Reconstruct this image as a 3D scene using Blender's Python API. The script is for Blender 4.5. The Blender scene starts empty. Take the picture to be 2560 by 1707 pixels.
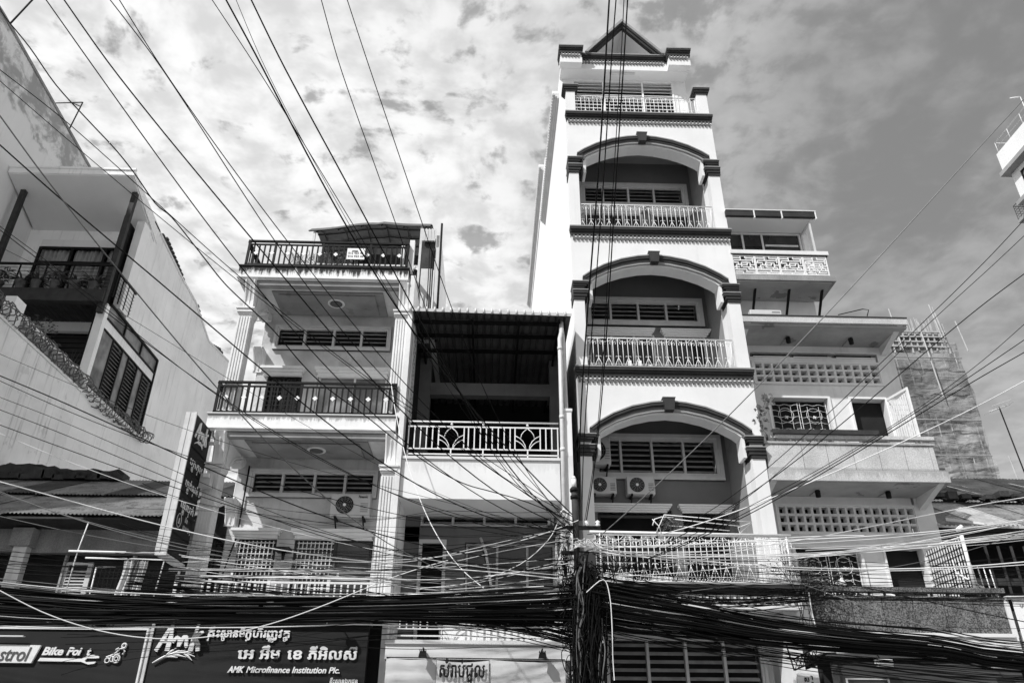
import bpy, bmesh, math, random
from mathutils import Vector, Matrix, noise
random.seed(7)
R = math.radians
S = bpy.context.scene
COL = S.collection

# ---------------------------------------------------------------- camera
def make_camera():
    psi, th, rho = R(1.5), R(28.8), R(.35)
    F = Vector((math.sin(psi)*math.cos(th), math.cos(psi)*math.cos(th), math.sin(th)))
    R0 = Vector((math.cos(psi), -math.sin(psi), 0)); U0 = R0.cross(F)
    X = R0*math.cos(rho)+U0*math.sin(rho); U = U0*math.cos(rho)-R0*math.sin(rho)
    cd = bpy.data.cameras.new('camera'); cam = bpy.data.objects.new('camera', cd); COL.objects.link(cam)
    cd.sensor_width = 36; cd.lens = 27; cd.clip_end = 3000; cd.clip_start = .05
    m = Matrix((X, U, -F)).transposed().to_4x4(); m.translation = Vector((0, 0, 1.6))
    cam.matrix_world = m; S.camera = cam
make_camera()
S.view_settings.view_transform = 'Standard'; S.view_settings.look = 'None'
S.view_settings.exposure = 0.18; S.view_settings.gamma = 1; S.view_settings.use_curve_mapping = False

# ---------------------------------------------------------------- sun and sky
SUNV = Vector((-.78, -.76, 1.05)).normalized()      # towards the sun
SEL = math.asin(SUNV.z)
def make_sun():
    l = bpy.data.lights.new('sun', 'SUN'); l.energy = 3.9; l.angle = R(1.2); l.color = (1, 1, 1)
    o = bpy.data.objects.new('sun', l); COL.objects.link(o)
    o.rotation_euler = SUNV.to_track_quat('Z', 'Y').to_euler(); o.location = (-20, -20, 40)
make_sun()

class N:
    """small node-tree helper"""
    def __init__(s, nt): s.nt = nt
    def n(s, t, **k):
        x = s.nt.nodes.new(t)
        for a, b in k.items(): setattr(x, a, b)
        return x
    def l(s, a, b): s.nt.links.new(a, b)
    def put(s, inp, v):
        if v is None: return
        if isinstance(v, bpy.types.NodeSocket): s.l(v, inp)
        else: inp.default_value = v
    def math(s, op, a, b=None, c=None, clamp=False):
        x = s.n('ShaderNodeMath', operation=op, use_clamp=clamp)
        for i, v in enumerate((a, b, c)): s.put(x.inputs[i], v)
        return x.outputs[0]
    def rng(s, v, a, b, c=0, d=1, smooth=True):
        x = s.n('ShaderNodeMapRange'); x.interpolation_type = 'SMOOTHSTEP' if smooth else 'LINEAR'
        s.put(x.inputs[0], v)
        for i, q in zip((1, 2, 3, 4), (a, b, c, d)): s.put(x.inputs[i], q)
        return x.outputs[0]
    def noise(s, vec, scale, det=4, rough=.5, dist=0):
        x = s.n('ShaderNodeTexNoise'); s.put(x.inputs['Vector'], vec)
        x.inputs['Scale'].default_value = scale; x.inputs['Detail'].default_value = det
        x.inputs['Roughness'].default_value = rough; x.inputs['Distortion'].default_value = dist
        return x.outputs[0]
    def vmul(s, v, k):
        x = s.n('ShaderNodeVectorMath', operation='MULTIPLY'); s.put(x.inputs[0], v); x.inputs[1].default_value = k
        return x.outputs[0]
    def vadd(s, v, k):
        x = s.n('ShaderNodeVectorMath', operation='ADD'); s.put(x.inputs[0], v); s.put(x.inputs[1], k)
        return x.outputs[0]

def make_world():
    w = bpy.data.worlds.new('World'); S.world = w; w.use_nodes = True
    g = N(w.node_tree); bg = w.node_tree.nodes['Background']
    tc = g.n('ShaderNodeTexCoord').outputs['Generated']
    sky = g.n('ShaderNodeTexSky', sky_type='NISHITA'); sky.sun_disc = False
    sky.sun_elevation = SEL; sky.sun_rotation = math.atan2(SUNV.x, SUNV.y)
    sky.air_density = 1; sky.dust_density = 1.5
    bw = g.n('ShaderNodeRGBToBW'); g.l(sky.outputs[0], bw.inputs[0])
    sp = g.n('ShaderNodeSeparateXYZ'); g.l(tc, sp.inputs[0])
    z = g.math('ADD', g.math('MAXIMUM', sp.outputs[2], 0.02), .10)
    u = g.math('DIVIDE', sp.outputs[0], z); v = g.math('DIVIDE', sp.outputs[1], z)
    cb = g.n('ShaderNodeCombineXYZ'); g.l(u, cb.inputs[0]); g.l(v, cb.inputs[1]); P = cb.outputs[0]
    warp = g.vmul(g.vadd(g.n('ShaderNodeTexNoise').outputs['Color'], (-.5, -.5, -.5)), (.10, .10, 0))
    wn = warp.node.inputs[0].links[0].from_node.inputs[0].links[0].from_node
    g.l(P, wn.inputs['Vector']); wn.inputs['Scale'].default_value = 3.2; wn.inputs['Detail'].default_value = 3
    Pw = g.vadd(P, warp)
    puff = g.noise(Pw, 17, 7, .55)                # cloudlets of the altocumulus sheet
    mid = g.noise(Pw, 3.6, 4, .55)
    big = g.noise(g.vadd(P, (3.1, 1.7, 0)), .85, 3, .5)
    # thick broken sheet to the left, thin high veil to the right of the view
    side = g.math('ADD', g.math('SUBTRACT', u, g.math('MULTIPLY', v, .22)), g.math('MULTIPLY', g.math('SUBTRACT', big, .5), 1.4))  # the v term thins the unseen sheet behind the camera, cutting ambient light
    thick = g.rng(side, 0.48, -.50, 0, 1)
    d1 = g.math('ADD', g.math('MULTIPLY', puff, .62), g.math('MULTIPLY', mid, .38))
    sheet = g.rng(g.math('ADD', d1, g.math('MULTIPLY', thick, .10)), .465, .570, 0, 1)
    veil = g.rng(g.math('ADD', g.math('MULTIPLY', puff, .35), g.math('MULTIPLY', mid, .65)), .40, .66, 0, 1)
    shade = g.rng(g.noise(g.vadd(Pw, (.035, .03, 0)), 13, 4, .55), .32, .66, .72, 1.0)
    clear = g.math('ADD', g.math('MULTIPLY', bw.outputs[0], .35), 1.75)   # grey of the clear sky, Nishita's own fall-off in it
    horizon = g.rng(sp.outputs[2], .05, .55, 2.2, 0)
    clear = g.math('ADD', clear, horizon)
    veilc = g.math('ADD', clear, g.math('MULTIPLY', veil, 1.25))
    bright = g.math('MULTIPLY', shade, 8.9)
    k = g.math('MULTIPLY', thick, g.math('ADD', g.math('MULTIPLY', sheet, .74), .26))
    mix = g.n('ShaderNodeMix'); mix.data_type = 'FLOAT'
    g.l(k, mix.inputs[0]); g.l(veilc, mix.inputs[2]); g.l(bright, mix.inputs[3])
    g.l(mix.outputs[0], bg.inputs[0]); bg.inputs[1].default_value = .1
make_world()

# ---------------------------------------------------------------- materials (black and white place: all greys)
MATS = {}
def mat(name, base, rough=.8, var=.12, scale=1.2, streak=0, grime=None, bump=.15, fine=0, metal=0, peel=0, spec=.3, gr=0, rust=0, band=None):
    """plaster-like or metal surface. base grey; var mottling; streak vertical rain runs; grime=[(top z, depth, strength)] dirt under ledges"""
    if name in MATS: return MATS[name]
    m = bpy.data.materials.new(name); m.use_nodes = True; MATS[name] = m
    g = N(m.node_tree); b = m.node_tree.nodes['Principled BSDF']
    pos = g.n('ShaderNodeNewGeometry').outputs['Position']
    n1 = g.noise(pos, scale, 6, .6)
    val = g.math('MULTIPLY', g.rng(n1, .25, .75, 1-var, 1+var), base)
    if fine:
        n2 = g.noise(pos, 38, 3, .7)
        val = g.math('MULTIPLY', val, g.rng(n2, .35, .65, 1-fine, 1+fine))
    if streak:
        n3 = g.noise(g.vmul(pos, (5.5, 5.5, .35)), 1.3, 5, .65)
        n4 = g.noise(pos, .7, 3, .5)
        sk = g.math('MULTIPLY', g.rng(n3, .50, .78, 0, 1), g.rng(n4, .35, .65, .15, 1))
        val = g.math('MULTIPLY', val, g.math('SUBTRACT', 1, g.math('MULTIPLY', sk, streak)))
    if peel:
        n5 = g.noise(pos, 1.7, 8, .62)
        pk = g.rng(n5, .60, .63, 0, 1)
        val = g.math('MULTIPLY', val, g.math('SUBTRACT', 1, g.math('MULTIPLY', pk, peel)))
    if rust:
        n6 = g.noise(pos, 3.1, 9, .7)
        val = g.math('MULTIPLY', val, g.math('SUBTRACT', 1, g.math('MULTIPLY', g.rng(n6, .5, .64), rust)))
    if band:      # blotchy mould in a band under a sloping wall top: (z at y, y, slope)
        sb = g.n('ShaderNodeSeparateXYZ'); g.l(pos, sb.inputs[0])
        edge = g.math('ADD', g.math('MULTIPLY', g.math('SUBTRACT', sb.outputs[1], band[1]), band[2]), band[0])
        d = g.math('SUBTRACT', edge, sb.outputs[2])
        bl = g.noise(g.vmul(pos, (1, .8, 1.1)), .9, 7, .62, .6); br = g.noise(pos, 4.5, 5, .7)
        k = g.math('ADD', g.math('MULTIPLY', bl, 1.2), g.math('MULTIPLY', br, .35))
        k = g.rng(g.math('SUBTRACT', k, g.math('MULTIPLY', g.math('ABSOLUTE', g.math('SUBTRACT', d, .9)), .16)), .58, .80, 0, .52)
        val = g.math('MULTIPLY', val, g.math('SUBTRACT', 1, k))
    if grime:
        sz = g.n('ShaderNodeSeparateXYZ'); g.l(pos, sz.inputs[0])
        run = g.noise(g.vmul(pos, (9, 9, .9)), 1.4, 6, .7)
        fg = g.noise(pos, 16, 5, .75)
        for top, dep, st in grime:
            d = g.math('DIVIDE', g.math('SUBTRACT', top, sz.outputs[2]), dep)      # 0 at the ledge, 1 below the dirt
            ab = g.math('GREATER_THAN', d, -.08)
            k = g.math('SUBTRACT', g.math('ADD', g.math('MULTIPLY', run, 1.15), g.math('MULTIPLY', fg, .55)), g.math('ADD', g.math('MULTIPLY', g.math('ABSOLUTE', d), .62), .42))
            k = g.math('MULTIPLY', g.math('MULTIPLY', g.rng(k, 0, .28), ab), st)
            val = g.math('MULTIPLY', val, g.math('SUBTRACT', 1, k))
    cc = g.n('ShaderNodeCombineColor')
    for i in range(3): g.l(val, cc.inputs[i])
    g.l(cc.outputs[0], b.inputs['Base Color'])
    b.inputs['Roughness'].default_value = rough; b.inputs['Metallic'].default_value = metal
    b.inputs['Specular IOR Level'].default_value = spec
    if bump:
        bn = g.n('ShaderNodeBump'); bn.inputs['Strength'].default_value = bump; bn.inputs['Distance'].default_value = .02
        g.l(g.noise(pos, 22 if not fine else 45, 5, .65), bn.inputs['Height']); g.l(bn.outputs[0], b.inputs['Normal'])
    return m
def glass(name='window_glass', base=.02, rough=.06):
    if name in MATS: return MATS[name]
    m = bpy.data.materials.new(name); m.use_nodes = True; MATS[name] = m
    b = m.node_tree.nodes['Principled BSDF']; g = N(m.node_tree)
    pos = g.n('ShaderNodeNewGeometry').outputs['Position']
    cc = g.n('ShaderNodeCombineColor'); v = g.rng(g.noise(pos, 1.2, 3), .3, .7, base*.5, base*1.8)
    for i in range(3): g.l(v, cc.inputs[i])
    g.l(cc.outputs[0], b.inputs['Base Color'])
    b.inputs['Roughness'].default_value = rough; b.inputs['Specular IOR Level'].default_value = .55
    return m
def cloth_mat(name, base, trans=.3, var=.2, scale=3):
    m = mat(name, base, .95, var, scale, bump=.3)
    b = m.node_tree.nodes['Principled BSDF']
    return m

M = dict(
 amk_in=mat('mottled_shaded_recess_plaster', .56, .85, .28, .9, streak=.28, peel=.14, bump=.2), dentil=mat('dentil_grey', .15, .8, .15, 2.5, bump=0), coil=mat('rusty_razor_wire', .12, .6, .5, 9, bump=0, spec=.5), loggia=mat('grey_shaded_loggia_paint', .17, .8, .12, 1.0, streak=.06, bump=.08), loggia_ceil=mat('shaded_loggia_ceiling_paint', .26, .8, .10, 1.0, peel=.15, bump=.08),  # amk_in, loggia, loggia_ceil: own tone, darkened further in place of recess shade
 mid_in=mat('shade_painted_recess_plaster', .15, .85, .2, 1.2, streak=.2, bump=.1), white=mat('white_plaster', .75, .75, .06, .8, streak=.09, bump=.06),  # mid_in: pale plaster darkened, shade of the unlit recess put in its colour
 tower_side=mat('white_side_plaster', .80, .75, .04, .6, streak=.06, bump=.05),
 amk=mat('aged_white_plaster', .74, .8, .14, 1.1, streak=.16, peel=.05, bump=.2),
 amk_edge=mat('grimy_slab_edge', .82, .8, .08, 1.5, streak=.12, grime=[(12.07, .36, .97), (8.2, .20, .55)], bump=.3),
 amk_soffit=mat('peeling_shaded_ceiling_paint', .28, .85, .22, 1.3, peel=.22, bump=.15),  # peeling ceiling, its base lowered to carry the recess shade
 mid=mat('pale_smooth_plaster', .78, .75, .05, .9, streak=.07, grime=[(7.33, .5, .12)], bump=.06),
 dark_trim=mat('dark_painted_moulding', .035, .7, .25, 2.5, streak=.1, bump=.1),
 grey_trim=mat('grey_painted_edge', .30, .6, .15, 2.5, bump=.1),
 stone=mat('terrazzo_facing', .50, .85, .16, 1.6, fine=.16, streak=.12, grime=[(7.36, .3, .25), (8.0, .25, .3)], bump=.35),
 stone_dark=mat('dark_pebbledash', .13, .9, .35, 3, fine=.75, bump=.7),
 rb=mat('cream_wall_paint', .70, .8, .12, 1.0, streak=.18, peel=.05, bump=.15),
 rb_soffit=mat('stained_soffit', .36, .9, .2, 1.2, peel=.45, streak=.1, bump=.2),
 wh=mat('white_house_plaster', .86, .85, .10, .45, streak=.30, peel=.06, bump=.15),
 whs=mat('rain_stained_plaster', .86, .85, .14, .5, streak=.62, peel=.16, bump=.15),
 tall=mat('tall_wall_plaster', .82, .85, .06, .3, streak=.12, band=(25.87, 19.8, -.095), bump=.1),
 canopy=mat('canopy_underside', .80, .8, .05, .6, bump=.05),
 black=mat('black_metal', .010, .6, .3, 6, bump=.05, spec=.15),
 dark=mat('dark_recess', .015, .9, .3, 2, bump=0),  # near-black sheet colour, the unlit depth behind openings painted in
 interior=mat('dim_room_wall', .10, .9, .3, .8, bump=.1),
 louvre=mat('timber_louvre', .34, .7, .25, 4, bump=.1),
 frame=mat('painted_window_frame', .58, .7, .08, 4, bump=.06),
 white_metal=mat('white_painted_iron', .80, .45, .08, 8, bump=.05, spec=.5),
 steel=mat('galvanised_pipe', .62, .4, .12, 8, bump=.05, spec=.5),
 tin=mat('weathered_corrugated_sheet', .17, .6, .45, 1.4, streak=.35, rust=.65, bump=.1, spec=.5),
 tin_dark=mat('old_dark_sheet', .045, .7, .5, 1.5, rust=.5, bump=.2),
 tin_white=mat('pale_ridged_sheet', .62, .55, .08, 3, bump=.05),
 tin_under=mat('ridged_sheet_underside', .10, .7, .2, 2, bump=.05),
 tile=mat('dark_roof_tile', .05, .8, .4, 5, bump=.3),
 concrete=mat('raw_concrete', .30, .9, .25, 1.5, streak=.3, fine=.15, bump=.3),
 asphalt=mat('asphalt', .055, .9, .2, .8, fine=.3, bump=.5),
 paving=mat('pavement_concrete', .32, .9, .2, .7, fine=.1, bump=.3),
 sign_dark=mat('deep_coloured_sign_sheet', .016, .65, .2, 1.5, bump=.03, spec=.25),
 sign_mid=mat('mid_grey_sign_sheet', .085, .5, .15, 1.5, bump=.03, spec=.35),
 letter=mat('white_acrylic_letter', .85, .4, .03, 8, bump=0, spec=.4),
 ink=mat('black_ink', .012, .7, .1, 8, bump=0),
 print_grey=mat('grey_print', .10, .6, .1, 5, bump=0),
 banner=mat('vinyl_banner', .66, .6, .06, 2, bump=.05),
 cream_plastic=mat('ac_casing', .56, .5, .05, 4, bump=.02, spec=.4),
 grille=mat('ac_fan_grille', .06, .5, .1, 4, bump=0),
 pot=mat('clay_pot', .10, .8, .3, 6, bump=.2),
 pot_white=mat('white_planter', .75, .8, .1, 6, bump=.2),
 leaf=mat('leaf', .075, .55, .5, 7, bump=0, spec=.5),
 leaf_pale=mat('pale_leaf', .13, .5, .4, 7, bump=0, spec=.5),
 net=mat('scaffold_netting', .24, .9, .30, .45, streak=.25, fine=.08, bump=.2),
 net_pale=mat('pale_scaffold_netting', .36, .9, .30, .5, streak=.2, bump=.2),
 rebar=mat('scaffold_tube', .42, .6, .2, 3, bump=0),
 curtain=mat('pleated_curtain', .30, .9, .25, 2, bump=.1),
 cloth=mat('washing', .60, .95, .25, 5, bump=.2),
 cable_b=mat('black_cable_sheath', .006, .6, .2, 5, bump=0, spec=.15),
 cable_g=mat('grey_cable_sheath', .16, .4, .2, 5, bump=0, spec=.5),
 cable_w=mat('white_cable_sheath', .80, .4, .05, 5, bump=0, spec=.5),
 wood=mat('weathered_plank', .04, .8, .3, 4, streak=.3, bump=.2),
 mirror=glass('window_glass'),
 glass_pale=glass('pale_window_glass', .16, .1),
)

def sheer(m, k):
    nt = m.node_tree; g = N(nt); b = nt.nodes['Principled BSDF']; out = nt.nodes['Material Output']
    pos = g.n('ShaderNodeNewGeometry').outputs['Position']
    tr = g.n('ShaderNodeBsdfTransparent'); mx = g.n('ShaderNodeMixShader')
    g.l(g.rng(g.noise(g.vmul(pos, (.7, .7, .45)), 1.1, 5, .6), .35, .68, k*.2, k*1.7), mx.inputs[0])
    g.l(b.outputs[0], mx.inputs[1]); g.l(tr.outputs[0], mx.inputs[2]); g.l(mx.outputs[0], out.inputs[0])
    bn = g.n('ShaderNodeBump'); bn.inputs['Strength'].default_value = .9; bn.inputs['Distance'].default_value = .25
    rot = g.n('ShaderNodeMapping'); rot.inputs['Rotation'].default_value = (0, R(35), 0); rot.inputs['Scale'].default_value = (.35, .35, 1.6); g.l(pos, rot.inputs[0])
    w1 = g.noise(rot.outputs[0], 1.5, 6, .55, 1.2); g.l(w1, bn.inputs['Height']); g.l(bn.outputs[0], b.inputs['Normal'])
sheer(M['net'], .30); sheer(M['net_pale'], .45)

# ---------------------------------------------------------------- object helpers
WL = {}
def reg(o, w): WL[o.name] = Vector(w); return o
def link(o, parent, w):
    """w: world position of the origin"""
    COL.objects.link(o)
    if parent is not None:
        o.parent = parent; o.location = Vector(w)-WL[parent.name]
    else: o.location = w
    return reg(o, w)
def tag(o, label, cat, group=None, kind=None):
    if label: o['label'] = label
    if cat: o['category'] = cat
    if group: o['group'] = group
    if kind: o['kind'] = kind
    return o
def thing(name, label, cat, loc, group=None, parent=None):
    o = bpy.data.objects.new(name, None); o.empty_display_size = .1
    link(o, parent, loc); return tag(o, label, cat, group)
FLAT = {'storey', 'arched_bay', 'top_room', 'roof', 'first_floor_balcony', 'lower_front', 'lower_storey', 'lower_balcony', 'upper_balcony', 'top_storey', 'roof_slab', 'glazed_front', 'middle_floor', 'balcony', 'terrace_room'}
def grp(name, parent, loc):
    if name in FLAT: return parent      # keeps thing > part > sub-part
    o = bpy.data.objects.new(name, None); o.empty_display_size = .1; return link(o, parent, loc)

class MB:
    def __init__(s): s.v = []; s.f = []; s.sm = []
    def add(s, vs, fs, smooth=False):
        k = len(s.v); s.v += [tuple(p) for p in vs]
        for f in fs: s.f.append(tuple(i+k for i in f)); s.sm.append(smooth)
        return s
    def box(s, x0, x1, y0, y1, z0, z1):
        v = [(x0,y0,z0),(x1,y0,z0),(x1,y1,z0),(x0,y1,z0),(x0,y0,z1),(x1,y0,z1),(x1,y1,z1),(x0,y1,z1)]
        return s.add(v, [(0,3,2,1),(4,5,6,7),(0,1,5,4),(1,2,6,5),(2,3,7,6),(3,0,4,7)])
    def hexa(s, v): return s.add(v, [(0,3,2,1),(4,5,6,7),(0,1,5,4),(1,2,6,5),(2,3,7,6),(3,0,4,7)])
    def tube(s, pts, r, n=6, cap=True):
        P = [Vector(p) for p in pts]; rs = r if isinstance(r, (list, tuple)) else [r]*len(P)
        k = len(s.v); up = None
        for i, p in enumerate(P):
            d = (P[min(i+1, len(P)-1)]-P[max(i-1, 0)])
            d = d.normalized() if d.length > 1e-9 else Vector((0, 0, 1))
            if up is None:
                up = Vector((0, 0, 1)) if abs(d.z) < .9 else Vector((0, 1, 0))
            a = d.cross(up)
            if a.length < 1e-4: a = d.orthogonal()
            a.normalize(); b = a.cross(d).normalized(); up = b
            for j in range(n):
                t = 2*math.pi*j/n; s.v.append(tuple(p+(a*math.cos(t)+b*math.sin(t))*rs[i]))
        for i in range(len(P)-1):
            for j in range(n):
                q = (j+1) % n; s.f.append((k+i*n+j, k+i*n+q, k+(i+1)*n+q, k+(i+1)*n+j)); s.sm.append(n > 4)
        if cap:
            s.f.append(tuple(k+j for j in range(n))[::-1]); s.sm.append(False)
            s.f.append(tuple(k+(len(P)-1)*n+j for j in range(n))); s.sm.append(False)
        return s
    def prism(s, poly, a0, a1, axis='y'):
        """closed polygon in the plane across axis, extruded from a0 to a1 (polygon convex or simple)"""
        n = len(poly)
        def mk(p, a):
            if axis == 'y': return (p[0], a, p[1])
            if axis == 'x': return (a, p[0], p[1])
            return (p[0], p[1], a)
        v = [mk(p, a0) for p in poly]+[mk(p, a1) for p in poly]
        fs = [tuple(range(n))[::-1], tuple(range(n, 2*n))]+[(i, (i+1) % n, n+(i+1) % n, n+i) for i in range(n)]
        return s.add(v, fs)
    def strip(s, A, B, a0, a1, axis='y'):
        """solid band between two polylines A and B of equal length (x,z), extruded"""
        for i in range(len(A)-1):
            s.prism([A[i], A[i+1], B[i+1], B[i]], a0, a1, axis)
        return s
    def lathe(s, prof, c, n=16):
        k = len(s.v)
        for r, z in prof:
            for j in range(n):
                t = 2*math.pi*j/n; s.v.append((c[0]+r*math.cos(t), c[1]+r*math.sin(t), c[2]+z))
        for i in range(len(prof)-1):
            for j in range(n):
                q = (j+1) % n; s.f.append((k+i*n+j, k+i*n+q, k+(i+1)*n+q, k+(i+1)*n+j)); s.sm.append(True)
        return s
    def mesh(s, name, m, off=(0, 0, 0), bevel=0):
        me = bpy.data.meshes.new(name); ox, oy, oz = off
        me.from_pydata([(x-ox, y-oy, z-oz) for x, y, z in s.v], [], s.f)
        me.materials.append(m); me.polygons.foreach_set('use_smooth', s.sm); me.update()
        bm = bmesh.new(); bm.from_mesh(me); bmesh.ops.recalc_face_normals(bm, faces=bm.faces); bm.to_mesh(me); bm.free()
        return me
def build(mb, name, m, parent=None, org=None, bevel=0):
    """link the collected shape as one object; origin at org (world) or its own lower centre"""
    if org is None:
        xs = [v[0] for v in mb.v]; ys = [v[1] for v in mb.v]; zs = [v[2] for v in mb.v]
        org = ((min(xs)+max(xs))/2, (min(ys)+max(ys))/2, min(zs))
    o = bpy.data.objects.new(name, mb.mesh(name, m, org)); link(o, parent, org)
    if bevel:
        bv = o.modifiers.new('bevel', 'BEVEL'); bv.width = bevel; bv.segments = 2; bv.limit_method = 'ANGLE'; bv.angle_limit = R(40)
    return o
def box(name, m, parent, x0, x1, y0, y1, z0, z1, bevel=0):
    return build(MB().box(x0, x1, y0, y1, z0, z1), name, m, parent, bevel=bevel)
def inst(name, me, parent, w, rot=None):
    o = bpy.data.objects.new(name, me); link(o, parent, w)
    if rot: o.rotation_euler = rot
    return o
def copy_tree(o, w=None, parent=None, rel=None):
    """a thing with copies of its parts and sub-parts"""
    c = o.copy(); COL.objects.link(c)
    if w is not None: c.location = w; reg(c, w)
    if parent is not None: c.parent = parent
    for ch in o.children: copy_tree(ch, None, c)
    return c
def cached(key, fn, C={}):
    if key not in C: C[key] = fn()
    return C[key]

# ---------------------------------------------------------------- text
def text_mesh(body, size, m, extrude=.01, shear=0, off=0, bold=0, width=None):
    cu = bpy.data.curves.new('text', 'FONT'); cu.body = body; cu.size = size; cu.extrude = extrude
    cu.shear = shear; cu.offset = off; cu.resolution_u = 4
    ob = bpy.data.objects.new('text', cu); COL.objects.link(ob)
    bpy.context.view_layer.update()
    me = bpy.data.meshes.new_from_object(ob.evaluated_get(bpy.context.evaluated_depsgraph_get()))
    bpy.data.objects.remove(ob); bpy.data.curves.remove(cu)
    vs = [Vector(v.co) for v in me.vertices]; fs = [tuple(p.vertices) for p in me.polygons]
    bpy.data.meshes.remove(me)
    if not vs: return [], []
    if bold:
        V, F = [], []
        for dx, dy in ((-bold, 0), (bold, 0), (0, bold), (0, -bold)):
            k = len(V); e = .0004*len(V)/max(1, len(vs))
            V += [Vector((v.x+dx, v.y+dy, v.z+e)) for v in vs]; F += [tuple(i+k for i in f) for f in fs]
        vs, fs = V, F
    if width:
        x0 = min(v.x for v in vs); x1 = max(v.x for v in vs); k = width/(x1-x0)
        for v in vs: v.x = (v.x-x0)*k
    return vs, fs
def lettering(name, parts, m, parent, at, face='front', org=None):
    """parts: list of (body,size,dx,dz,kw). at: world lower-left corner of the writing. face front (-y) or right (+x)"""
    mb = MB()
    for body, size, dx, dz, kw in parts:
        vs, fs = text_mesh(body, size, m, **kw)
        if face == 'front': P = [(at[0]+dx+v.x, at[1]-v.z, at[2]+dz+v.y) for v in vs]
        else: P = [(at[0]+v.z, at[1]+dx+v.x, at[2]+dz+v.y) for v in vs]
        mb.add(P, fs)
    return build(mb, name, m, parent)

# ---------------------------------------------------------------- ground
def ground():
    def sheet(name, m, x0, x1, y0, y1, z): 
        o = build(MB().add([(x0,y0,z),(x1,y0,z),(x1,y1,z),(x0,y1,z)], [(0,1,2,3)]), name, m, None, (0, 0, z)); tag(o, None, None, None, 'structure')
    sheet('ground', M['paving'], -900, 900, -900, 900, -.02)
    sheet('road', M['asphalt'], -300, 300, -3.5, 12.2, -.01)
    o = build(MB().box(-300, 300, 12.35, 15.2, -.01, .13), 'pavement', M['paving'], None, (0, 13.8, 0)); tag(o, None, None, None, 'structure')
    o = build(MB().box(-300, 300, 12.2, 12.345, -.01, .14), 'kerb', M['concrete'], None, (0, 12.3, 0)); tag(o, None, None, None, 'structure')
    o = build(MB().box(-300, 300, -6.2, -3.5, -.01, .13), 'near_pavement', M['paving'], None, (0, -5, 0)); tag(o, None, None, None, 'structure')
    mb = MB()
    for i in range(-20, 20): mb.box(i*5, i*5+2.4, 4.25, 4.4, -.004, .0)
    o = build(mb, 'road_marking', M['letter'], None, (0, 4.3, 0)); tag(o, None, None, None, 'structure')
ground()

# ---------------------------------------------------------------- shared parts
def louvre_window(parent, x0, x1, y, z0, z1, mull, nslat, name='louvre_window', fm=None, sm=None, fw=.11, deep=.16, back=True):
    """frame round x0..x1,z0..z1 on wall plane y; slats are pieces"""
    fm = fm or M['frame']; sm = sm or M['louvre']
    mb = MB()
    for k, (w, p) in enumerate(((fw, .05), (fw*.55, .085))):
        mb.box(x0, x1, y-p, y+.02, z1-w, z1); mb.box(x0, x1, y-p, y+.02, z0, z0+w)
        mb.box(x0, x0+w, y-p, y+.02, z0+w, z1-w); mb.box(x1-w, x1, y-p, y+.02, z0+w, z1-w)
    w = build(mb, name, fm, parent)
    a, b, c, d = x0+fw, x1-fw, z0+fw, z1-fw
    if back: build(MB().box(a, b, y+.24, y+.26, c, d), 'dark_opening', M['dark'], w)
    xs = [a]+list(mull)+[b]
    mm = MB().box(-.028, .028, -.02, .10, 0, d-c).mesh('mullion', fm)
    for x in mull: inst('mullion', mm, w, (x, y, c))
    for i in range(len(xs)-1):
        l, r = xs[i]+.03, xs[i+1]-.03
        st = (d-c)/nslat
        sl = MB().hexa([(0,0,0),(r-l,0,0),(r-l,.05,st*.42),(0,.05,st*.42),(0,.012,-.004),(r-l,.012,-.004),(r-l,.062,st*.42-.004),(0,.062,st*.42-.004)]).mesh('slat', sm)
        for j in range(nslat): inst('slat', sl, w, (l, y+.02, c+st*(j+.28)))
    return w
def glazed(parent, x0, x1, y, z0, z1, mull, trans=None, name='window', fm=None, gm=None, fw=.05, curtain=False):
    fm = fm or M['black']; gm = gm or M['mirror']
    mb = MB().box(x0, x1, y-.04, y+.04, z1-fw, z1).box(x0, x1, y-.04, y+.04, z0, z0+fw).box(x0, x0+fw, y-.04, y+.04, z0+fw, z1-fw).box(x1-fw, x1, y-.04, y+.04, z0+fw, z1-fw)
    for x in mull: mb.box(x-fw/2, x+fw/2, y-.035, y+.035, z0+fw, z1-fw)
    if trans: mb.box(x0+fw, x1-fw, y-.03, y+.03, trans-fw*.6, trans+fw*.6)
    w = build(mb, name, fm, parent)
    xs = [x0+fw]+list(mull)+[x1-fw]
    for i in range(len(xs)-1):
        build(MB().box(xs[i]+.01, xs[i+1]-.01, y-.004, y+.004, z0+fw, z1-fw), 'pane', gm, w)
    return w
def wavy_curtain(parent, x0, x1, y, z0, z1, m=None, amp=.03):
    mb = MB(); n = int((x1-x0)/.03)
    vs = []; 
    for i in range(n+1):
        x = x0+(x1-x0)*i/n; yy = y+amp*math.sin(i*1.1)+amp*.6*math.sin(i*.37+2)
        vs += [(x, yy, z0), (x, yy*1.0, z1)]
    fs = [(2*i, 2*i+2, 2*i+3, 2*i+1) for i in range(n)]
    mb.add(vs, fs, True); return build(mb, 'curtain', m or M['curtain'], parent)
def spiral(cx, cz, r0, a0, turns, y=0, n=9, grow=1):
    """little C-scroll as points in the xz plane"""
    P = []
    for i in range(n+1):
        t = i/n; a = a0+turns*2*math.pi*t; r = r0*(1-.72*t)
        P.append((cx+r*math.cos(a), y, cz+r*math.sin(a)))
    return P
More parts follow.
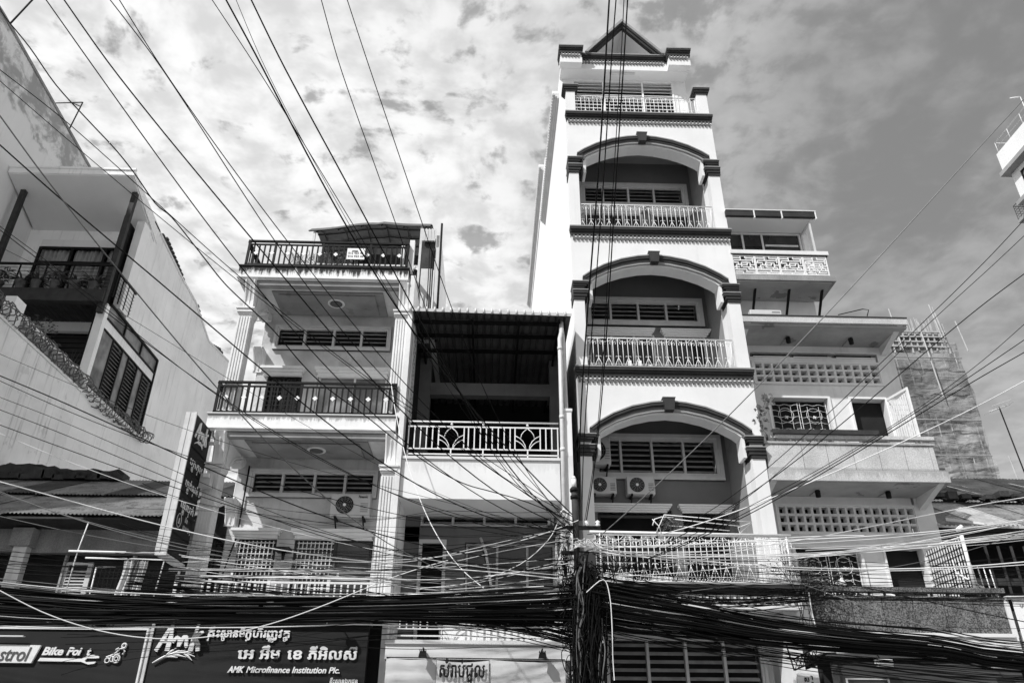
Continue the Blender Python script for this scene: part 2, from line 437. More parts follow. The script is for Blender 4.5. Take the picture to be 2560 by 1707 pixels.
def ac_unit(x, y, z, label, w=.80, h=.56, d=.30, word=False):
    t = thing('air_conditioner', label, 'air conditioner', (x+w/2, y, z), 'air conditioner condensers on the facades')
    build(MB().box(x, x+w, y-d, y, z, z+h), 'casing', M['cream_plastic'], t, bevel=.02)
    cx, cz, r = x+w*.36, z+h*.5, h*.40
    mb = MB()
    mb.prism([(cx+r*math.cos(2*math.pi*i/28), cz+r*math.sin(2*math.pi*i/28)) for i in range(28)], y-d-.008, y-d-.001)
    build(mb, 'fan_opening', M['dark'], t)
    mb = MB()
    for q in (1, .82, .64, .46, .28):
        mb.tube([(cx+r*q*math.cos(2*math.pi*i/24), y-d-.02, cz+r*q*math.sin(2*math.pi*i/24)) for i in range(25)], .0025, 4, False)
    for k in range(12):
        a = k*math.pi/6; mb.tube([(cx+.05*math.cos(a), y-d-.02, cz+.05*math.sin(a)), (cx+r*math.cos(a), y-d-.02, cz+r*math.sin(a))], .0022, 4, False)
    build(MB().prism([(cx+.035*math.cos(2*math.pi*i/12), cz+.035*math.sin(2*math.pi*i/12)) for i in range(12)], y-d-.03, y-d-.022), 'fan_hub', M['letter'], t)
    build(mb, 'fan_guard', M['louvre'], t)
    mb = MB()
    for k in range(5): mb.box(x+w*.76, x+w*.95, y-d-.006, y-d-.001, z+h*(.2+.09*k), z+h*(.2+.09*k)+.012)
    build(mb, 'vent_slots', M['print_grey'], t)
    if word: lettering('lettering', [('Panasonic', .085, 0, 0, dict(extrude=.002, off=.002, width=.2))], M['ink'], t, (x+w*.70, y-d-.003, z+h*.83))
    mb = MB()
    for q in (.15, .85): mb.box(x+w*q-.02, x+w*q+.02, y-d-.04, y+.05, z-.05, z-.005).hexa([(x+w*q-.015, y-.03, z-.28), (x+w*q+.015, y-.03, z-.28), (x+w*q+.015, y, z-.28), (x+w*q-.015, y, z-.28), (x+w*q-.015, y-d, z-.05), (x+w*q+.015, y-d, z-.05), (x+w*q+.015, y-d+.04, z-.05), (x+w*q-.015, y-d+.04, z-.05)])
    build(mb, 'bracket', M['black'], t)
    return t
def leaf_blob(mb, c, r, n, size=.05, squash=.8, droop=0):
    for _ in range(n):
        d = Vector((random.gauss(0, 1), random.gauss(0, 1), random.gauss(0, 1))).normalized()*r*random.random()**.45
        p = Vector(c)+Vector((d.x, d.y, d.z*squash))
        a = Vector((random.gauss(0, 1), random.gauss(0, 1), random.gauss(0, .6)-droop)).normalized(); b = a.cross(Vector((random.gauss(0, 1), random.gauss(0, 1), random.gauss(0, 1)))).normalized()
        s = size*random.uniform(.6, 1.4)
        mb.add([p, p+a*s+b*s*.32, p+a*s*2, p+a*s-b*s*.32], [(0, 1, 2, 3)])
def strap_leaves(mb, c, n, L, w=.02, up=.8, curl=1.2):
    for _ in range(n):
        az = random.uniform(0, 2*math.pi); l = L*random.uniform(.6, 1.15); e = random.uniform(.35, 1)*up
        d = Vector((math.cos(az), math.sin(az), 0)); pr = None; side = Vector((-d.y, d.x, 0))
        P = []
        for i in range(6):
            t = i/5; P.append(Vector(c)+d*l*t*(1-.35*e)+Vector((0, 0, l*(e*t*1.1-curl*(1-e*.5)*t*t*.7))))
        vs = []
        for i, p in enumerate(P):
            ww = w*(1-(i/5)**2)+.002; vs += [p-side*ww, p+side*ww]
        mb.add(vs, [(2*i, 2*i+1, 2*i+3, 2*i+2) for i in range(5)])

# ---------------------------------------------------------------- the tall narrow tower
TX = 4.0
def arch_curve(n=22):
    """outer and inner lines of the arch moulding relative to (TX, spring level)"""
    O = [(-1.83, .16), (-1.64, .31), (-1.28, .53), (-.84, .71), (-.40, .81), (0, .85)]
    I = [(-1.67, .02), (-1.52, .15), (-1.20, .33), (-.80, .48), (-.38, .575), (0, .61)]
    sy = lambda P: P+[(-x, z) for x, z in P[-2::-1]]
    return sy(O), sy(I)
def lerp_line(A, B, t): return [(a[0]+(b[0]-a[0])*t, a[1]+(b[1]-a[1])*t) for a, b in zip(A, B)]
def scroll_unit():
    """two bars with C-scrolls, arrow heads and feet: the railing's repeat, .234 wide, .80 high"""
    mb = MB(); r = .0075; w = .117
    mb.tube([(w*.5, 0, 0), (w*.5, 0, .80)], r, 5); mb.tube([(w*1.5, 0, 0), (w*1.5, 0, .74)], r, 5)
    c = w*.5
    for s in (-1, 1):
        mb.tube([(c, 0, .27), (c+s*w*.92, 0, .02)], r, 5)
        mb.tube([(c, 0, .27), (c+s*.015, 0, .315), (c+s*.045, 0, .32), (c+s*.06, 0, .295)], r*.9, 4)
        mb.tube(spiral(c+s*w*.38, .055, .045, R(90), s*-.85), r*.8, 4)
        mb.tube([(c+s*w, 0, .60), (c+s*w*.93, 0, .66)]+spiral(c+s*w*.58, .655, .045, R(0 if s > 0 else 180), s*.8), r*.85, 4)
    return mb
def scroll_top(wd=.468):
    mb = MB(); r = .0075
    for s in (-1, 1):
        mb.tube([(wd/2+s*wd*.5, 0, .70), (wd/2+s*wd*.30, 0, .725), (wd/2+s*wd*.16, 0, .78)]+spiral(wd/2+s*.045, .765, .038, R(20 if s > 0 else 160), s*.8), r*.85, 4)
    return mb
def iron_railing(parent, x0, x1, y, z, h=.80, name='iron_railing', dirx=(1, 0, 0)):
    mb = MB(); L = x1-x0
    mb.tube([(x0, y, z+h), (x1, y, z+h)], .016, 6); mb.tube([(x0, y, z+.015), (x1, y, z+.015)], .012, 6)
    mb.tube([(x0, y, z+h-.09), (x1, y, z+h-.09)], .006, 4); mb.tube([(x0, y, z+.11), (x1, y, z+.11)], .0055, 4)
    w = build(mb, name, M['white_metal'], parent)
    me = cached('scroll', lambda: scroll_unit().mesh('baluster', M['white_metal']))
    mt = cached('scrolltop', lambda: scroll_top().mesh('scroll', M['white_metal']))
    n = max(1, round(L/.234)); st = L/n
    for i in range(n):
        o = inst('baluster', me, w, (x0+i*st, y, z)); o.scale = (st/.234, 1, h/.80)
    for i in range(n//2):
        o = inst('scroll', mt, w, (x0+i*2*st, y, z+.0)); o.scale = (st*2/.468, 1, h/.80)
    return w
def cornice(parent, x0, x1, y, z, name='cornice', h=.24, proj=.13, side=True, depth=.1):
    """dark stepped moulding with a grey top edge, top at z, its face at y"""
    c = grp(name, parent, ((x0+x1)/2, y, z-h))
    e = .02
    build(MB().box(x0-e-.03, x1+e+.03, y-proj, y+depth, z-.035, z), 'top_edge', M['grey_trim'], c)
    mb = MB(); q = (z-.037, z-.10, z-.155, z-h)
    for i, (a, b, p) in enumerate(((q[0], q[1], proj-.015), (q[1]-.001, q[2], proj-.055), (q[2]-.001, q[3], proj-.09))):
        mb.box(x0-e+.0-(.02-.02*i*.5), x1+e+(.02-.02*i*.5), y-p, y+depth, b, a)
    build(mb, 'dark_moulding', M['dark_trim'], c)
    return c
def dentils(parent, x0, x1, y, z, st=.102, h=.15):
    """toothed band below the cornice: alternating long and short teeth with a dark line between"""
    d = build(MB().box(x0, x1, y-.012, y+.02, z-.045, z), 'dentil_band', M['dentil'], parent)
    me = cached('dentil%g' % h, lambda: MB().box(0, .045, -.045, -.013, -h, -.002).box(0, .045, -.05, -.0135, -h, -h+.05).mesh('dentil', M['dentil']))
    me2 = cached('dentilw', lambda: MB().box(.047, .098, -.04, -.013, -.075, -.046).mesh('dentil', M['white']))
    n = int((x1-x0)/st)
    for i in range(n):
        inst('dentil', me, d, (x0+i*st+.02, y, z)); inst('dentil', me2, d, (x0+i*st+.02, y, z))
    return d

def tower():
    t = thing('tower_house', 'tall white seven storey townhouse with dark trimmed arches and a pointed gable on top', 'building', (TX, 16, 0))
    xl, xr, il, ir = 1.94, 6.05, 2.20, 5.75
    Y, B = 16.0, 17.7
    # side and rear walls
    build(MB().box(1.94, 2.2, 16.30, 24.6, 4.0, 17.82).box(1.94, 2.2, 17.72, 24.6, 17.82, 21.1).box(1.94, 2.2, 16.9, 24.6, .13, 4.0), 'side_wall', M['tower_side'], t)
    build(MB().box(5.75, 6.05, 16.30, 24.6, 4.0, 17.82).box(5.75, 6.05, 17.72, 24.6, 17.82, 21.1).box(5.75, 6.05, 16.9, 24.6, .13, 4.0), 'side_wall', M['tower_side'], t)
    build(MB().box(1.98, 6.0, 24.61, 36, .13, 24.0), 'rear_block', M['tower_side'], t)
    for (y0, y1, z) in ((17.9, 24.55, 20.75), (24.7, 35.8, 23.7)):
        c = build(MB().box(1.72, 1.937, y0, y1, z-.10, z), 'side_cornice', M['white'], t)
        mb = MB()
        for i, p in enumerate((.17, .12, .06)): mb.box(1.937-p, 1.936, y0, y1, z-.17-.07*i, z-.103-.07*i)
        build(mb, 'stepped_moulding', M['frame'], c)
        me = cached('sd', lambda: MB().box(-.21, -.18, 0, .06, -.17, -.10).mesh('dentil', M['white']))
        for i in range(int((y1-y0)/.13)): inst('dentil', me, c, (1.937, y0+i*.13, z))
    # floors
    for k, z in enumerate((4.73, 9.75, 13.8, 17.85)):
        build(MB().box(il+.002, ir-.002, 16.26, B, z-.30, z-.02) if k else MB().box(il+.002, ir-.002, 16.26, B, z-.40, z-.02), 'floor_slab', M['white'], t)
        if k:
            cornice(t, xl, xr, Y, z, 'cornice')
            dentils(t, xl+.01, xr-.02, Y, z-.245)
    # arches
    O, I = arch_curve()
    for k, (sp, top) in enumerate(((8.05, 9.75), (12.10, 13.80), (16.15, 17.85))):
        lo = (4.73, 9.75, 13.80)[k]
        f = grp('arched_bay', t, (TX, Y, lo))
        mid = lerp_line(O, I, .5)
        aw = [(TX+x, sp+z) for x, z in mid]; tp = [(p[0], top-.24) for p in aw]
        mb = MB().strip(aw, tp, Y, Y+.30)
        mb.box(xl, aw[0][0], Y, Y+.30, sp-.0, top-.24).box(aw[-1][0], xr, Y, Y+.30, sp, top-.24)
        build(mb, 'front_wall', M['white'], f)
        # soffit lining of the arch, a white band stepping down to the capitals
        I2 = [(TX+x, sp+z) for x, z in I]; I1 = [(TX+x*.985, sp+z-.045) for x, z in I]
        lin = MB().strip(I1, I2, Y+.03, Y+.42)
        for s in (-1, 1): 
            xx = TX+s*1.66; lin.box(min(xx, xx-s*.07), max(xx, xx-s*.07), Y+.03, Y+.42, sp-.46, sp+.03)
        build(lin, 'arch_lining', M['white'], f)
        # piers
        for a, b in ((xl, il), (ir, xr)):
            build(MB().box(a, b, Y, Y+.295, lo+.001, sp-.50), 'pier', M['white'], f)
            o0, o1 = (a-.02, b+.10) if a < 3 else (a-.10, b+.02)
            c = grp('capital', f, ((a+b)/2, Y, sp-.5))
            for (z1, z0, e) in ((0, -.16, .02), (-.26, -.49, .03)):
                mb = MB(); h = (z1-z0)
                for i in range(3):
                    q = e+.055*(1-i/2.2)
                    mb.box(o0+.05*i*(0 if a < 3 else .9), o1-.05*i*(.9 if a < 3 else 0), Y-q, Y+.44, sp+z1-h*(i+1)/3, sp+z1-h*i/3-.002)
                build(mb, 'dark_moulding', M['dark_trim'], c)
                build(MB().box(o0-.015, o1+.015, Y-e-.075, Y+.44, sp+z1, sp+z1+.022), 'top_edge', M['grey_trim'], c)
            build(MB().box(a+.004, b-.004, Y+.012, Y+.44, sp-.26+.024, sp-.162), 'neck', M['white'], c)
        # moulding, three nested strips
        for (t0, t1, p, m, nm) in ((0, .14, .10, 'grey_trim', 'top_edge'), (.145, .45, .085, 'dark_trim', 'dark_moulding'), (.455, .72, .055, 'dark_trim', 'dark_moulding'), (.725, 1, .03, 'grey_trim', 'inner_edge')):
            A = [(TX+x, sp+z) for x, z in lerp_line(O, I, t0)]; Bq = [(TX+x, sp+z) for x, z in lerp_line(O, I, t1)]
            mb = MB().strip(A, Bq, Y-p, Y+.02)
            build(mb, nm, M[m], f)
        for s in (-1, 1):   # the vertical feet of the moulding down to the capitals
            A = TX+s*1.83; Bx = TX+s*1.67
            build(MB().box(min(A, Bx), max(A, Bx), Y-.07, Y+.02, sp+.024, sp+.15), 'dark_moulding', M['dark_trim'], f)
        build(MB().hexa([(TX-.10, Y-.17, sp+.58), (TX+.10, Y-.17, sp+.58), (TX+.10, Y, sp+.58), (TX-.10, Y, sp+.58), (TX-.14, Y-.17, sp+.88), (TX+.14, Y-.17, sp+.88), (TX+.14, Y, sp+.88), (TX-.14, Y, sp+.88)]), 'keystone', M['dark_trim'], f)
        build(MB().box(TX-.15, TX+.15, Y-.18, Y, sp+.882, sp+.90), 'keystone_cap', M['grey_trim'], f)
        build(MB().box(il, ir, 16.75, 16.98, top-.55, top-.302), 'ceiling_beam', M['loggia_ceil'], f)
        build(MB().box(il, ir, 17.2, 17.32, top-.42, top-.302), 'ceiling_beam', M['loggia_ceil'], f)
        if k: iron_railing(f, il-.02, ir-.02, Y+.05, lo+.02, .80)
        # back wall of the loggia
        back_wall(f, k, lo, top)
    # top room
    f = grp('top_room', t, (TX, 17.7, 17.85))
    build(MB().box(2.2, 2.36, B, B+.2, 17.83, 21.08).box(5.62, 5.75, B, B+.2, 17.83, 21.08), 'front_wall', M['white'], f)
    fr = MB().box(2.36, 5.62, B, B+.1, 21.0, 21.08)
    for x in (2.36, 3.33, 4.60, 5.58): fr.box(x, x+.05, B-.02, B+.08, 17.83, 21.0)
    w = build(fr, 'louvre_front', M['white_metal'], f)
    build(MB().box(2.36, 5.62, B+.4, B+.42, 17.83, 21.05), 'dark_opening', M['dark'], w)
    for i in range(3):
        a, b = (2.41, 3.38, 4.65)[i], (3.33, 4.60, 5.58)[i]
        me = MB().hexa([(0, 0, 0), (b-a, 0, 0), (b-a, .09, .06), (0, .09, .06), (0, 0, .02), (b-a, 0, .02), (b-a, .09, .08), (0, .09, .08)]).mesh('slat', M['white_metal'])
        for j in range(21): inst('slat', me, w, (a, B, 17.95+j*.145))
    for a, b in ((xl, il), (ir, xr)):
        p = build(MB().box(a, b, Y+.02, Y+.30, 17.851, 18.74), 'terrace_post', M['white'], f)
        mb = MB()
        for i in range(3): mb.box(a-.03-.03*i, b+.03+.03*i, Y-.01-.03*i, Y+.33+.03*i, 18.74+.065*i, 18.74+.065*(i+1)-.002)
        build(mb, 'cap', M['dark_trim'], p)
        build(MB().box(a-.10, b+.10, Y-.08, Y+.40, 18.935, 18.96), 'cap_edge', M['grey_trim'], p)
    iron_railing(f, il, ir, Y+.1, 17.87, .78)
    # roof
    rf = grp('roof', t, (TX, 17, 21.1))
    zs = 21.08
    build(MB().box(1.96, 6.04, 17.26, 24.6, zs, 21.30).box(1.92, 2.62, 17.0, 17.255, zs, 21.30).box(5.38, 6.08, 17.0, 17.255, zs, 21.30), 'eaves_slab', M['white'], rf)
    dentils(rf, 2.63, 5.37, 17.27, 21.46, .102, .155); dentils(rf, 1.93, 2.60, 17.0, 21.46, .102, .155); dentils(rf, 5.39, 6.06, 17.0, 21.46, .102, .155)
    build(MB().box(2.62, 5.38, 17.272, 17.5, 21.302, 21.48).box(1.94, 2.60, 17.012, 17.5, 21.302, 21.48).box(5.40, 6.06, 17.012, 17.5, 21.302, 21.48), 'frieze', M['white'], rf)
    cornice(rf, 1.93, 2.62, 17.0, 21.74, h=.27, depth=.5); cornice(rf, 5.38, 6.07, 17.0, 21.74, h=.27, depth=.5); cornice(rf, 2.70, 5.30, 17.27, 21.70, h=.24, depth=.3)
    ap, gx, gb = 23.30, 1.29, 21.70
    for s in (-1, 1):
        A = [(TX+.03, ap), (TX+.03+s*gx, gb)]; Bq = [(TX+.03, ap-.13), (TX+.03+s*(gx-.10), gb)]; C2 = [(TX+.03, ap-.32), (TX+.03+s*(gx-.26), gb)]
        build(MB().strip(A, Bq, 17.08, 20.0), 'gable_roof', M['grey_trim'], rf)
        build(MB().strip([(TX+.03, ap-.131), (TX+.03+s*(gx-.101), gb)], [(TX+.03, ap-.21), (TX+.03+s*(gx-.17), gb)], 17.12, 17.3), 'gable_moulding', M['dark_trim'], rf)
        build(MB().strip([(TX+.03, ap-.211), (TX+.03+s*(gx-.171), gb)], C2, 17.17, 17.3), 'gable_moulding', M['dark_trim'], rf)
        build(MB().strip([(TX+.03, ap-.25), (TX+.03+s*(gx-.2), gb)], [(TX+.03, ap-.33), (TX+.03+s*(gx-.27), gb)], 17.301, 20), 'gable_lining', M['white'], rf)
    build(MB().prism([(TX-1.2, gb), (TX+1.26, gb), (TX+.03, ap-.2)], 19.4, 19.5), 'gable_wall', M['white'], rf)
    build(MB().box(3.55, 4.35, 17.35, 17.42, zs-.05, zs-.002), 'tube_light', M['frame'], rf)
    # first-floor balcony with its own slab
    bz = 4.73
    b = grp('first_floor_balcony', t, (TX, 15.4, 4.3))
    build(MB().box(1.98, 6.10, 15.42, 16.3, 4.26, bz-.30), 'slab', M['white'], b)
    build(MB().box(1.98, 6.10, 15.45, 16.3, bz-.30, bz-.24).box(1.97, 6.11, 15.40, 16.3, bz-.24, bz-.02), 'slab_edge', M['white'], b)
    cornice(b, 1.98, 6.10, 15.40, bz, h=.20); dentils(b, 1.98, 6.08, 15.415, bz-.21, .135, .12)
    iron_railing(b, 2.05, 6.06, 15.45, bz+.02, .93)
    sr = iron_railing(b, 0, .80, 0, 0, .93); sr.parent = b; sr.rotation_euler = (0, 0, R(90)); sr.location = (6.07-TX, 15.86-16, bz+.02)
    rl = MB().tube([(2.0, 15.43, 5.73), (6.1, 15.43, 5.70)], .028, 8)
    build(rl, 'top_pipe', M['white_metal'], b)
    for x in (2.2, 6.0): build(MB().tube([(x, 15.43, bz), (x, 15.43, 5.71)], .016), 'post', M['white_metal'], b)
    # ground and mezzanine front
    g = grp('lower_front', t, (TX, 16.6, 0))
    build(MB().box(2.2, 2.32, 16.6, 16.8, .13, 4.26).box(5.62, 5.75, 16.6, 16.8, .13, 4.26).box(2.32, 5.62, 16.6, 16.8, 3.93, 4.26).box(2.32, 5.62, 16.6, 16.8, 2.3, 2.62), 'front_wall', M['amk'], g)
    louvre_window(g, 2.32, 5.60, 16.58, 2.62, 3.93, (3.22, 4.0, 4.78), 7)
    build(MB().box(2.32, 5.62, 16.7, 16.75, .13, 2.3), 'shutter', M['tin'], g)
    for a, b_ in ((5.76, 6.02), (1.94, 2.2)): build(MB().box(a, b_, 15.6, 16.28, .13, 4.255), 'pier', M['white'], g)
def back_wall(f, k, lo, top):
    B = 17.7; il, ir = 2.2, 5.75
    w0, w1 = ((7.60, 8.76), (11.86, 12.73), (15.86, 16.73))[k]
    hz = ((6.80, 6.97), (11.56, 11.72), (15.60, 15.76))[k]
    mb = MB().box(il, ir, B, B+.2, w1, top-.30).box(il, 2.42, B, B+.2, hz[1], w1).box(5.62, ir, B, B+.2, hz[1], w1).box(2.42, 5.62, B, B+.2, hz[1]-.1, w0)
    mb.box(il, 2.5, B, B+.2, lo, hz[1]-.1).box(4.26, 4.5, B, B+.2, lo, hz[1]-.1).box(5.6, ir, B, B+.2, lo, hz[1]-.1)
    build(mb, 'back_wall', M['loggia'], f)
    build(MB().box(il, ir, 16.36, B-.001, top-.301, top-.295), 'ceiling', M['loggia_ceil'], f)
    build(MB().box(ir-.006, ir-.001, 16.6, B, lo, top-.31), 'inner_shade_paint', M['loggia_ceil'], f)  # darker coat on the inner wall faces, loggia shade in its colour
    build(MB().box(il+.001, il+.006, 16.6, B, lo, top-.31), 'inner_shade_paint', M['loggia_ceil'], f)
    louvre_window(f, 2.42, 5.62, B-.004, w0, w1, ((3.14, 3.91, 4.69), (3.12, 3.87, 4.63), (3.12, 3.87, 4.63))[k], (6, 4, 4)[k], fw=.17)
    for a, b in ((2.3, 4.24), (4.40, 5.73)):
        mb = MB(); n = 4
        for i in range(n):
            q = i/(n-1); mb.box(a+.10*(1-q), b-.10*(1-q), B-.06-.14*q, B, hz[0]+(hz[1]-hz[0])*i/n, hz[0]+(hz[1]-hz[0])*(i+1)/n-.003)
        build(mb, 'window_hood', M['white'], f)
    for a, b in ((2.5, 4.26), (4.5, 5.6)):
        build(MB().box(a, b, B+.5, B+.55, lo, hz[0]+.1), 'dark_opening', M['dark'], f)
    if k == 0:
        d = build(MB().box(2.5, 4.26, B+.02, B+.06, hz[0]-.12, hz[0]-.06).box(2.5, 4.26, B+.02, B+.06, 5.92, 5.97).box(2.5, 2.56, B+.02, B+.06, lo, hz[0]-.12).box(4.2, 4.26, B+.02, B+.06, lo, hz[0]-.12).box(3.05, 3.12, B+.02, B+.06, lo, 5.92).box(3.62, 3.69, B+.02, B+.06, lo, 5.92), 'panelled_door', M['dark_trim'], f)
        for i in range(4):
            cx = 2.62+i*.40+.16
            P = [(cx+.14*math.cos(a*math.pi/10), 6.02+.30*math.sin(a*math.pi/10)) for a in range(11)]
            build(MB().prism(P, B+.03, B+.045), 'fanlight', M['frame'], d)
            P = [(cx+.06*math.cos(a*math.pi/8), 6.02+.15*math.sin(a*math.pi/8)) for a in range(9)]
            build(MB().prism(P, B+.015, B+.028), 'fanlight_centre', M['dark'], d)
    else:
        glazed(f, 2.5, 4.25, B+.05, lo, hz[0]+.05, (3.1, 3.7), name='glazed_door', fm=M['frame'])
        glazed(f, 4.5, 5.6, B+.05, lo, hz[0]+.05, (), name='glazed_door', fm=M['frame'])
tower()

# ---------------------------------------------------------------- balcony house with fluted columns
def fluted(parent, x0, x1, y0, y1, z0, z1, name='fluted_shaft'):
    n = 4; w = (x1-x0); mb = MB().box(x0, x1, y0+.02, y1, z0, z1)
    st = w/(2*n+1)
    for i in range(n+1): mb.box(x0+2*i*st+.002, x0+(2*i+1)*st-.002, y0, y0+.019, z0+.08, z1-.06)
    d = y1-y0-.02; st = d/(2*3+1)
    for sx in (0, 1):
        for i in range(4):
            a, b = y0+.02+2*i*st+.002, y0+.02+(2*i+1)*st-.002
            if sx: mb.box(x1, x1+.018, a, b, z0+.08, z1-.06)
            else: mb.box(x0-.018, x0, a, b, z0+.08, z1-.06)
    return build(mb, name, M['amk'], parent)
def capital(parent, x0, x1, y0, y1, z, h=.16):
    mb = MB()
    for i, e in enumerate((.015, .05, .03, .075)):
        mb.box(x0-e, x1+e, y0-e, y1+e, z+h*i/4, z+h*(i+1)/4-.002)
    return build(mb, 'capital', M['amk'], parent)
def console(parent, x0, x1, y, z0, z1, proj=.42, flip=1):
    """scrolled bracket: S profile in the yz plane, extruded, with raised ribs on its face"""
    P = []
    H = z1-z0
    for i in range(13):
        t = i/12; P.append((y-(.04+proj*(t**2.2))*flip, z0+H*t))
    poly = P+[(y, z1), (y, z0)]
    mb = MB().prism(poly, x0, x1, 'x')
    for q in (.12, .88): 
        xx = x0+(x1-x0)*q; mb.tube([(xx, p[0]-.008*flip, p[1]) for p in P], .02, 5)
    mb.tube([((x0+x1)/2, p[0]-.006*flip, p[1]) for p in P[1:-2]], .014, 5)
    return build(mb, 'console', M['amk'], parent)
def side_arch(parent, x0, x1, ya, yb, z0, z1):
    """half arch between the column and the wall, moulded"""
    n = 9; yc = yb; rr = yb-ya
    I = [(ya+rr*(1-math.cos(math.pi/2*i/n)), z0+(z1-z0-.12)*math.sin(math.pi/2*i/n)) for i in range(n+1)]
    mb = MB().strip(I, [(p[0], z1) for p in I], x0, x1, 'x')
    for q, o in ((-.03, .05), (-.03, .14)):
        for xx in (x0-.012, x1+.012): mb.tube([(xx, p[0]+o*.5, p[1]+o) for p in I[1:-1]], .018, 5)
    a = build(mb, 'side_arch', M['amk'], parent)
    for i in range(4):
        build(MB().box(x0-.03, x1+.03, yb-.42+.08*i, yb-.37+.08*i, z1-.30+.05*i, z1-.01), 'crest', M['amk'], a)
    return a
def flat_railing(parent, x0, x1, y, z, h, m, n, mb_w=.035, diamond=3, name='balcony_railing', side=None):
    w = build(MB().box(x0, x1, y-.03, y+.03, z+h-.045, z+h).box(x0, x1, y-.018, y+.018, z+h-.135, z+h-.10).box(x0, x1, y-.02, y+.02, z+.02, z+.055), name, m, parent)
    me = MB().box(-mb_w/2, mb_w/2, -.012, .012, .056, h-.136).mesh('baluster', m)
    md = MB().add([(-.058, -.016, 0), (0, -.016, -.058), (.058, -.016, 0), (0, -.016, .058), (-.058, -.004, 0), (0, -.004, -.058), (.058, -.004, 0), (0, -.004, .058)], [(0,1,2,3),(7,6,5,4),(0,4,5,1),(1,5,6,2),(2,6,7,3),(3,7,4,0)]).mesh('diamond', M['white_metal'])
    mp = MB().box(-.028, .028, -.02, .02, -.0, h-.046).mesh('post', m)
    for i in range(n+1):
        x = x0+.03+(x1-x0-.06)*i/n
        if i in (0, n) or i % 9 == 5: inst('post', mp, w, (x, y, z))
        else: inst('baluster', me, w, (x, y, z))
        if diamond and i % diamond == 1 and i < n: inst('diamond', md, w, (x+(x1-x0)/n*.5+.0, y-.005, z+h*.49))
    if side:
        for (xs, y1) in side:
            s = build(MB().box(xs-.03, xs+.03, y+.03, y1, z+h-.045, z+h).box(xs-.018, xs+.018, y+.03, y1, z+h-.135, z+h-.10).box(xs-.02, xs+.02, y+.03, y1, z+.02, z+.055), 'side_rail', m, w)
            ms = MB().box(-.012, .012, -mb_w/2, mb_w/2, .056, h-.136).mesh('baluster', m)
            k = int((y1-y)/.13)
            for i in range(1, k+1): inst('baluster', ms, w, (xs, y+.13*i, z))
    return w
def slab(parent, x0, x1, y0, y1, z0, z1, lip=.07):
    s = build(MB().box(x0, x1, y0, y1, z0, z1), 'balcony_slab', M['amk_edge'], parent)
    build(MB().box(x0-.01, x1+.01, y0-.03, y1, z0-.03, z0-.001).box(x0+.02, x1-.02, y0+.02, y1, z0-lip, z0-.031), 'edge_moulding', M['amk'], s)
    build(MB().box(x0-.02, x1+.02, y0-.03, y1, z1+.001, z1+.03), 'edge_cap', M['amk_edge'], s)
    return s
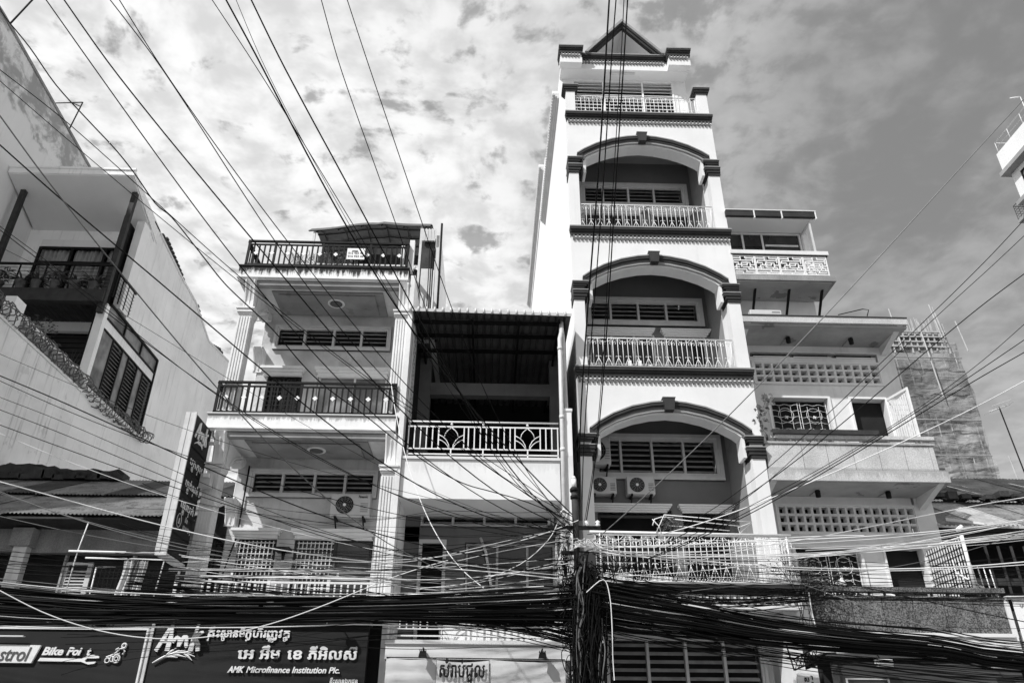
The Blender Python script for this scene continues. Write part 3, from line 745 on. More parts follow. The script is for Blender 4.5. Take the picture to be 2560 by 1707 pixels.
def amk_house():
    t = thing('balcony_house', 'narrow white balcony house with fluted columns, grimy slab edges and a roof terrace', 'building', (-4, 16, 0))
    W = 17.15
    build(MB().box(-5.95, -5.75, W+.25, 26, .13, 11.7).box(-2.1, -1.96, 15.9, 26, .13, 11.98).box(-5.75, -2.1, 25.8, 26, .13, 11.7), 'side_wall', M['amk'], t)
    build(MB().box(-5.85, -2.1, W+.25, 25.8, 11.62, 12.04), 'terrace_floor', M['amk'], t)
    for k, (zs, zb) in enumerate(((7.88, 4.30), (11.74, 8.2))):
        f = grp('storey', t, (-4, 16, zb))
        # wall with openings
        wz = (6.87, 10.66)[k]; wt = (7.53, 11.35)[k]; hz = (5.94, 9.94)[k]; tz = zs-.05
        mb = MB().box(-5.85, -5.56, W, W+.25, zb, tz).box(-5.56, -2.1, W, W+.25, wt, tz).box(-2.62, -2.1, W, W+.25, wz, wt).box(-5.56, -2.1, W, W+.25, hz+.04, wz)
        mb.box(-4.72, -4.33, W, W+.25, zb, hz+.04).box(-2.6, -2.1, W, W+.25, zb, hz+.04)
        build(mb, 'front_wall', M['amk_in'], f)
        louvre_window(f, -5.56, -2.62, W-.004, wz, wt, (-4.80, -4.07, -3.37), 4, sm=M['louvre'])
        for a, b in ((-5.72, -4.64), (-4.40, -2.55)):
            mb = MB()
            for i in range(3): mb.box(a+.04*(2-i), b-.04*(2-i), W-.10-.05*i, W, hz+.065*i, hz+.065*(i+1)-.004)
            mb.box(a+.06, b-.06, W-.09, W, hz-.02, hz-.003)
            build(mb, 'window_hood', M['amk'], f)
        # door with security grille, window
        d = glazed(f, -5.56, -4.74, W+.08, zb, hz+.03, (-5.15,), name='door', fm=M['dark_trim'])
        g = MB()
        for i in range(9): g.box(-5.52+i*.09, -5.50+i*.09, W-.01, W+.01, zb+.02, hz-.05)
        for i in range(14): g.box(-5.54, -4.76, W-.012, W+.008, zb+.1+i*.12, zb+.12+i*.12)
        build(g, 'security_grille', M['frame' if k == 0 else 'black'], d)
        w = glazed(f, -4.31, -2.62, W+.06, zb+.02, hz+.03, (-3.42,), name='sliding_window', fm=M['frame' if k else 'dark_trim'], gm=M['glass_pale' if k else 'window_glass'] if k else M['mirror'])
        if k == 0:
            g = MB()
            for i in range(9): g.box(-4.24+i*.09, -4.22+i*.09, W-.01, W+.01, zb+.02, hz-.05)
            for i in range(14): g.box(-4.26, -3.46, W-.012, W+.008, zb+.1+i*.12, zb+.12+i*.12)
            build(g, 'security_grille', M['frame'], w)
            c = wavy_curtain(w, -5.5, -4.8, W+.16, zb, hz, M['curtain']); c = wavy_curtain(w, -4.2, -3.45, W+.16, zb, hz, M['curtain'])
        build(MB().box(-5.56, -2.6, W+1.0, W+1.05, zb, hz+.05), 'dark_opening', M['dark'], f)
        # soffit
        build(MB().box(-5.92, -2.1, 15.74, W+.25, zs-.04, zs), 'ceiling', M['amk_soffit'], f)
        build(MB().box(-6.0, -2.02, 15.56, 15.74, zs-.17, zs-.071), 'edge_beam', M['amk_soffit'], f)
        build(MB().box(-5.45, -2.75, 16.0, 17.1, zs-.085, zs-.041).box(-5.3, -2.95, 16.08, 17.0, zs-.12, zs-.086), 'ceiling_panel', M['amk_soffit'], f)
        mb = MB(); cx, cy = -3.95, 16.42
        mb.lathe([(.21, -.122), (.21, -.145), (.17, -.15), (.165, -.135), (0, -.14)], (cx, cy, zs))
        r = build(mb, 'ceiling_rose', M['amk'], f)
        build(MB().lathe([(.15, -.155), (.10, -.175), (.0, -.18)], (cx, cy, zs)), 'lamp_glass', M['print_grey'], r)
        # columns
        ct = (6.95, 10.76)[k]
        for (a, b, nm) in ((-5.96, -5.68, 0), (-2.31, -2.04, 1)):
            cgrp = grp('column', f, ((a+b)/2, 15.7, zb))
            fluted(cgrp, a, b, 15.56, 15.84, zb+.12, ct)
            build(MB().box(a-.03, b+.03, 15.53, 15.87, zb, zb+.118), 'plinth', M['amk'], cgrp)
            capital(cgrp, a, b, 15.56, 15.84, ct+.002)
            build(MB().box(a+.03, b-.03, 15.66, 15.84, ct+.165, zs-.072), 'neck', M['amk'], cgrp)
            console(cgrp, a+.01, b-.01, 15.72, ct+.17, zs-.075, .20)
            bt = ct+.02
            side_arch(f, a+.02, b-.02, 15.86, W, ct-.25, zs-.172)
            console(f, a+.02 if nm == 0 else a+.02, b, W-.001, ct-.75, ct-.2, .32)
    slab(t, -6.16, -2.10, 15.5, 17.4, 11.76, 12.06); slab(t, -6.16, -2.10, 15.5, 17.4, 7.90, 8.20)
    # party pier at the right edge
    build(MB().box(-2.035, -1.93, 15.52, 15.9, .13, 11.9), 'party_pier', M['amk'], t)
    flat_railing(t, -6.08, -2.14, 15.52, 8.23, .77, M['black'], 30, side=[(-6.08, 17.1)])
    flat_railing(t, -6.06, -2.14, 15.52, 12.09, .74, M['black'], 30, side=[(-6.06, 17.1), (-2.16, 17.1)])
    # lower balcony
    l = grp('lower_balcony', t, (-4, 15.1, 4))
    build(MB().box(-6.15, -2.06, 15.02, 17.4, 3.98, 4.28), 'balcony_slab', M['amk'], l)
    flat_railing(l, -5.95, -2.16, 15.08, 4.28, .43, M['white_metal'], 30, .03, diamond=0, name='white_railing')
    build(MB().tube([(-6.1, 15.06, 4.80), (-2.1, 15.06, 4.80)], .028, 8), 'top_pipe', M['white_metal'], l)
    mp = MB().box(-.02, .02, -.012, .012, 0, .13).mesh('stub', M['white_metal'])
    for x in (-5.9, -4.9, -3.9, -2.9, -2.2): inst('stub', mp, l, (x, 15.06, 4.67))
    # ground floor behind the sign
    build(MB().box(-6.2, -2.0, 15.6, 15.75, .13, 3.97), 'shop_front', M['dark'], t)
    # conduit down the wall and camera
    build(MB().tube([(-5.60, 17.1, 7.6), (-5.60, 17.1, 6.0), (-5.75, 17.08, 5.2), (-5.8, 17.05, 4.4)], .018), 'conduit', M['black'], t)
    # roof terrace: stair room clad in sheet, awning
    r = grp('terrace_room', t, (-3.6, 18.2, 12.04))
    bw = build(MB().box(-5.05, -1.85, 18.1, 18.16, 12.05, 14.3), 'sheet_wall', M['tin_dark'], r)
    me = MB().box(-.02, .02, -.03, 0, 0, 2.2).mesh('rib', M['tin_dark'])
    for i in range(20): inst('rib', me, bw, (-5.0+i*.16, 18.1, 12.06))
    me = MB().box(0, 3.1, -.02, 0, 0, .02).mesh('batten', M['tin_under'])
    for i in range(4): inst('batten', me, bw, (-5.0, 18.07, 12.6+.42*i))
    # curved awning
    def cz(x): q = (x+2.9)/2.2; return 15.15-.24*q*q+.035*math.sin(x*3.1)+(.05 if x > -3.2 else 0)
    up = [(x, cz(x)) for x in [-5.12+i*.165 for i in range(21)]]; dn = [(x, z-.02) for x, z in up]
    A = MB(); 
    for i in range(20):
        (xa, za), (xb, zb_) = up[i], up[i+1]
        A.hexa([(xa, 18.0, za-.02), (xb, 18.0, zb_-.02), (xb, 19.6, zb_-.02+.1), (xa, 19.6, za-.02+.1), (xa, 18.0, za), (xb, 18.0, zb_), (xb, 19.6, zb_+.1), (xa, 19.6, za+.1)])
    # front part curls down towards the street
    for j in range(3):
        for i in range(20):
            (xa, za), (xb, zb_) = up[i], up[i+1]
            y0, y1 = 18.0-.33*j, 18.0-.33*(j+1); q0, q1 = .05*j*j+.06*j, .05*(j+1)**2+.06*(j+1)
            A.hexa([(xa, y1, za-.02-q1), (xb, y1, zb_-.02-q1), (xb, y0, zb_-.02-q0), (xa, y0, za-.02-q0), (xa, y1, za-q1), (xb, y1, zb_-q1), (xb, y0, zb_-q0), (xa, y0, za-q0)])
    aw = build(A, 'curved_awning', M['tin_under'], r)
    for j in range(5):
        y = 17.1+.45*j; k2 = max(0, (18.0-y)/.33); q = .05*k2*k2+.06*k2
        build(MB().tube([(x, y, z-.05-q+(max(0, y-18)*.06)) for x, z in up], .018, 4), 'purlin', M['black'], aw)
    for x in (-4.9, -4.3, -3.7, -3.15, -2.55, -1.95):
        pts = []
        for j in range(7):
            y = 17.0+.4*j; k2 = max(0, (18.0-y)/.33); q = .05*k2*k2+.06*k2
            pts.append((x, y, cz(x)-.08-q+max(0, y-18)*.06))
        build(MB().tube(pts, .018, 4), 'rafter', M['black'], aw)
    for x in (-4.95, -2.05): build(MB().box(x-.03, x+.03, 17.05, 17.11, 12.06, cz(x)-.6), 'awning_post', M['steel'], r)
    # scalloped fringe behind the railing
    F = MB(); 
    for i in range(24):
        x = -4.95+i*.12; F.add([(x, 17.5, 13.55), (x+.12, 17.5, 13.55), (x+.12, 17.5, 13.42), (x+.06, 17.46, 13.36), (x, 17.5, 13.42)], [(0, 1, 2, 3, 4)])
    build(F, 'scalloped_fringe', M['tin_white'], r)
    build(MB().box(-2.14, -2.02, 15.6, 15.72, 12.07, 13.0).box(-2.36, -2.28, 15.75, 15.83, 12.07, 12.95), 'white_post', M['white'], r)
    rb = build(MB().box(-1.98, -1.66, 17.0, 17.1, 10.9, 13.1).box(-1.62, -1.50, 17.0, 20, 10.9, 14.2), 'side_sheets', M['tin_white'], r)
    build(MB().box(-2.0, -1.64, 17.02, 17.06, 13.102, 14.1), 'dark_sheet', M['tin_dark'], rb)
    build(MB().tube([(-1.48, 17.0, 10.9), (-1.50, 17.0, 14.6)], .03), 'downpipe', M['black'], r)
    for i in range(3):
        z = 12.0+.5*i; build(MB().tube([(-1.75+.05*i, 16.95, 11), (-1.78+.05*i, 16.95, 13.8)], .012), 'conduit', M['black'], rb)
    mb = MB()
    for i in range(9): mb.box(-2.0+i*.04, -1.965+i*.04, 16.9-.01*(i % 2), 16.96-.01*(i % 2), 13.95, 14.35-.03*(i % 2))
    build(mb, 'white_valance', M['tin_white'], r)
amk_house()

# ---------------------------------------------------------------- recessed house with the sheet canopy
def lotus_panel():
    mb = MB(); r = .010; c = .275; H = .52
    def arc(pts, q=r): mb.tube(pts, q, 5)
    for s in (-1, 1):
        arc([(c+s*.035, 0, 0), (c+s*.05, 0, .10), (c+s*.10, 0, .20), (c+s*.18, 0, .28), (c+s*.275, 0, .33)])
        arc([(c+s*.05, 0, .0), (c+s*.07, 0, .07), (c+s*.13, 0, .14), (c+s*.20, 0, .19), (c+s*.275, 0, .22)])
        arc([(c+s*.15, 0, .27), (c+s*.13, 0, .36), (c+s*.08, 0, .43), (c, 0, .50)])
    return mb
def lotus_railing(parent, x0, x1, y, z, name='lotus_railing'):
    w = build(MB().tube([(x0, y, z+.83), (x1, y, z+.83)], .020, 8).box(x0, x1, y-.012, y+.012, z+.70, z+.73).box(x0, x1, y-.012, y+.012, z+.19, z+.215).box(x0, x1, y-.012, y+.012, z+.07, z+.095), name, M['white_metal'], parent)
    mb = cached('lbar', lambda: MB().box(-.012, .012, -.010, .010, .216, .70).mesh('baluster', M['white_metal']))
    ml = cached('lotus', lambda: lotus_panel().mesh('lotus', M['white_metal']))
    mball = cached('ball', lambda: MB().lathe([(.0, -.03), (.022, -.022), (.03, 0), (.022, .022), (0, .03)], (0, 0, 0), 10).mesh('ball', M['white_metal']))
    mp = cached('lpost', lambda: MB().box(-.014, .014, -.012, .012, 0, .19).mesh('post', M['white_metal']))
    L = x1-x0; lot = (x0+L*.205, x0+L*.71); hw = .275
    n = 25
    for i in range(n+1):
        x = x0+.02+(L-.04)*i/n
        if any(a < x < a+2*hw for a in lot): continue
        inst('baluster', mb, w, (x, y, z))
    for a in lot:
        inst('lotus', ml, w, (a, y, z+.20)); inst('baluster', mb, w, (a, y, z)); inst('baluster', mb, w, (a+2*hw, y, z))
        inst('ball', mball, w, (a+hw, y, z+.775)); inst('post', mp, w, (a+hw, y, z+.0))
    inst('ball', mball, w, (x0+L*.5, y, z+.775)); inst('post', mp, w, (x0+L*.5, y, z)); inst('post', mp, w, (x0+.02, y, z)); inst('post', mp, w, (x1-.02, y, z))
    return w
def middle_house():
    t = thing('recessed_house', 'plain pale house set between its neighbours, open dark upper floor under a ridged sheet canopy', 'building', (-.15, 16, 0))
    x0, x1 = -1.925, 1.72
    build(MB().box(x0, 1.45, 15.6, 15.85, 6.42, 7.28), 'parapet', M['mid'], t, bevel=.004)
    build(MB().box(x0, 1.46, 15.56, 15.88, 7.281, 7.34), 'ledge', M['mid'], t)
    lotus_railing(t, x0+.08, 1.44, 15.66, 7.34)
    build(MB().box(x0, 1.46, 15.851, 18.2, 6.44, 6.6), 'floor_slab', M['mid'], t)
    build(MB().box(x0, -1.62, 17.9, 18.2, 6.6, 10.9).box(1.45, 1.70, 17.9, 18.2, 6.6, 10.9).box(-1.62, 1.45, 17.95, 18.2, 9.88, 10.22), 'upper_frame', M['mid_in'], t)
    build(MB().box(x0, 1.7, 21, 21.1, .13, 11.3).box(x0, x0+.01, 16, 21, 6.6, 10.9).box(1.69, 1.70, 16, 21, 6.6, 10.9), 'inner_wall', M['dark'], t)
    # pipes and right pier
    build(MB().box(1.56, 1.72, 15.5, 15.9, .13, 8.40), 'pier', M['mid'], t); build(MB().box(1.54, 1.74, 15.48, 15.92, 8.401, 8.46), 'pier_cap', M['mid'], t)
    p = build(MB().tube([(1.50, 15.46, 3.6), (1.505, 15.46, 10.2), (1.56, 15.6, 10.45), (1.58, 15.75, 10.8)], .05, 10), 'drainpipe', M['steel'], t)
    build(MB().tube([(1.625, 15.62, 8.46), (1.60, 15.62, 10.3), (1.58, 15.7, 10.7)], .042, 10), 'drainpipe', M['steel'], t)
    for z in (5.2, 7.45, 8.2, 9.9): build(MB().tube([(1.503, 15.46, z), (1.503, 15.46, z+.08)], .058, 10), 'pipe_collar', M['steel'], p)
    # latticed strip beside the fluted column
    ls = build(MB().box(-1.925, -1.90, 15.92, 16.6, 8.4, 10.8), 'vent_strip', M['mid'], t)
    me = MB().add([(0, 0, 0), (0, .05, .05), (0, .10, 0), (0, .05, -.05)], [(0, 1, 2, 3)]).mesh('vent_hole', M['dark'])
    for i in range(14):
        for j in range(2): inst('vent_hole', me, ls, (-1.896, 16.05+j*.2+(i % 2)*.1, 8.6+i*.15))
    # canopy
    c = grp('sheet_canopy', t, (-.1, 15.5, 10.8))
    n = 20; xa, xb = -2.02, 1.80; st = (xb-xa)/n
    top = MB(); und = MB()
    
    prof = []
    for i in range(n):
        x = xa+i*st; prof += [(x, 0), (x+st*.12, .05), (x+st*.30, .05), (x+st*.42, 0)]
    prof.append((xb, 0))
    def z0(x): return 10.96-(x-xa)*.017
    A = [(x, z0(x)+d) for x, d in prof]
    v = [(x, 15.5, z) for x, z in A]+[(x, 21.2, z+.06) for x, z in A]+[(x, 15.5, z-.012) for x, z in A]+[(x, 21.2, z+.048) for x, z in A]
    k = len(A); fs = [(i, i+1, k+i+1, k+i) for i in range(k-1)]
    fu = [(2*k+i, 3*k+i, 3*k+i+1, 2*k+i+1) for i in range(k-1)]
    top.add(v, fs); und.add(v, fu)
    build(top, 'ridged_sheet', M['tin_white'], c); build(und, 'sheet_underside', M['tin_under'], c)
    # rolled front edge shows each ridge
    E = MB()
    for i in range(n):
        x = xa+i*st; z = z0(x)
        E.hexa([(x, 15.44, z-.10), (x+st, 15.44, z-.10-.003), (x+st, 15.50, z-.02), (x, 15.50, z-.02), (x, 15.43, z-.03), (x+st, 15.43, z-.03), (x+st, 15.5, z), (x, 15.5, z)])
        E.tube([(x+st*.21, 15.425, z-.11), (x+st*.21, 15.43, z-.0), (x+st*.21, 15.52, z+.03)], .026, 6)
    build(E, 'front_flashing', M['tin_white'], c)
    for y in (15.85, 16.5, 17.3): build(MB().box(xa+.12, xb-.12, y, y+.06, 10.78, 10.86), 'beam', M['black'], c)
    for x in (-1.8, -.55, .55, 1.5): build(MB().box(x, x+.05, 15.55, 21.0, 10.72, 10.778), 'rafter', M['black'], c)
    # lower recess
    W = 17.0; f = grp('lower_storey', t, (-.15, W, 3.6))
    mb = MB().box(x0, 1.46, W, W+.2, 5.88, 6.22).box(x0, -1.58, W, W+.2, 3.6, 6.44).box(-1.58, 1.46, W, W+.2, 6.22, 6.24).box(-.97, -.56, W, W+.2, 3.6, 5.88)
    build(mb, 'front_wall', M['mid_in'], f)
    louvre_window(f, -1.56, 1.40, W-.004, 6.22, 6.76, (-.85, -.15, .55), 4, fw=.05, back=True)
    build(MB().box(1.46, 1.6, 15.9, W+.2, 3.6, 6.44).box(x0, x0+.02, 15.9, W, 3.6, 6.44), 'side_wall', M['amk'], f)
    glazed(f, -.54, 1.42, W+.06, 3.62, 5.86, (.15, .81), name='window', fm=M['louvre'])
    build(MB().box(-1.56, -.98, W+.5, W+.52, 3.6, 5.88), 'dark_opening', M['dark'], f)
    fr = MB().box(-1.57, -1.50, W-.03, W+.05, 3.6, 5.93).box(-1.04, -.97, W-.03, W+.05, 3.6, 5.93).box(-1.50, -1.04, W-.03, W+.05, 5.85, 5.93)
    build(fr, 'door_frame', M['frame'], f)
    build(MB().tube([(-.22, 16.9, 5.95), (-.1, 16.7, 5.6), (.02, 16.55, 4.9)], .03), 'leaning_pipe', M['frame'], f)
    build(MB().box(x0, 1.52, 15.36, W+.2, 3.30, 3.56), 'balcony_slab', M['mid'], f); build(MB().box(x0-.01, 1.53, 15.32, 15.7, 3.561, 3.63), 'ledge', M['mid'], f)
    lotus_railing(f, x0+.08, 1.44, 15.42, 3.63)
    build(MB().box(-.88, 1.44, 15.60, 15.7, 3.64, 4.12), 'balcony_screen', M['mid'], f)
    build(MB().box(x0, 1.52, 15.5, 15.6, .13, 3.28), 'shop_front', M['concrete'], t)
middle_house()

# ---------------------------------------------------------------- right-hand house with breeze blocks
def breeze(parent, x0, x1, y, z0, z1, nc, nr):
    w = (x1-x0)/nc; h = (z1-z0)/nr
    g = build(MB().box(x0-.06, x1+.06, y-.04, y+.05, z1, z1+.05).box(x0-.06, x1+.06, y-.04, y+.05, z0-.05, z0).box(x0-.06, x0-.001, y-.04, y+.05, z0, z1).box(x1+.001, x1+.06, y-.04, y+.05, z0, z1), 'breeze_block_screen', M['rb'], parent)
    e = .026
    def mk():
        m = MB().box(.002, w-.002, -.02, .16, .002, e).box(.002, w-.002, -.02, .16, h-e, h-.002).box(.002, e, -.02, .16, e, h-e).box(w-e, w-.002, -.02, .16, e, h-e)
        m.add([(e, .0, e), (w-e, .0, e), (w-e, .0, h-e), (e, .0, h-e), (w*.2, .14, h*.2), (w*.8, .14, h*.2), (w*.8, .14, h*.8), (w*.2, .14, h*.8)], [(0, 1, 5, 4), (1, 2, 6, 5), (2, 3, 7, 6), (3, 0, 4, 7)])
        return m.mesh('breeze_block', M['rb'])
    me = mk()
    for i in range(nc):
        for j in range(nr): inst('breeze_block', me, g, (x0+i*w, y, z0+j*h))
    build(MB().box(x0, x1, y+.25, y+.27, z0, z1), 'dark_opening', M['dark'], g)
    return g
def lattice_unit():
    """fretwork of short bars, .70 wide .60 high"""
    mb = MB(); W, H, q = .70, .60, .0135
    def h(x0, x1, z): mb.box(x0*W, x1*W, -.015, .015, z*H-q, z*H+q)
    def v(x, z0, z1): mb.box(x*W-q, x*W+q, -.0145, .0145, z0*H, z1*H)
    for z in (.03, .97): h(0, 1, z)
    v(0.02, 0, 1); v(.98, 0, 1)
    h(.02, .40, .86); h(.60, .98, .86); h(.10, .90, .74); h(.02, .3, .62); h(.42, .78, .62); h(.20, .66, .50); h(.76, .98, .50); h(.1, .34, .38); h(.46, .88, .38); h(.02, .60, .26); h(.70, .98, .26); h(.12, .44, .14); h(.56, .9, .14)
    v(.40, .74, .97); v(.60, .86, .97); v(.10, .62, .74); v(.90, .62, .86); v(.30, .50, .62); v(.42, .38, .62); v(.66, .50, .62); v(.78, .38, .62); v(.20, .26, .50); v(.88, .26, .38); v(.60, .14, .26); v(.44, .03, .14); v(.70, .26, .38)
    return mb
def window_grille(parent, x0, x1, y, z0, z1):
    """white iron grille: wavy bars, circles and small blossoms"""
    mb = MB(); r = .0055
    for i in range(8):
        z = z0+.06+(z1-z0-.12)*i/7
        mb.tube([(x0+(x1-x0)*k/24, y, z+.018*math.sin(k*1.3)) for k in range(25)], r, 4)
    xm = (x0+x1)/2
    for x in (x0+.02, xm-.03, xm+.03, x1-.02): mb.tube([(x, y, z0), (x, y, z1)], r*1.2, 4)
    for c in ((x0+xm)/2, (x1+xm)/2):
        for k in range(2):
            cz = z0+(z1-z0)*(.27+.46*k); rr = min((xm-x0)*.27, (z1-z0)*.2)
            mb.tube([(c+rr*math.cos(a*math.pi/8), y-.004, cz+rr*math.sin(a*math.pi/8)) for a in range(17)], r, 4)
            for a in (0, 1, 2, 3): mb.tube([(c, y-.006, cz-rr*.3), (c+.045*math.cos(a*1.57+.5), y-.006, cz-rr*.3+.045*math.sin(a*1.57+.5))], .016, 5)
        for x in (c-.14, c+.14): mb.tube([(x, y, z0+.1), (x, y, z1-.1)], r*.8, 4)
    return build(mb, 'security_grille', M['white_metal'], parent)
def haunch(parent, x, y0, y1, z, dz, w=.12):
    return build(MB().prism([(y0, z), (y1, z), (y1, z-dz)], x, x+w, 'x'), 'bracket', M['rb'], parent)
def right_house():
    t = thing('screen_block_house', 'stepped house with breeze block screens, terrazzo balcony fronts and fretwork railing at the top', 'building', (8, 16, 0))
    W = 17.1; xr = 10.14
    build(MB().box(6.10, 6.3, W+.2, 27, .13, 11.0).box(xr-.15, xr, W+.2, 27, .13, 11.0).box(6.3, xr-.15, 26.8, 27, .13, 11.0), 'side_wall', M['rb'], t)
    for k, (zb, zt, wb, wt, bb, bt, nc) in enumerate(((3.85, 7.06, 4.7, 5.89, 6.22, 6.83, 16), (7.33, 11.02, 8.2, 9.55, 9.97, 10.52, 14))):
        f = grp('storey', t, (8, W, zb))
        mb = MB().box(6.1, 6.5, W, W+.2, zb, zt).box(6.5, 9.72, W, W+.2, bt+.05, zt if k == 0 else 10.70).box(9.78, 10.2, W, W+.2, zb, zt).box(6.5, 9.78, W, W+.2, wt, bb-.05).box(8.25, 8.82, W, W+.2, zb, wt).box(9.68, 9.78, W, W+.2, zb, wt).box(6.5, 6.80, W, W+.2, zb, wt).box(6.8, 8.25, W, W+.2, zb, wb)
        if k: mb.box(6.5, 9.78, W, W+.2, 10.82, zt)
        mb.box(9.72, 9.78, W, W+.2, bb-.05, bt+.05)
        build(mb, 'front_wall', M['rb'], f)
        for q in range(4): build(MB().box(9.85, 10.201, W-.006, W-.001, wb+.2+q*.14+(.6 if k else .3), wb+.212+q*.14+(.6 if k else .3)), 'wall_groove', M['print_grey'], f)
        breeze(f, 6.56, 9.72, W-.001, bb, bt, nc, 3)
        if k:
            for a, b in ((6.6, 7.48), (7.64, 8.55), (8.73, 9.67)):
                v = build(MB().box(a-.03, b+.03, W-.03, W-.002, 10.82, 10.85).box(a-.03, b+.03, W-.03, W-.002, 10.68, 10.71), 'vent_frame', M['rb'], f)
                build(MB().box(a, b, W+.1, W+.12, 10.70, 10.82), 'dark_opening', M['dark'], v)
        # window with grille
        w = build(MB().box(6.74, 8.31, W-.05, W, wt, wt+.05).box(6.74, 6.80, W-.05, W, wb, wt).box(8.25, 8.31, W-.05, W, wb, wt), 'window', M['white'], f)
        build(MB().box(6.8, 8.25, W+.26, W+.28, wb, wt), 'dark_opening', M['dark'], w)
        window_grille(w, 6.83, 8.22, W+.05, wb+.02, wt-.10)
        d = build(MB().box(8.78, 9.72, W-.05, W, wt, wt+.05).box(8.78, 8.82, W-.05, W, zb, wt).box(9.68, 9.72, W-.05, W, zb, wt), 'open_doorway', M['white'], f)
        build(MB().box(8.82, 9.68, W+.22, W+.24, zb, wt), 'dark_opening', M['dark'], d)
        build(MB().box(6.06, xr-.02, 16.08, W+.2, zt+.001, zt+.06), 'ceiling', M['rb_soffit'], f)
    # shutter leaf standing open over the upper balcony
    s = grp('open_shutter', t, (9.72, 16.55, 7.7))
    build(MB().box(9.70, 9.74, 16.08, 16.12, 7.5, 9.42).box(9.70, 9.74, 17.02, 17.06, 7.5, 9.55).hexa([(9.70, 16.12, 9.36), (9.74, 16.12, 9.36), (9.74, 17.02, 9.49), (9.70, 17.02, 9.49), (9.70, 16.12, 9.42), (9.74, 16.12, 9.42), (9.74, 17.02, 9.55), (9.70, 17.02, 9.55)]), 'shutter_frame', M['white_metal'], s)
    me = MB().box(-.008, .008, 0, .052, 0, 1.82).mesh('plank', M['white_metal'])
    for i in range(9): inst('plank', me, s, (9.722, 16.14+i*.098, 7.52))
    # lower open security cage
    s = grp('open_window_cage', t, (9.4, 16, 4.6))
    mb = MB().box(9.66, 9.70, 15.5, 15.54, 4.7, 5.75).box(9.66, 9.70, 17.0, 17.04, 4.7, 5.88)
    mb.tube([(9.68, 15.52, 5.74), (9.68, 17.02, 5.87)], .02, 4)
    build(mb, 'cage_frame', M['white_metal'], s)
    me = MB().box(-.006, .006, -.006, .006, 0, 1.12).mesh('bar', M['black']); mw = MB().box(-.006, .006, 0, .05, 0, 1.1).mesh('slat', M['white_metal'])
    for i in range(14): inst('bar', me, s, (9.68, 15.6+i*.1, 4.68)); inst('slat', mw, s, (9.69, 15.62+i*.1, 4.68))
    mh = MB().box(-.005, .005, 0, 1.44, -.005, .005).mesh('bar', M['black'])
    for i in range(8): inst('bar', mh, s, (9.675, 15.56, 4.78+i*.13))
    # upper terrazzo balcony
    b = grp('upper_balcony', t, (8, 16, 7.07))
    build(MB().box(6.07, 10.10, 16.0, W-.001, 7.075, 7.33), 'slab', M['stone'], b)
    js = [6.11, 6.92, 7.48, 8.07, 8.65, 9.24, 9.82, 9.93]
    for i in range(7): build(MB().box(js[i]+.006, js[i+1]-.006, 16.03, 16.14, 7.345, 7.92), 'facing_panel', M['stone'], b)
    build(MB().box(6.09, 9.94, 16.05, 16.13, 7.331, 7.93), 'parapet_core', M['print_grey'], b)
    build(MB().box(9.82, 9.935, 16.145, W, 7.331, 7.92), 'side_parapet', M['stone'], b)
    build(MB().box(6.08, 9.96, 16.0, 16.17, 7.93, 7.98), 'parapet_cap', M['stone'], b)
    build(MB().box(6.25, 9.98, 15.99, 16.16, 8.06, 8.14), 'handrail', M['stone'], b)
    mp = MB().box(-.02, .02, -.02, .02, 0, .08).mesh('rail_stub', M['stone'])
    for i in range(12): inst('rail_stub', mp, b, (6.4+i*.32, 16.08, 7.98))
    build(MB().box(6.30, 8.72, 15.93, 16.10, 8.142, 8.25), 'dark_plank', M['wood'], b)
    haunch(b, 9.86, 16.05, W, 7.074, .30, .14); haunch(b, 6.12, 16.05, W, 7.074, .30, .14)
    # lower pebbledash balcony
    b = grp('lower_balcony', t, (8.2, 15.3, 3.5))
    build(MB().box(6.25, 10.11, 15.28, W-.001, 3.46, 3.76), 'slab', M['white'], b)
    build(MB().box(6.20, 10.03, 15.24, 15.5, 3.765, 3.83), 'ledge', M['white'], b)
    js = [6.28, 7.02, 7.62, 8.22, 8.82, 9.41, 10.02]
    for i in range(6): build(MB().box(js[i]+.008, js[i+1]-.008, 15.30, 15.42, 3.835, 4.46), 'facing_panel', M['stone_dark'], b)
    build(MB().box(6.27, 10.03, 15.33, 15.40, 3.831, 4.455), 'parapet_core', M['dark'], b)
    build(MB().box(6.26, 10.05, 15.27, 15.45, 4.465, 4.51), 'parapet_cap', M['stone_dark'], b)
    build(MB().box(6.40, 10.09, 15.26, 15.46, 4.59, 4.68), 'handrail', M['stone_dark'], b)
    mp = MB().box(-.02, .02, -.02, .02, 0, .08).mesh('rail_stub', M['stone_dark'])
    for i in range(12): inst('rail_stub', mp, b, (6.5+i*.31, 15.36, 4.51))
    build(MB().box(10.035, 10.12, 15.28, W, 3.76, 4.5), 'white_end_post', M['white'], b)
    # roof slab over the upper storey
    r = grp('roof_slab', t, (8, 16, 11.02))
    build(MB().box(6.05, 10.12, 16.0, 27, 11.085, 11.25), 'slab', M['stone'], r)
    build(MB().box(6.05, 10.13, 15.98, 16.3, 11.251, 11.275), 'slab_edge', M['dark_trim'], r)
    haunch(r, 9.88, 16.05, W, 11.084, .30, .14); haunch(r, 6.12, 16.05, W, 11.084, .30, .14)
    build(MB().box(6.2, 9.5, 16.3, 16.4, 11.276, 11.42), 'upstand', M['tin_dark'], r)
    build(MB().tube([(8.6, 16.3, 11.5), (9.2, 16.2, 11.62), (9.35, 16.2, 11.6), (9.3, 16.25, 11.45)], .012), 'bent_rod', M['black'], r)
    # drying pipe bracket at the left of the upper storey
    # top storey, set in
    p = grp('top_storey', t, (7.2, 16, 12.3))
    build(MB().box(6.06, 8.6, 16.0, 16.98, 12.31, 12.44).box(6.06, 8.52, 16.02, 16.98, 12.441, 12.47), 'slab', M['concrete'], p)
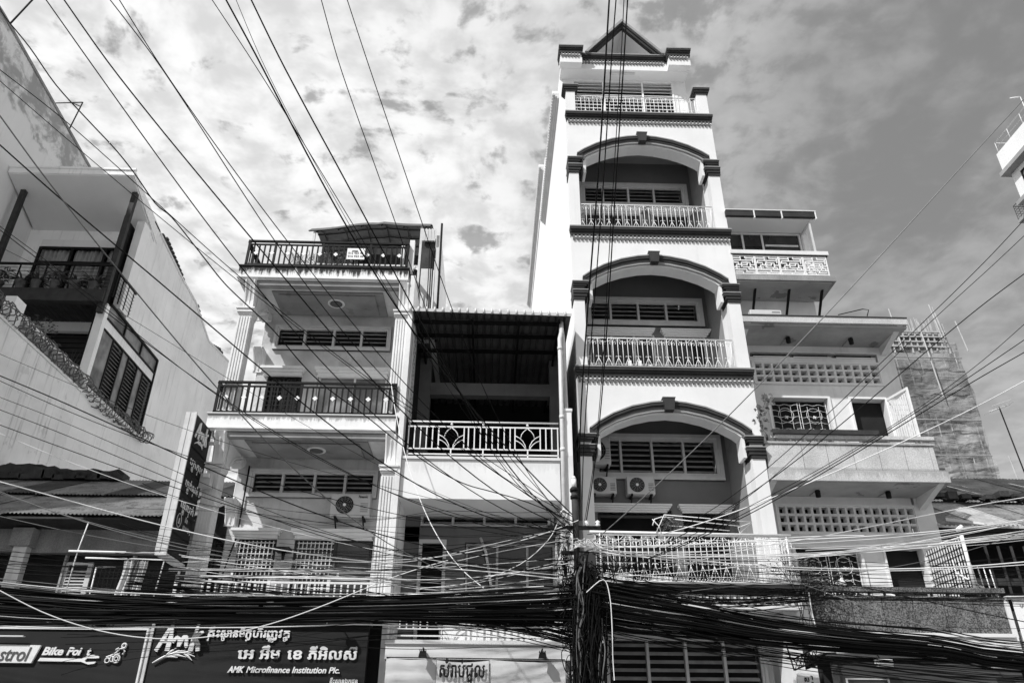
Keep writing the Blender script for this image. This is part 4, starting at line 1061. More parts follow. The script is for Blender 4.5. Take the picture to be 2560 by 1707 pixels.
    build(MB().box(6.06, 8.50, 16.05, 16.95, 12.28, 12.305), 'slab_soffit', M['rb_soffit'], p)
    mb = MB()
    for x in (6.62, 7.5, 8.35): mb.hexa([(x, 16.95, 11.6), (x+.05, 16.95, 11.6), (x+.05, 17.0, 11.6), (x, 17.0, 11.6), (x, 16.35, 12.27), (x+.05, 16.35, 12.27), (x+.05, 16.45, 12.27), (x, 16.45, 12.27)])
    build(mb, 'steel_strut', M['black'], p)
    build(MB().box(6.2, 8.4, 16.99, 17.15, 11.26, 12.4), 'wall_below', M['rb'], p)
    me = cached('lattice', lambda: lattice_unit().mesh('fretwork_panel', M['white_metal']))
    fr = build(MB().box(6.0, 8.54, 15.97, 16.09, 13.09, 13.2), 'handrail', M['rb'], p); build(MB().box(6.02, 8.52, 16.0, 16.07, 13.06, 13.088), 'handrail_shadow_strip', M['dark_trim'], p)
    for i in range(4):
        o = inst('fretwork_panel', me, p, (6.0+i*.62, 16.03, 12.475)); o.scale = (.88, 1, .97)
    o = inst('fretwork_panel', me, p, (8.48, 16.05, 12.475)); o.rotation_euler = (0, 0, R(90)); o.scale = (1.2, 1, .97)
    wy = 16.62
    w = glazed(p, 6.1, 8.2, wy, 13.0, 14.2, (6.62, 7.15), name='ribbon_window', fm=M['frame'])
    build(MB().box(7.22, 8.1, wy-.03, wy+.03, 13.78, 13.83), 'transom', M['frame'], w)
    lf = build(MB().box(8.22, 8.26, wy-.62, wy, 14.13, 14.18).box(8.22, 8.26, wy-.62, wy, 13.1, 13.15).box(8.22, 8.26, wy-.62, wy-.58, 13.15, 14.13).box(8.22, 8.26, wy-.04, wy, 13.15, 14.13), 'open_casement', M['frame'], w)
    build(MB().box(8.26, 8.42, wy-.05, wy+2.5, 12.5, 14.2).box(6.1, 8.26, wy+2.4, wy+2.5, 12.5, 14.2), 'wall', M['rb'], p)
    build(MB().box(6.1, 8.2, wy-.02, wy+.1, 12.47, 12.999), 'wall', M['rb'], p)
    build(MB().box(6.05, 8.36, 16.0, 19.2, 14.225, 14.30), 'eaves_soffit', M['canopy'], p)
    g = build(MB().box(6.02, 8.40, 15.9, 15.99, 14.25, 14.42), 'gutter', M['dark_trim'], p)
    build(MB().box(6.02, 8.42, 15.88, 19.2, 14.421, 14.45), 'roof_sheet', M['tin_white'], p)
    for x in (6.75, 7.48, 8.38): build(MB().box(x, x+.03, 15.885, 15.899, 14.21, 14.42).box(x, x+.03, 15.88, 16.0, 14.18, 14.21), 'gutter_clip', M['white_metal'], g)
    # shop front below
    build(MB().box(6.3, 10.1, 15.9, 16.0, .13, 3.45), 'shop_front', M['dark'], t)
    ss = thing('shop_sign_board', 'dim grey sign board with a thin white rectangle outline under the pebbledash balcony', 'sign', (8.2, 15.1, 2.6))
    build(MB().box(6.3, 9.8, 15.02, 15.10, 2.2, 3.28), 'board', M['sign_mid'], ss)
    build(MB().box(6.50, 7.30, 15.0, 15.018, 2.98, 3.005).box(6.50, 6.53, 15.0, 15.018, 2.4, 2.98).box(7.27, 7.30, 15.0, 15.018, 2.4, 2.98), 'outline', M['letter'], ss)
    for x, lb in ((7.15, 'white floodlight nearer the pole under the pebbledash balcony'), (9.25, 'small white floodlight near the right end of the pebbledash balcony')):
        l = thing('floodlight', lb, 'lamp', (x, 14.8, 3.2), 'white floodlights over the dim sign board')
        build(MB().box(x-.15, x+.15, 14.70, 14.84, 3.20, 3.30), 'housing', M['letter'], l, bevel=.02); build(MB().box(x-.13, x+.13, 14.69, 14.80, 3.165, 3.197), 'lamp_glass', M['frame'], l)
        build(MB().tube([(x-.04, 14.78, 3.30), (x-.02, 14.95, 3.42), (x, 15.25, 3.45)], .012), 'arm', M['black'], l)
right_house()
def soffit_lamp(x, y, z, label):
    l = thing('soffit_lamp', label, 'lamp', (x, y, z), 'dark lamps under the balconies of the breeze block house')
    build(MB().lathe([(.0, -.16), (.055, -.16), (.06, -.02), (.04, 0)], (x, y, z), 14), 'shade', M['black'], l)
    build(MB().tube([(x, y, z-.01), (x-.05, 17.0, z-.015)], .012), 'conduit', M['louvre'], l)
soffit_lamp(7.36, 16.63, 7.06, 'left dark lamp under the terrazzo balcony slab'); soffit_lamp(8.97, 16.63, 7.06, 'right dark lamp under the terrazzo balcony slab')
soffit_lamp(7.35, 16.62, 11.01, 'left dark lamp under the roof slab'); soffit_lamp(8.94, 16.62, 11.01, 'right dark lamp under the roof slab')
t = thing('air_conditioner', 'slim white unit lying on the roof slab edge below the fretwork balcony', 'air conditioner', (6.65, 16.1, 11.28), 'air conditioner condensers on the facades')
build(MB().box(6.26, 7.04, 15.99, 16.28, 11.28, 11.42), 'casing', M['cream_plastic'], t, bevel=.02); build(MB().box(6.80, 7.0, 15.984, 15.989, 11.34, 11.36), 'louvre_slot', M['print_grey'], t)

ac_unit(-3.58, 17.15, 6.38, 'large air conditioner below the louvres of the balcony house, maker name on its corner', .88, .50, .32, word=True)
ac_unit(3.19, 17.7, 7.16, 'air conditioner on the tower back wall, right one under the lowest louvre window', .66, .44, .30)
ac_unit(2.32, 17.7, 7.16, 'air conditioner half hidden behind the left pier of the lowest arch', .62, .42, .30)
ac_unit(2.22, 17.7, 7.86, 'air conditioner high behind the left pier beside the lowest louvre window', .62, .70, .35)

# ---------------------------------------------------------------- far left: white house, its side wall, tall wall
XW = -13.8
def coil(pts, r, turns, wire=.014):
    """razor wire coil along a polyline"""
    P = [Vector(p) for p in pts]; L = [0]
    for a, b in zip(P, P[1:]): L.append(L[-1]+(b-a).length)
    n = turns*12; out = []
    for i in range(n+1):
        s = L[-1]*i/n
        j = max(k for k in range(len(L)) if L[k] <= s+1e-6); j = min(j, len(P)-2)
        q = (s-L[j])/(L[j+1]-L[j]); c = P[j].lerp(P[j+1], q); d = (P[j+1]-P[j]).normalized()
        u = Vector((1, 0, 0)); v = d.cross(u).normalized(); a = 2*math.pi*i/12
        rr = r*(1+.18*math.sin(i*.7)); out.append(c+(u*math.cos(a)+v*math.sin(a))*rr+d*.10*math.sin(i*1.7))
    return out
def white_house():
    t = thing('white_house', 'large white house seen from the side with a deep flat canopy over a glazed balcony', 'building', (-17, 24, 0))
    Yg = 25.2
    # party wall: side profile prism (y,z)
    prof = [(23.6, 20.6), (25.7, 20.65), (28.5, 20.2), (30.5, 20.1), (32.9, 19.35), (36.0, 19.8), (36, 2), (28.45, 2), (28.45, 16.1), (23.75, 16.1), (23.75, 15.0)]
    mb = MB().strip([(Yg, 16.1), (25.7, 16.1), (28.45, 16.1)], [(Yg, 20.62), (25.7, 20.65), (28.45, 20.2)], XW-.3, XW, 'x')
    mb.strip([(28.45, 2), (30.5, 2), (32.9, 2), (36, 2)], [(28.45, 20.2), (30.5, 20.1), (32.9, 19.35), (36, 19.8)], XW-.3, XW, 'x')
    mb.box(XW-.3, XW, 23.75, 28.45, 2, 12.75).box(XW-.3, XW, 23.75, 23.98, 12.75, 15.9)
    mb.box(XW-.28, XW-.0, 23.98, 28.45, 15.02, 15.38)
    build(mb, 'side_wall', M['wh'], t)
    cp = MB(); pl = [(25.2, 20.62), (28.5, 20.2), (30.5, 20.1), (32.9, 19.35), (36, 19.8)]
    cp.strip(pl, [(y, z+.09) for y, z in pl], XW-.32, XW+.05, 'x'); build(cp, 'wall_coping', M['white'], t)
    # dark tiled edge behind the coping
    tl = [(26.0, 20.7), (27.1, 21.25), (29.4, 20.75), (30.4, 20.2)]; tl2 = [(30.9, 20.2), (31.5, 20.6), (32.9, 19.9)]; tl3 = [(33.4, 19.6), (35.5, 20.25), (36, 19.9)]
    for q in (tl, tl2, tl3):
        rfm = MB().prism(q+[(q[-1][0], q[-1][1]-.5), (q[0][0], q[0][1]-.5)], XW-3.0, XW-.33, 'x'); rr = build(rfm, 'tiled_roof', M['tile'], t)
        me = MB().box(-.12, .05, -.10, .10, 0, .09).mesh('tile', M['tile'])
        for a, b in zip(q, q[1:]):
            L = math.hypot(b[0]-a[0], b[1]-a[1])
            for i in range(int(L/.26)):
                s = (i+.5)*.26/L; inst('tile', me, rr, (XW-.33, a[0]+(b[0]-a[0])*s, a[1]+(b[1]-a[1])*s))
    # glazed front
    f = grp('glazed_front', t, (-16, Yg, 16.5))
    build(MB().box(XW-.30, XW-.002, Yg-.6, Yg-.002, 16.2, 20.2).box(-18.5, -17.9, Yg, Yg+.2, 16.2, 20.6).box(-17.9, XW-.32, Yg, Yg+.2, 19.6, 20.6), 'front_wall', M['wh'], f)
    build(MB().box(-17.88, XW-.34, Yg-.06, Yg-.003, 19.3, 19.62), 'pelmet', M['white'], f)
    w = glazed(f, -17.9, XW-.32, Yg-.03, 16.3, 19.28, (-16.6, -15.3), trans=18.55, name='sliding_window', fw=.10, gm=None)
    for o in list(w.children): bpy.data.objects.remove(o)
    wavy_curtain(w, -17.8, -16.65, Yg+.1, 16.3, 19.25, amp=.06); wavy_curtain(w, -16.55, -15.35, Yg+.1, 16.3, 19.25, amp=.06); wavy_curtain(w, -15.25, XW-.36, Yg+.1, 16.3, 19.25, amp=.06)
    build(MB().box(-17.9, XW-.45, Yg+1.2, Yg+1.25, 12, 20.3).box(XW-.50, XW-.46, 23.98, 36, 12, 20).box(-18.4, XW-.46, Yg+.2, 30, 20.2, 20.3), 'room_partition', M['dark'], t)
    # canopy, sloping down to the house
    c = grp('canopy', t, (-16, 23.5, 20.5))
    ya, za, yb, zb = 22.9, 21.0, 25.6, 19.95
    xa, xb = -18.4, XW
    build(MB().hexa([(xa, ya, za), (xb, ya, za), (xb, yb, zb), (xa, yb, zb), (xa, ya, za+.03), (xb, ya, za+.03), (xb, yb, zb+.03), (xa, yb, zb+.03)]), 'soffit', M['canopy'], c)
    build(MB().hexa([(xa-.05, ya-.05, za+.04), (xb+.05, ya-.05, za+.04), (xb+.05, yb+.2, zb+.04), (xa-.05, yb+.2, zb+.04), (xa-.05, ya-.05, za+.26), (xb+.05, ya-.05, za+.26), (xb+.05, yb+.2, zb+.7), (xa-.05, yb+.2, zb+.7)]), 'roof_edge', M['wh'], c)
    build(MB().box(xa-.08, xb+.08, ya-.10, ya+.02, za+.262, za+.34), 'edge_cap', M['wh'], c)
    # posts and balcony
    b = grp('balcony', t, (-16, 23.5, 15.9))
    for x in (-18.1, -13.88): build(MB().box(x-.09, x+.09, 23.45, 23.63, 15.4, 20.72), 'post', M['wood'], b)
    build(MB().box(-19.5, XW-.02, 23.35, 23.62, 15.75, 16.25), 'edge_beam', M['wood'], b)
    build(MB().box(-19.5, XW-.30, 23.62, 25.19, 15.95, 16.2), 'floor_deck', M['wood'], b)
    me = MB().box(0, .17, 0, 1.55, -.02, 0).mesh('deck_board', M['wood'])
    for i in range(29): inst('deck_board', me, b, (-19.4+i*.19, 23.63, 15.945))
    rl = build(MB().box(-19.5, XW+.03, 23.40, 23.47, 17.28, 17.35).box(XW-.04, XW+.03, 23.47, 25.4, 17.28, 17.35), 'balcony_railing', M['black'], b)
    mw = MB().tube([(0, 0, 0), (5.7, 0, 0)], .010, 4).mesh('rail_wire', M['black']); ms = MB().tube([(0, 0, 0), (0, 1.9, 0)], .010, 4).mesh('rail_wire', M['black'])
    for i in range(6): inst('rail_wire', mw, rl, (-19.5, 23.43, 16.4+i*.15)); inst('rail_wire', ms, rl, (XW, 23.47, 16.4+i*.15))
    mp = MB().box(-.02, .02, -.02, .02, 0, 1.05).mesh('rail_post', M['black'])
    for i in range(6): inst('rail_post', mp, rl, (-19.0+i*.95, 23.43, 16.25))
    for i in range(4): inst('rail_post', mp, rl, (XW, 23.9+i*.45, 16.25))
    # floor below
    f = grp('middle_floor', t, (-16, Yg, 12.8))
    build(MB().box(-19.5, XW-.31, Yg, Yg+.2, 15.55, 16.15), 'lintel', M['wh'], f)
    build(MB().box(XW-.62, XW-.301, Yg-.5, Yg+.2, 12.5, 15.548), 'pillar', M['wh'], f)
    build(MB().box(-19.5, XW-.63, Yg+.35, Yg+.4, 12, 15.55), 'louvred_screen', M['dark_trim'], f)
    me = MB().box(0, 4.8, 0, .02, 0, .03).mesh('slat', M['black'])
    for i in range(16): inst('slat', me, f, (-19.4, Yg+.3, 12.4+i*.2))
    build(MB().box(-19.5, -19.3, Yg, Yg+.1, 12, 15.5).box(-16.7, -16.62, Yg+.2, Yg+.3, 12, 15.5), 'screen_frame', M['black'], f)
    # side windows in the flank
    w = grp('side_glazing', t, (XW, 26, 12.8))
    fr = MB().box(XW-.04, XW+.05, 23.98, 28.40, 15.95, 16.03).box(XW-.04, XW+.05, 23.98, 28.40, 15.38, 15.44).box(XW-.04, XW+.05, 28.34, 28.42, 12.8, 16.0)
    for y in (25.3, 26.8): fr.box(XW-.04, XW+.05, y, y+.06, 15.44, 15.95)
    fr.box(XW-.04, XW+.03, 23.98, 28.34, 14.96, 15.02).box(XW-.04, XW+.03, 23.98, 28.34, 12.75, 12.82)
    for y in (24.75, 25.55, 26.1, 26.9, 27.45): fr.box(XW-.04, XW+.03, y, y+.07, 12.82, 14.96)
    build(fr, 'frame', M['black'], w)
    for a, b_ in ((24, 25.3), (25.36, 26.8), (26.86, 28.33)): build(MB().box(XW-.02, XW-.01, a, b_, 15.44, 15.95), 'pane', M['glass_pale'], w)
    for i, (a, b_) in enumerate(((24.0, 24.75), (24.82, 25.55), (25.62, 26.1), (26.17, 26.9), (26.97, 27.45), (27.52, 28.33))):
        if i % 2 == 0: build(MB().box(XW-.02, XW-.01, a, b_, 12.82, 14.96), 'pane', M['glass_pale'], w)
        else:
            build(MB().box(XW-.12, XW-.11, a, b_, 12.82, 14.96), 'dark_opening', M['dark'], w)
            me = MB().hexa([(-.06, 0, 0), (0, 0, -.05), (0, b_-a, -.05), (-.06, b_-a, 0), (-.06, 0, .015), (0, 0, -.035), (0, b_-a, -.035), (-.06, b_-a, .015)]).mesh('slat', M['louvre'])
            for j in range(15): inst('slat', me, w, (XW, a, 12.95+j*.14))
    build(MB().box(XW, XW+.10, 23.8, 28.6, 12.58, 12.70), 'sill_ledge', M['wh'], t)
    # low rain-stained wall in front
    s = thing('garden_wall', 'rain stained white side wall topped by a razor wire coil', 'wall', (XW, 19, 0))
    build(MB().box(XW-.25, XW-.004, 12.5, 23.745, .13, 12.42), 'wall_body', M['whs'], s)
    build(MB().box(XW-.35, XW+.04, 12.5, 23.745, 12.422, 12.50), 'coping', M['whs'], s)
    build(MB().box(XW-.30, XW+.02, 19.2, 19.7, 12.502, 13.35), 'post', M['wh'], s)
    build(MB().box(XW-.45, XW-.12, 19.7, 23.74, 13.0, 13.16), 'white_beam', M['white'], s); build(MB().box(XW-.42, XW-.16, 19.7, 23.74, 12.502, 12.999), 'recess', M['louvre'], s)
    rz = build(MB().tube(coil([(XW+.05, 12.6, 12.72), (XW+.05, 19.0, 12.72), (XW+.06, 19.4, 12.75), (XW+.07, 23.7, 12.72), (XW+.14, 24.6, 12.5), (XW+.2, 28.9, 12.78)], .22, 64), .019, 4, False).tube(coil([(XW+.05, 12.6, 12.72), (XW+.06, 19.4, 12.70), (XW+.07, 23.7, 12.78), (XW+.14, 24.6, 12.55), (XW+.2, 28.7, 12.72)], .19, 49), .017, 4, False), 'razor_wire', M['coil'], None, (XW, 20, 12.5))
    tag(rz, 'double razor wire coil along the stained wall top and under the side windows', 'razor wire')
white_house()
def tall_wall():
    t = thing('tall_block', 'plain tall block with grey staining along its sloping top edge, far left', 'building', (-20, 24, 0))
    build(MB().prism([(8, .13), (27.5, .13), (27.5, 25.1), (19.8, 25.85), (8, 26.2)], -19.2, -18.5, 'x').box(-30, -19.21, 19, 27, .13, 25), 'side_wall', M['tall'], t)
    build(MB().strip([(8, 26.2), (19.8, 25.85), (27.5, 25.1)], [(8, 26.32), (19.8, 25.97), (27.5, 25.22)], -19.25, -18.44, 'x'), 'coping', M['concrete'], t)
    a = thing('roof_aerial', 'bent rod aerial on the tall block, above the canopy', 'antenna', (-18.6, 24.8, 25.3))
    build(MB().tube([(-18.55, 25.2, 25.2), (-18.45, 25.3, 27.2)], .03), 'mast', M['black'], a); build(MB().tube([(-18.45, 25.3, 27.2), (-19.75, 25.3, 27.1)], .025), 'cross_arm', M['black'], a); build(MB().tube([(-18.9, 25.3, 27.15), (-18.5, 25.3, 26.95)], .02), 'stay', M['black'], a)
    a = thing('roof_pole', 'slanting pole at the top left corner of the tall block', 'pole', (-18.7, 20.3, 25.9))
    build(MB().tube([(-18.7, 20.3, 25.8), (-18.5, 20.8, 28.6)], .035), 'rod', M['black'], a)
tall_wall()
# plants on the high balcony
labels = ['fern with drooping fronds at the left end of the high balcony', 'broad leaved plant in a pale bowl, second from the left on the high balcony', 'short bushy plant before the first curtain on the high balcony', 'spiky plant before the middle of the curtains', 'small plant in a wide dark pot between two spiky ones', 'tall spiky plant left of the balcony post', 'palm like plant directly beside the balcony post']
for i, (x, lb) in enumerate(zip((-18.3, -17.75, -16.9, -16.35, -15.7, -15.0, -14.35), labels)):
    t = thing('potted_plant', lb, 'potted plant', (x, 23.5, 16.26), 'potted plants along the high balcony')
    rr = random.uniform(.16, .22)
    build(MB().lathe([(rr*.7, 0), (rr, .26), (rr*1.08, .27), (rr*1.08, .33), (rr*.9, .33), (rr*.85, .28), (0, .27)], (x, 23.5, 16.26)), 'pot', M['pot'], t)
    mb = MB(); random.seed(20+i)
    if i % 3 == 1: leaf_blob(mb, (x, 23.5, 16.85), .36, 90, .11)
    else: strap_leaves(mb, (x, 23.5, 16.54), 44, .80, .036, .9, 1.3)
    build(mb, 'leaves', M['leaf'], t)
t = thing('trailing_shrub', 'dry leafy shrub hanging behind the white beam below the high balcony', 'plant', (-17.2, 24.6, 13)); mb = MB(); leaf_blob(mb, (-16.3, 24.5, 15.3), .55, 160, .07); leaf_blob(mb, (-15.9, 24.5, 14.7), .4, 80, .06); build(mb, 'leaves', M['leaf_pale'], t)
t = thing('spiky_palm', 'spiky fan palm in the dark opening behind the razor wire', 'plant', (-14.9, 24.4, 12.5)); mb = MB()
for i in range(26):
    a = math.pi*(i/25)*1.1-.15; mb.tube([(-14.9, 24.4, 13.3), (-14.9+1.0*math.cos(a), 24.4+random.uniform(-.3, .3), 13.3+1.0*math.sin(a))], [.03, .004], 4)
mb.tube([(-14.9, 24.4, 12.5), (-14.9, 24.4, 13.3)], .05); build(mb, 'fronds', M['leaf'], t)

# ---------------------------------------------------------------- corrugated roofs
def corrugated(x0, x1, ya, za, yb, zb, pitch=.09, amp=.018, jag=.0, seed=1):
    """sheet sloping from the eave (ya,za) up to (yb,zb) with rounded corrugations across x"""
    rnd = random.Random(seed); mb = MB(); n = int((x1-x0)/(pitch/4)); vs = []
    j = 0
    for i in range(n+1):
        x = x0+(x1-x0)*i/n
        if i % 40 == 0: j = rnd.uniform(-1, 1)*jag
        w = amp*math.sin(2*math.pi*i/4+.6)
        d = (yb-ya); q = j
        vs += [(x, ya+q, za+q*(zb-za)/d+w), (x, yb, zb+w)]
    fs = [(2*i, 2*i+2, 2*i+3, 2*i+1) for i in range(n)]
    mb.add(vs, fs, True); return mb
def bike_house():
    t = thing('old_shop_house', 'low old shop house under a rusty corrugated roof at the lower left', 'building', (-10, 17, 0))
    r = grp('corrugated_roof', t, (-10, 16, 6.1))
    # sheets laid in courses, each a piece
    xs = [-14.6, -13.7, -12.8, -11.9, -11.0, -10.15, -9.35, -8.55, -7.75, -6.95, -6.15]
    for i in range(10):
        build(corrugated(xs[i], xs[i+1]+.04, 16.0, 6.10+.012*(i % 2), 18.4, 7.22+.012*(i % 2), .085, .016, .07, i), 'roof_sheet', M['tin'], r)
        build(corrugated(xs[i], xs[i+1]+.04, 18.2, 7.20+.012*(i % 2), 20.9, 8.45+.012*(i % 2), .085, .016, .15, i+20), 'roof_sheet', M['tin' if i % 3 else 'tin_dark'], r)
    rd = MB(); rn = random.Random(8); xx = [-14.6+.18*i for i in range(25)]
    tp = [(x, 8.62+.10*math.sin(x*1.3)+.07*rn.random()+.02*(x+14.6)) for x in xx]; bt = [(x, 8.36+.05*rn.random()) for x in xx]
    tp[-1] = (tp[-1][0], 8.55)
    rd.strip(bt, tp, 20.7, 20.9).strip([(x, z+.05) for x, z in bt], [(x, z+.10+.05*rn.random()) for x, z in tp], 20.92, 21.3)
    for i in range(14): rd.box(-14.4+i*.3, -14.1+i*.3+rn.random()*.1, 20.5, 20.69, 8.33+rn.random()*.05, 8.45+rn.random()*.18)
    build(rd, 'ridge_tarpaulin', M['tin_dark'], r)
    build(MB().box(-14.6, -6.2, 16.05, 21, 6.02, 6.06).box(-14.6, -6.2, 17.6, 17.7, 3.9, 6.02), 'dark_ceiling', M['wood'], t)
    # front of the upper floor
    build(MB().box(-14.6, -6.25, 16.9, 17.1, 5.52, 6.02), 'lintel_wall', M['concrete'], t)
    for x in (-10.13, -13.0): 
        p = build(MB().box(x, x+.28, 16.7, 16.89, 3.9, 5.60), 'pillar', M['amk'], t); build(MB().box(x-.08, x+.36, 16.62, 16.89, 5.601, 5.98), 'pillar_head', M['concrete'], t)
    def shutter(x0, x1, z0, z1, ang=0):
        s = build(MB().box(x0, x0+.06, 16.80, 16.85, z0, z1).box(x1-.10, x1, 16.80, 16.85, z0, z1).box(x0+.06, x1-.1, 16.80, 16.85, z0, z0+.10).box(x0+.06, x1-.1, 16.80, 16.85, z1-.05, z1), 'louvred_door', M['frame'], t)
        me = MB().hexa([(0, 0, 0), (x1-x0-.16, 0, 0), (x1-x0-.16, .05, .03), (0, .05, .03), (0, 0, .015), (x1-x0-.16, 0, .015), (x1-x0-.16, .05, .045), (0, .05, .045)]).mesh('slat', M['frame'])
        for i in range(int((z1-z0-.2)/.065)): inst('slat', me, s, (x0+.06, 16.80, z0+.12+i*.065))
    shutter(-8.98, -8.42, 4.0, 5.30); shutter(-11.2, -10.5, 4.0, 5.4)
    build(MB().box(-9.02, -8.98, 16.75, 16.85, 3.9, 5.45), 'door_frame', M['louvre'], t); build(MB().box(-7.6, -7.55, 16.75, 16.85, 3.9, 5.45), 'door_frame', M['louvre'], t)
    g = MB()
    for i in range(26): g.box(-8.3+i*.09, -8.29+i*.09, 16.6, 16.61, 4.0, 5.2)
    for i in range(10): g.box(-8.3, -6.3, 16.605, 16.612, 4.1+i*.12, 4.11+i*.12)
    build(g, 'wire_mesh', M['black'], t)
    build(MB().box(-14.6, -6.3, 15.9, 16.0, 3.62, 3.95), 'balcony_front', M['dark_trim'], t); build(MB().box(-14.6, -6.3, 16.0, 17.6, 3.7, 3.9), 'floor_slab', M['concrete'], t)
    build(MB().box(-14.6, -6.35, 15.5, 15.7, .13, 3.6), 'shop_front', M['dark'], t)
    build(MB().box(-14.6, -6.3, 20.9, 21.1, .13, 8.3).box(-6.4, -6.3, 17.1, 20.9, .13, 6.2), 'rear_wall', M['concrete'], t)
    # pipe frame for washing
    fr = thing('washing_frame', 'white pipe frame for drying clothes on the balcony below the corrugated eave', 'drying rack', (-7.4, 15.8, 3.95))
    mb = MB()
    build(MB().tube([(-8.10, 15.8, 5.17), (-6.53, 15.8, 5.15), (-6.62, 15.8, 3.95)], .018, 6).tube([(-7.84, 15.8, 4.99), (-7.82, 15.8, 3.95)], .015, 6).tube([(-8.05, 15.8, 4.55), (-7.4, 15.8, 4.55)], .012, 6).tube([(-7.84, 15.8, 4.99), (-7.7, 16.3, 5.1)], .012), 'pipe', M['white_metal'], fr)
    build(MB().tube([(-8.44, 15.75, 5.29), (-6.74, 15.75, 5.27)], .022, 6), 'bamboo_pole', M['white_metal'], fr)
    build(MB().tube([(-8.22, 15.78, 5.88), (-8.28, 15.78, 5.3), (-8.30, 15.78, 4.0)], .014, 6), 'upright', M['white_metal'], fr)
    for i, (x, w, z0, lb) in enumerate(((-7.22, .20, 4.45, 'patterned garment hanging at the left of the drying clothes'), (-6.95, .15, 4.42, 'pale shirt hanging at the right of the drying clothes'), (-7.08, .12, 4.5, 'dark printed cloth hanging between two pale garments'))):
        mb = MB(); n = 10; vs = []
        for k in range(n+1):
            for q in range(6):
                s = q/5; vs.append((x+(k/n-.5)*w*(1+.35*s)+.02*math.sin(s*5+i), 15.8+.035*math.sin(k*1.4+s*2), 5.12-(5.12-z0)*s+.02*math.sin(k*2)))
        mb.add(vs, [(k*6+q, k*6+q+1, (k+1)*6+q+1, (k+1)*6+q) for k in range(n) for q in range(5)], True)
        o = build(mb, 'hanging_cloth', M['cloth' if i < 2 else 'tin'], None); tag(o, lb, 'laundry', 'clothes drying on the pipe frame')
    tp = thing('balcony_plant', 'spiky dark plant on the balcony just above the motorbike shop sign', 'potted plant', (-7.6, 15.7, 3.7)); mb = MB()
    strap_leaves(mb, (-7.55, 15.75, 3.85), 50, .35, .018, 1, .7); build(mb, 'leaves', M['leaf'], tp); build(MB().lathe([(.1, 0), (.13, .15), (0, .15)], (-7.55, 15.75, 3.72)), 'pot', M['pot'], tp)
bike_house()

# ---------------------------------------------------------------- signs
def bike_sign():
    t = thing('motorbike_shop_sign', 'dark shop sign with oil maker panel, spanner and motorbike rider emblem', 'sign', (-9, 15.25, 2))
    y = 15.2
    build(MB().box(-14.4, -6.31, y, y+.12, 1.9, 3.73), 'board', M['sign_dark'], t)
    build(MB().box(-14.4, -6.28, y-.03, y+.14, 3.731, 3.765).box(-6.309, -6.275, y-.03, y+.14, 1.9, 3.73), 'frame', M['white_metal'], t)
    build(MB().prism([(-9.22, 3.153), (-8.235, 3.15), (-8.145, 3.45), (-9.15, 3.46)], y-.05, y-.002), 'white_panel', M['letter'], t)
    lettering('brand_lettering', [('Castrol', .33, 0, 0, dict(extrude=.004, shear=.22, off=.004, width=.84))], M['print_grey'], t, (-9.13, y-.056, 3.185))
    for b_, dx, w_ in (('Bike', 0, .375), ('Poi', .44, .26), ('t', .80, .07)):
        lettering('shop_lettering', [(b_, .185, dx, 0, dict(extrude=.015, shear=.25, off=.006, width=w_))], M['letter'], t, (-8.09, y-.03, 3.292))
    # spanner
    P = [(-8.13, 3.185), (-8.10, 3.235), (-7.38, 3.235), (-7.28, 3.285), (-7.20, 3.30), (-7.10, 3.29), (-7.055, 3.26), (-7.06, 3.235)]
    mb = MB(); mb.prism([(-8.135, 3.185), (-8.105, 3.24), (-7.36, 3.232), (-7.36, 3.18)], y-.035, y-.002)
    mb.prism([(-7.36, 3.232), (-7.26, 3.285), (-7.27, 3.24), (-7.30, 3.20), (-7.36, 3.18)], y-.035, y-.002)
    mb.prism([(-7.26, 3.285), (-7.17, 3.30), (-7.06, 3.275), (-7.055, 3.245), (-7.14, 3.24), (-7.27, 3.24)], y-.035, y-.002)
    mb.prism([(-7.30, 3.20), (-7.27, 3.175), (-7.09, 3.185), (-7.12, 3.15), (-7.22, 3.135), (-7.36, 3.18)], y-.035, y-.002)
    build(mb, 'spanner_emblem', M['letter'], t)
    # rider and motorbike seen head on, leaning
    mb = MB(); q = y-.03
    def ring(cx, cz, r, w): mb.tube([(cx+r*math.cos(a*math.pi/10), q, cz+r*1.05*math.sin(a*math.pi/10)) for a in range(21)], w, 4)
    ring(-6.90, 3.205, .040, .012); ring(-6.745, 3.235, .062, .014); ring(-6.745, 3.235, .03, .008); ring(-6.655, 3.455, .036, .018)
    for pts in ([(-6.86, 3.22), (-6.84, 3.30), (-6.78, 3.33), (-6.72, 3.40), (-6.66, 3.41), (-6.62, 3.36), (-6.65, 3.31)], [(-6.93, 3.26), (-6.86, 3.29), (-6.80, 3.26)], [(-6.86, 3.20), (-6.80, 3.18), (-6.78, 3.30), (-6.70, 3.33)], [(-6.80, 3.38), (-6.74, 3.42)]):
        mb.tube([(a, q, b) for a, b in pts], .014, 4)
    build(mb, 'rider_emblem', M['letter'], t)
    build(MB().box(-9.2, -8.45, y-.16, y-.08, 3.58, 3.60), 'tube_light', M['letter'], t)
bike_sign()
def leaf_emblem(mb, x, z, s, y, face='front'):
    """sprig of rice below the initials"""
    def pt(a, b): return (x+a*s, y, z+b*s) if face == 'front' else (y, x+a*s, z+b*s)
    st = [(0, 0), (.12, .07), (.26, .145), (.42, .19), (.60, .18), (.78, .12)]
    mb.tube([pt(a, b) for a, b in st], [s*.010, s*.02, s*.022, s*.02, s*.016, s*.006], 4)
    for (a, b, c, d) in ((.20, .11, .46, .10), (.28, .15, .62, .11), (.22, .13, .40, .27), (.34, .18, .58, .23), (.5, .19, .75, .18), (.55, .18, .74, .05)):
        mb.tube([pt(a, b), pt((a+c)/2, (b+d)/2+.012), pt(c, d)], [s*.012, s*.020, s*.004], 4)
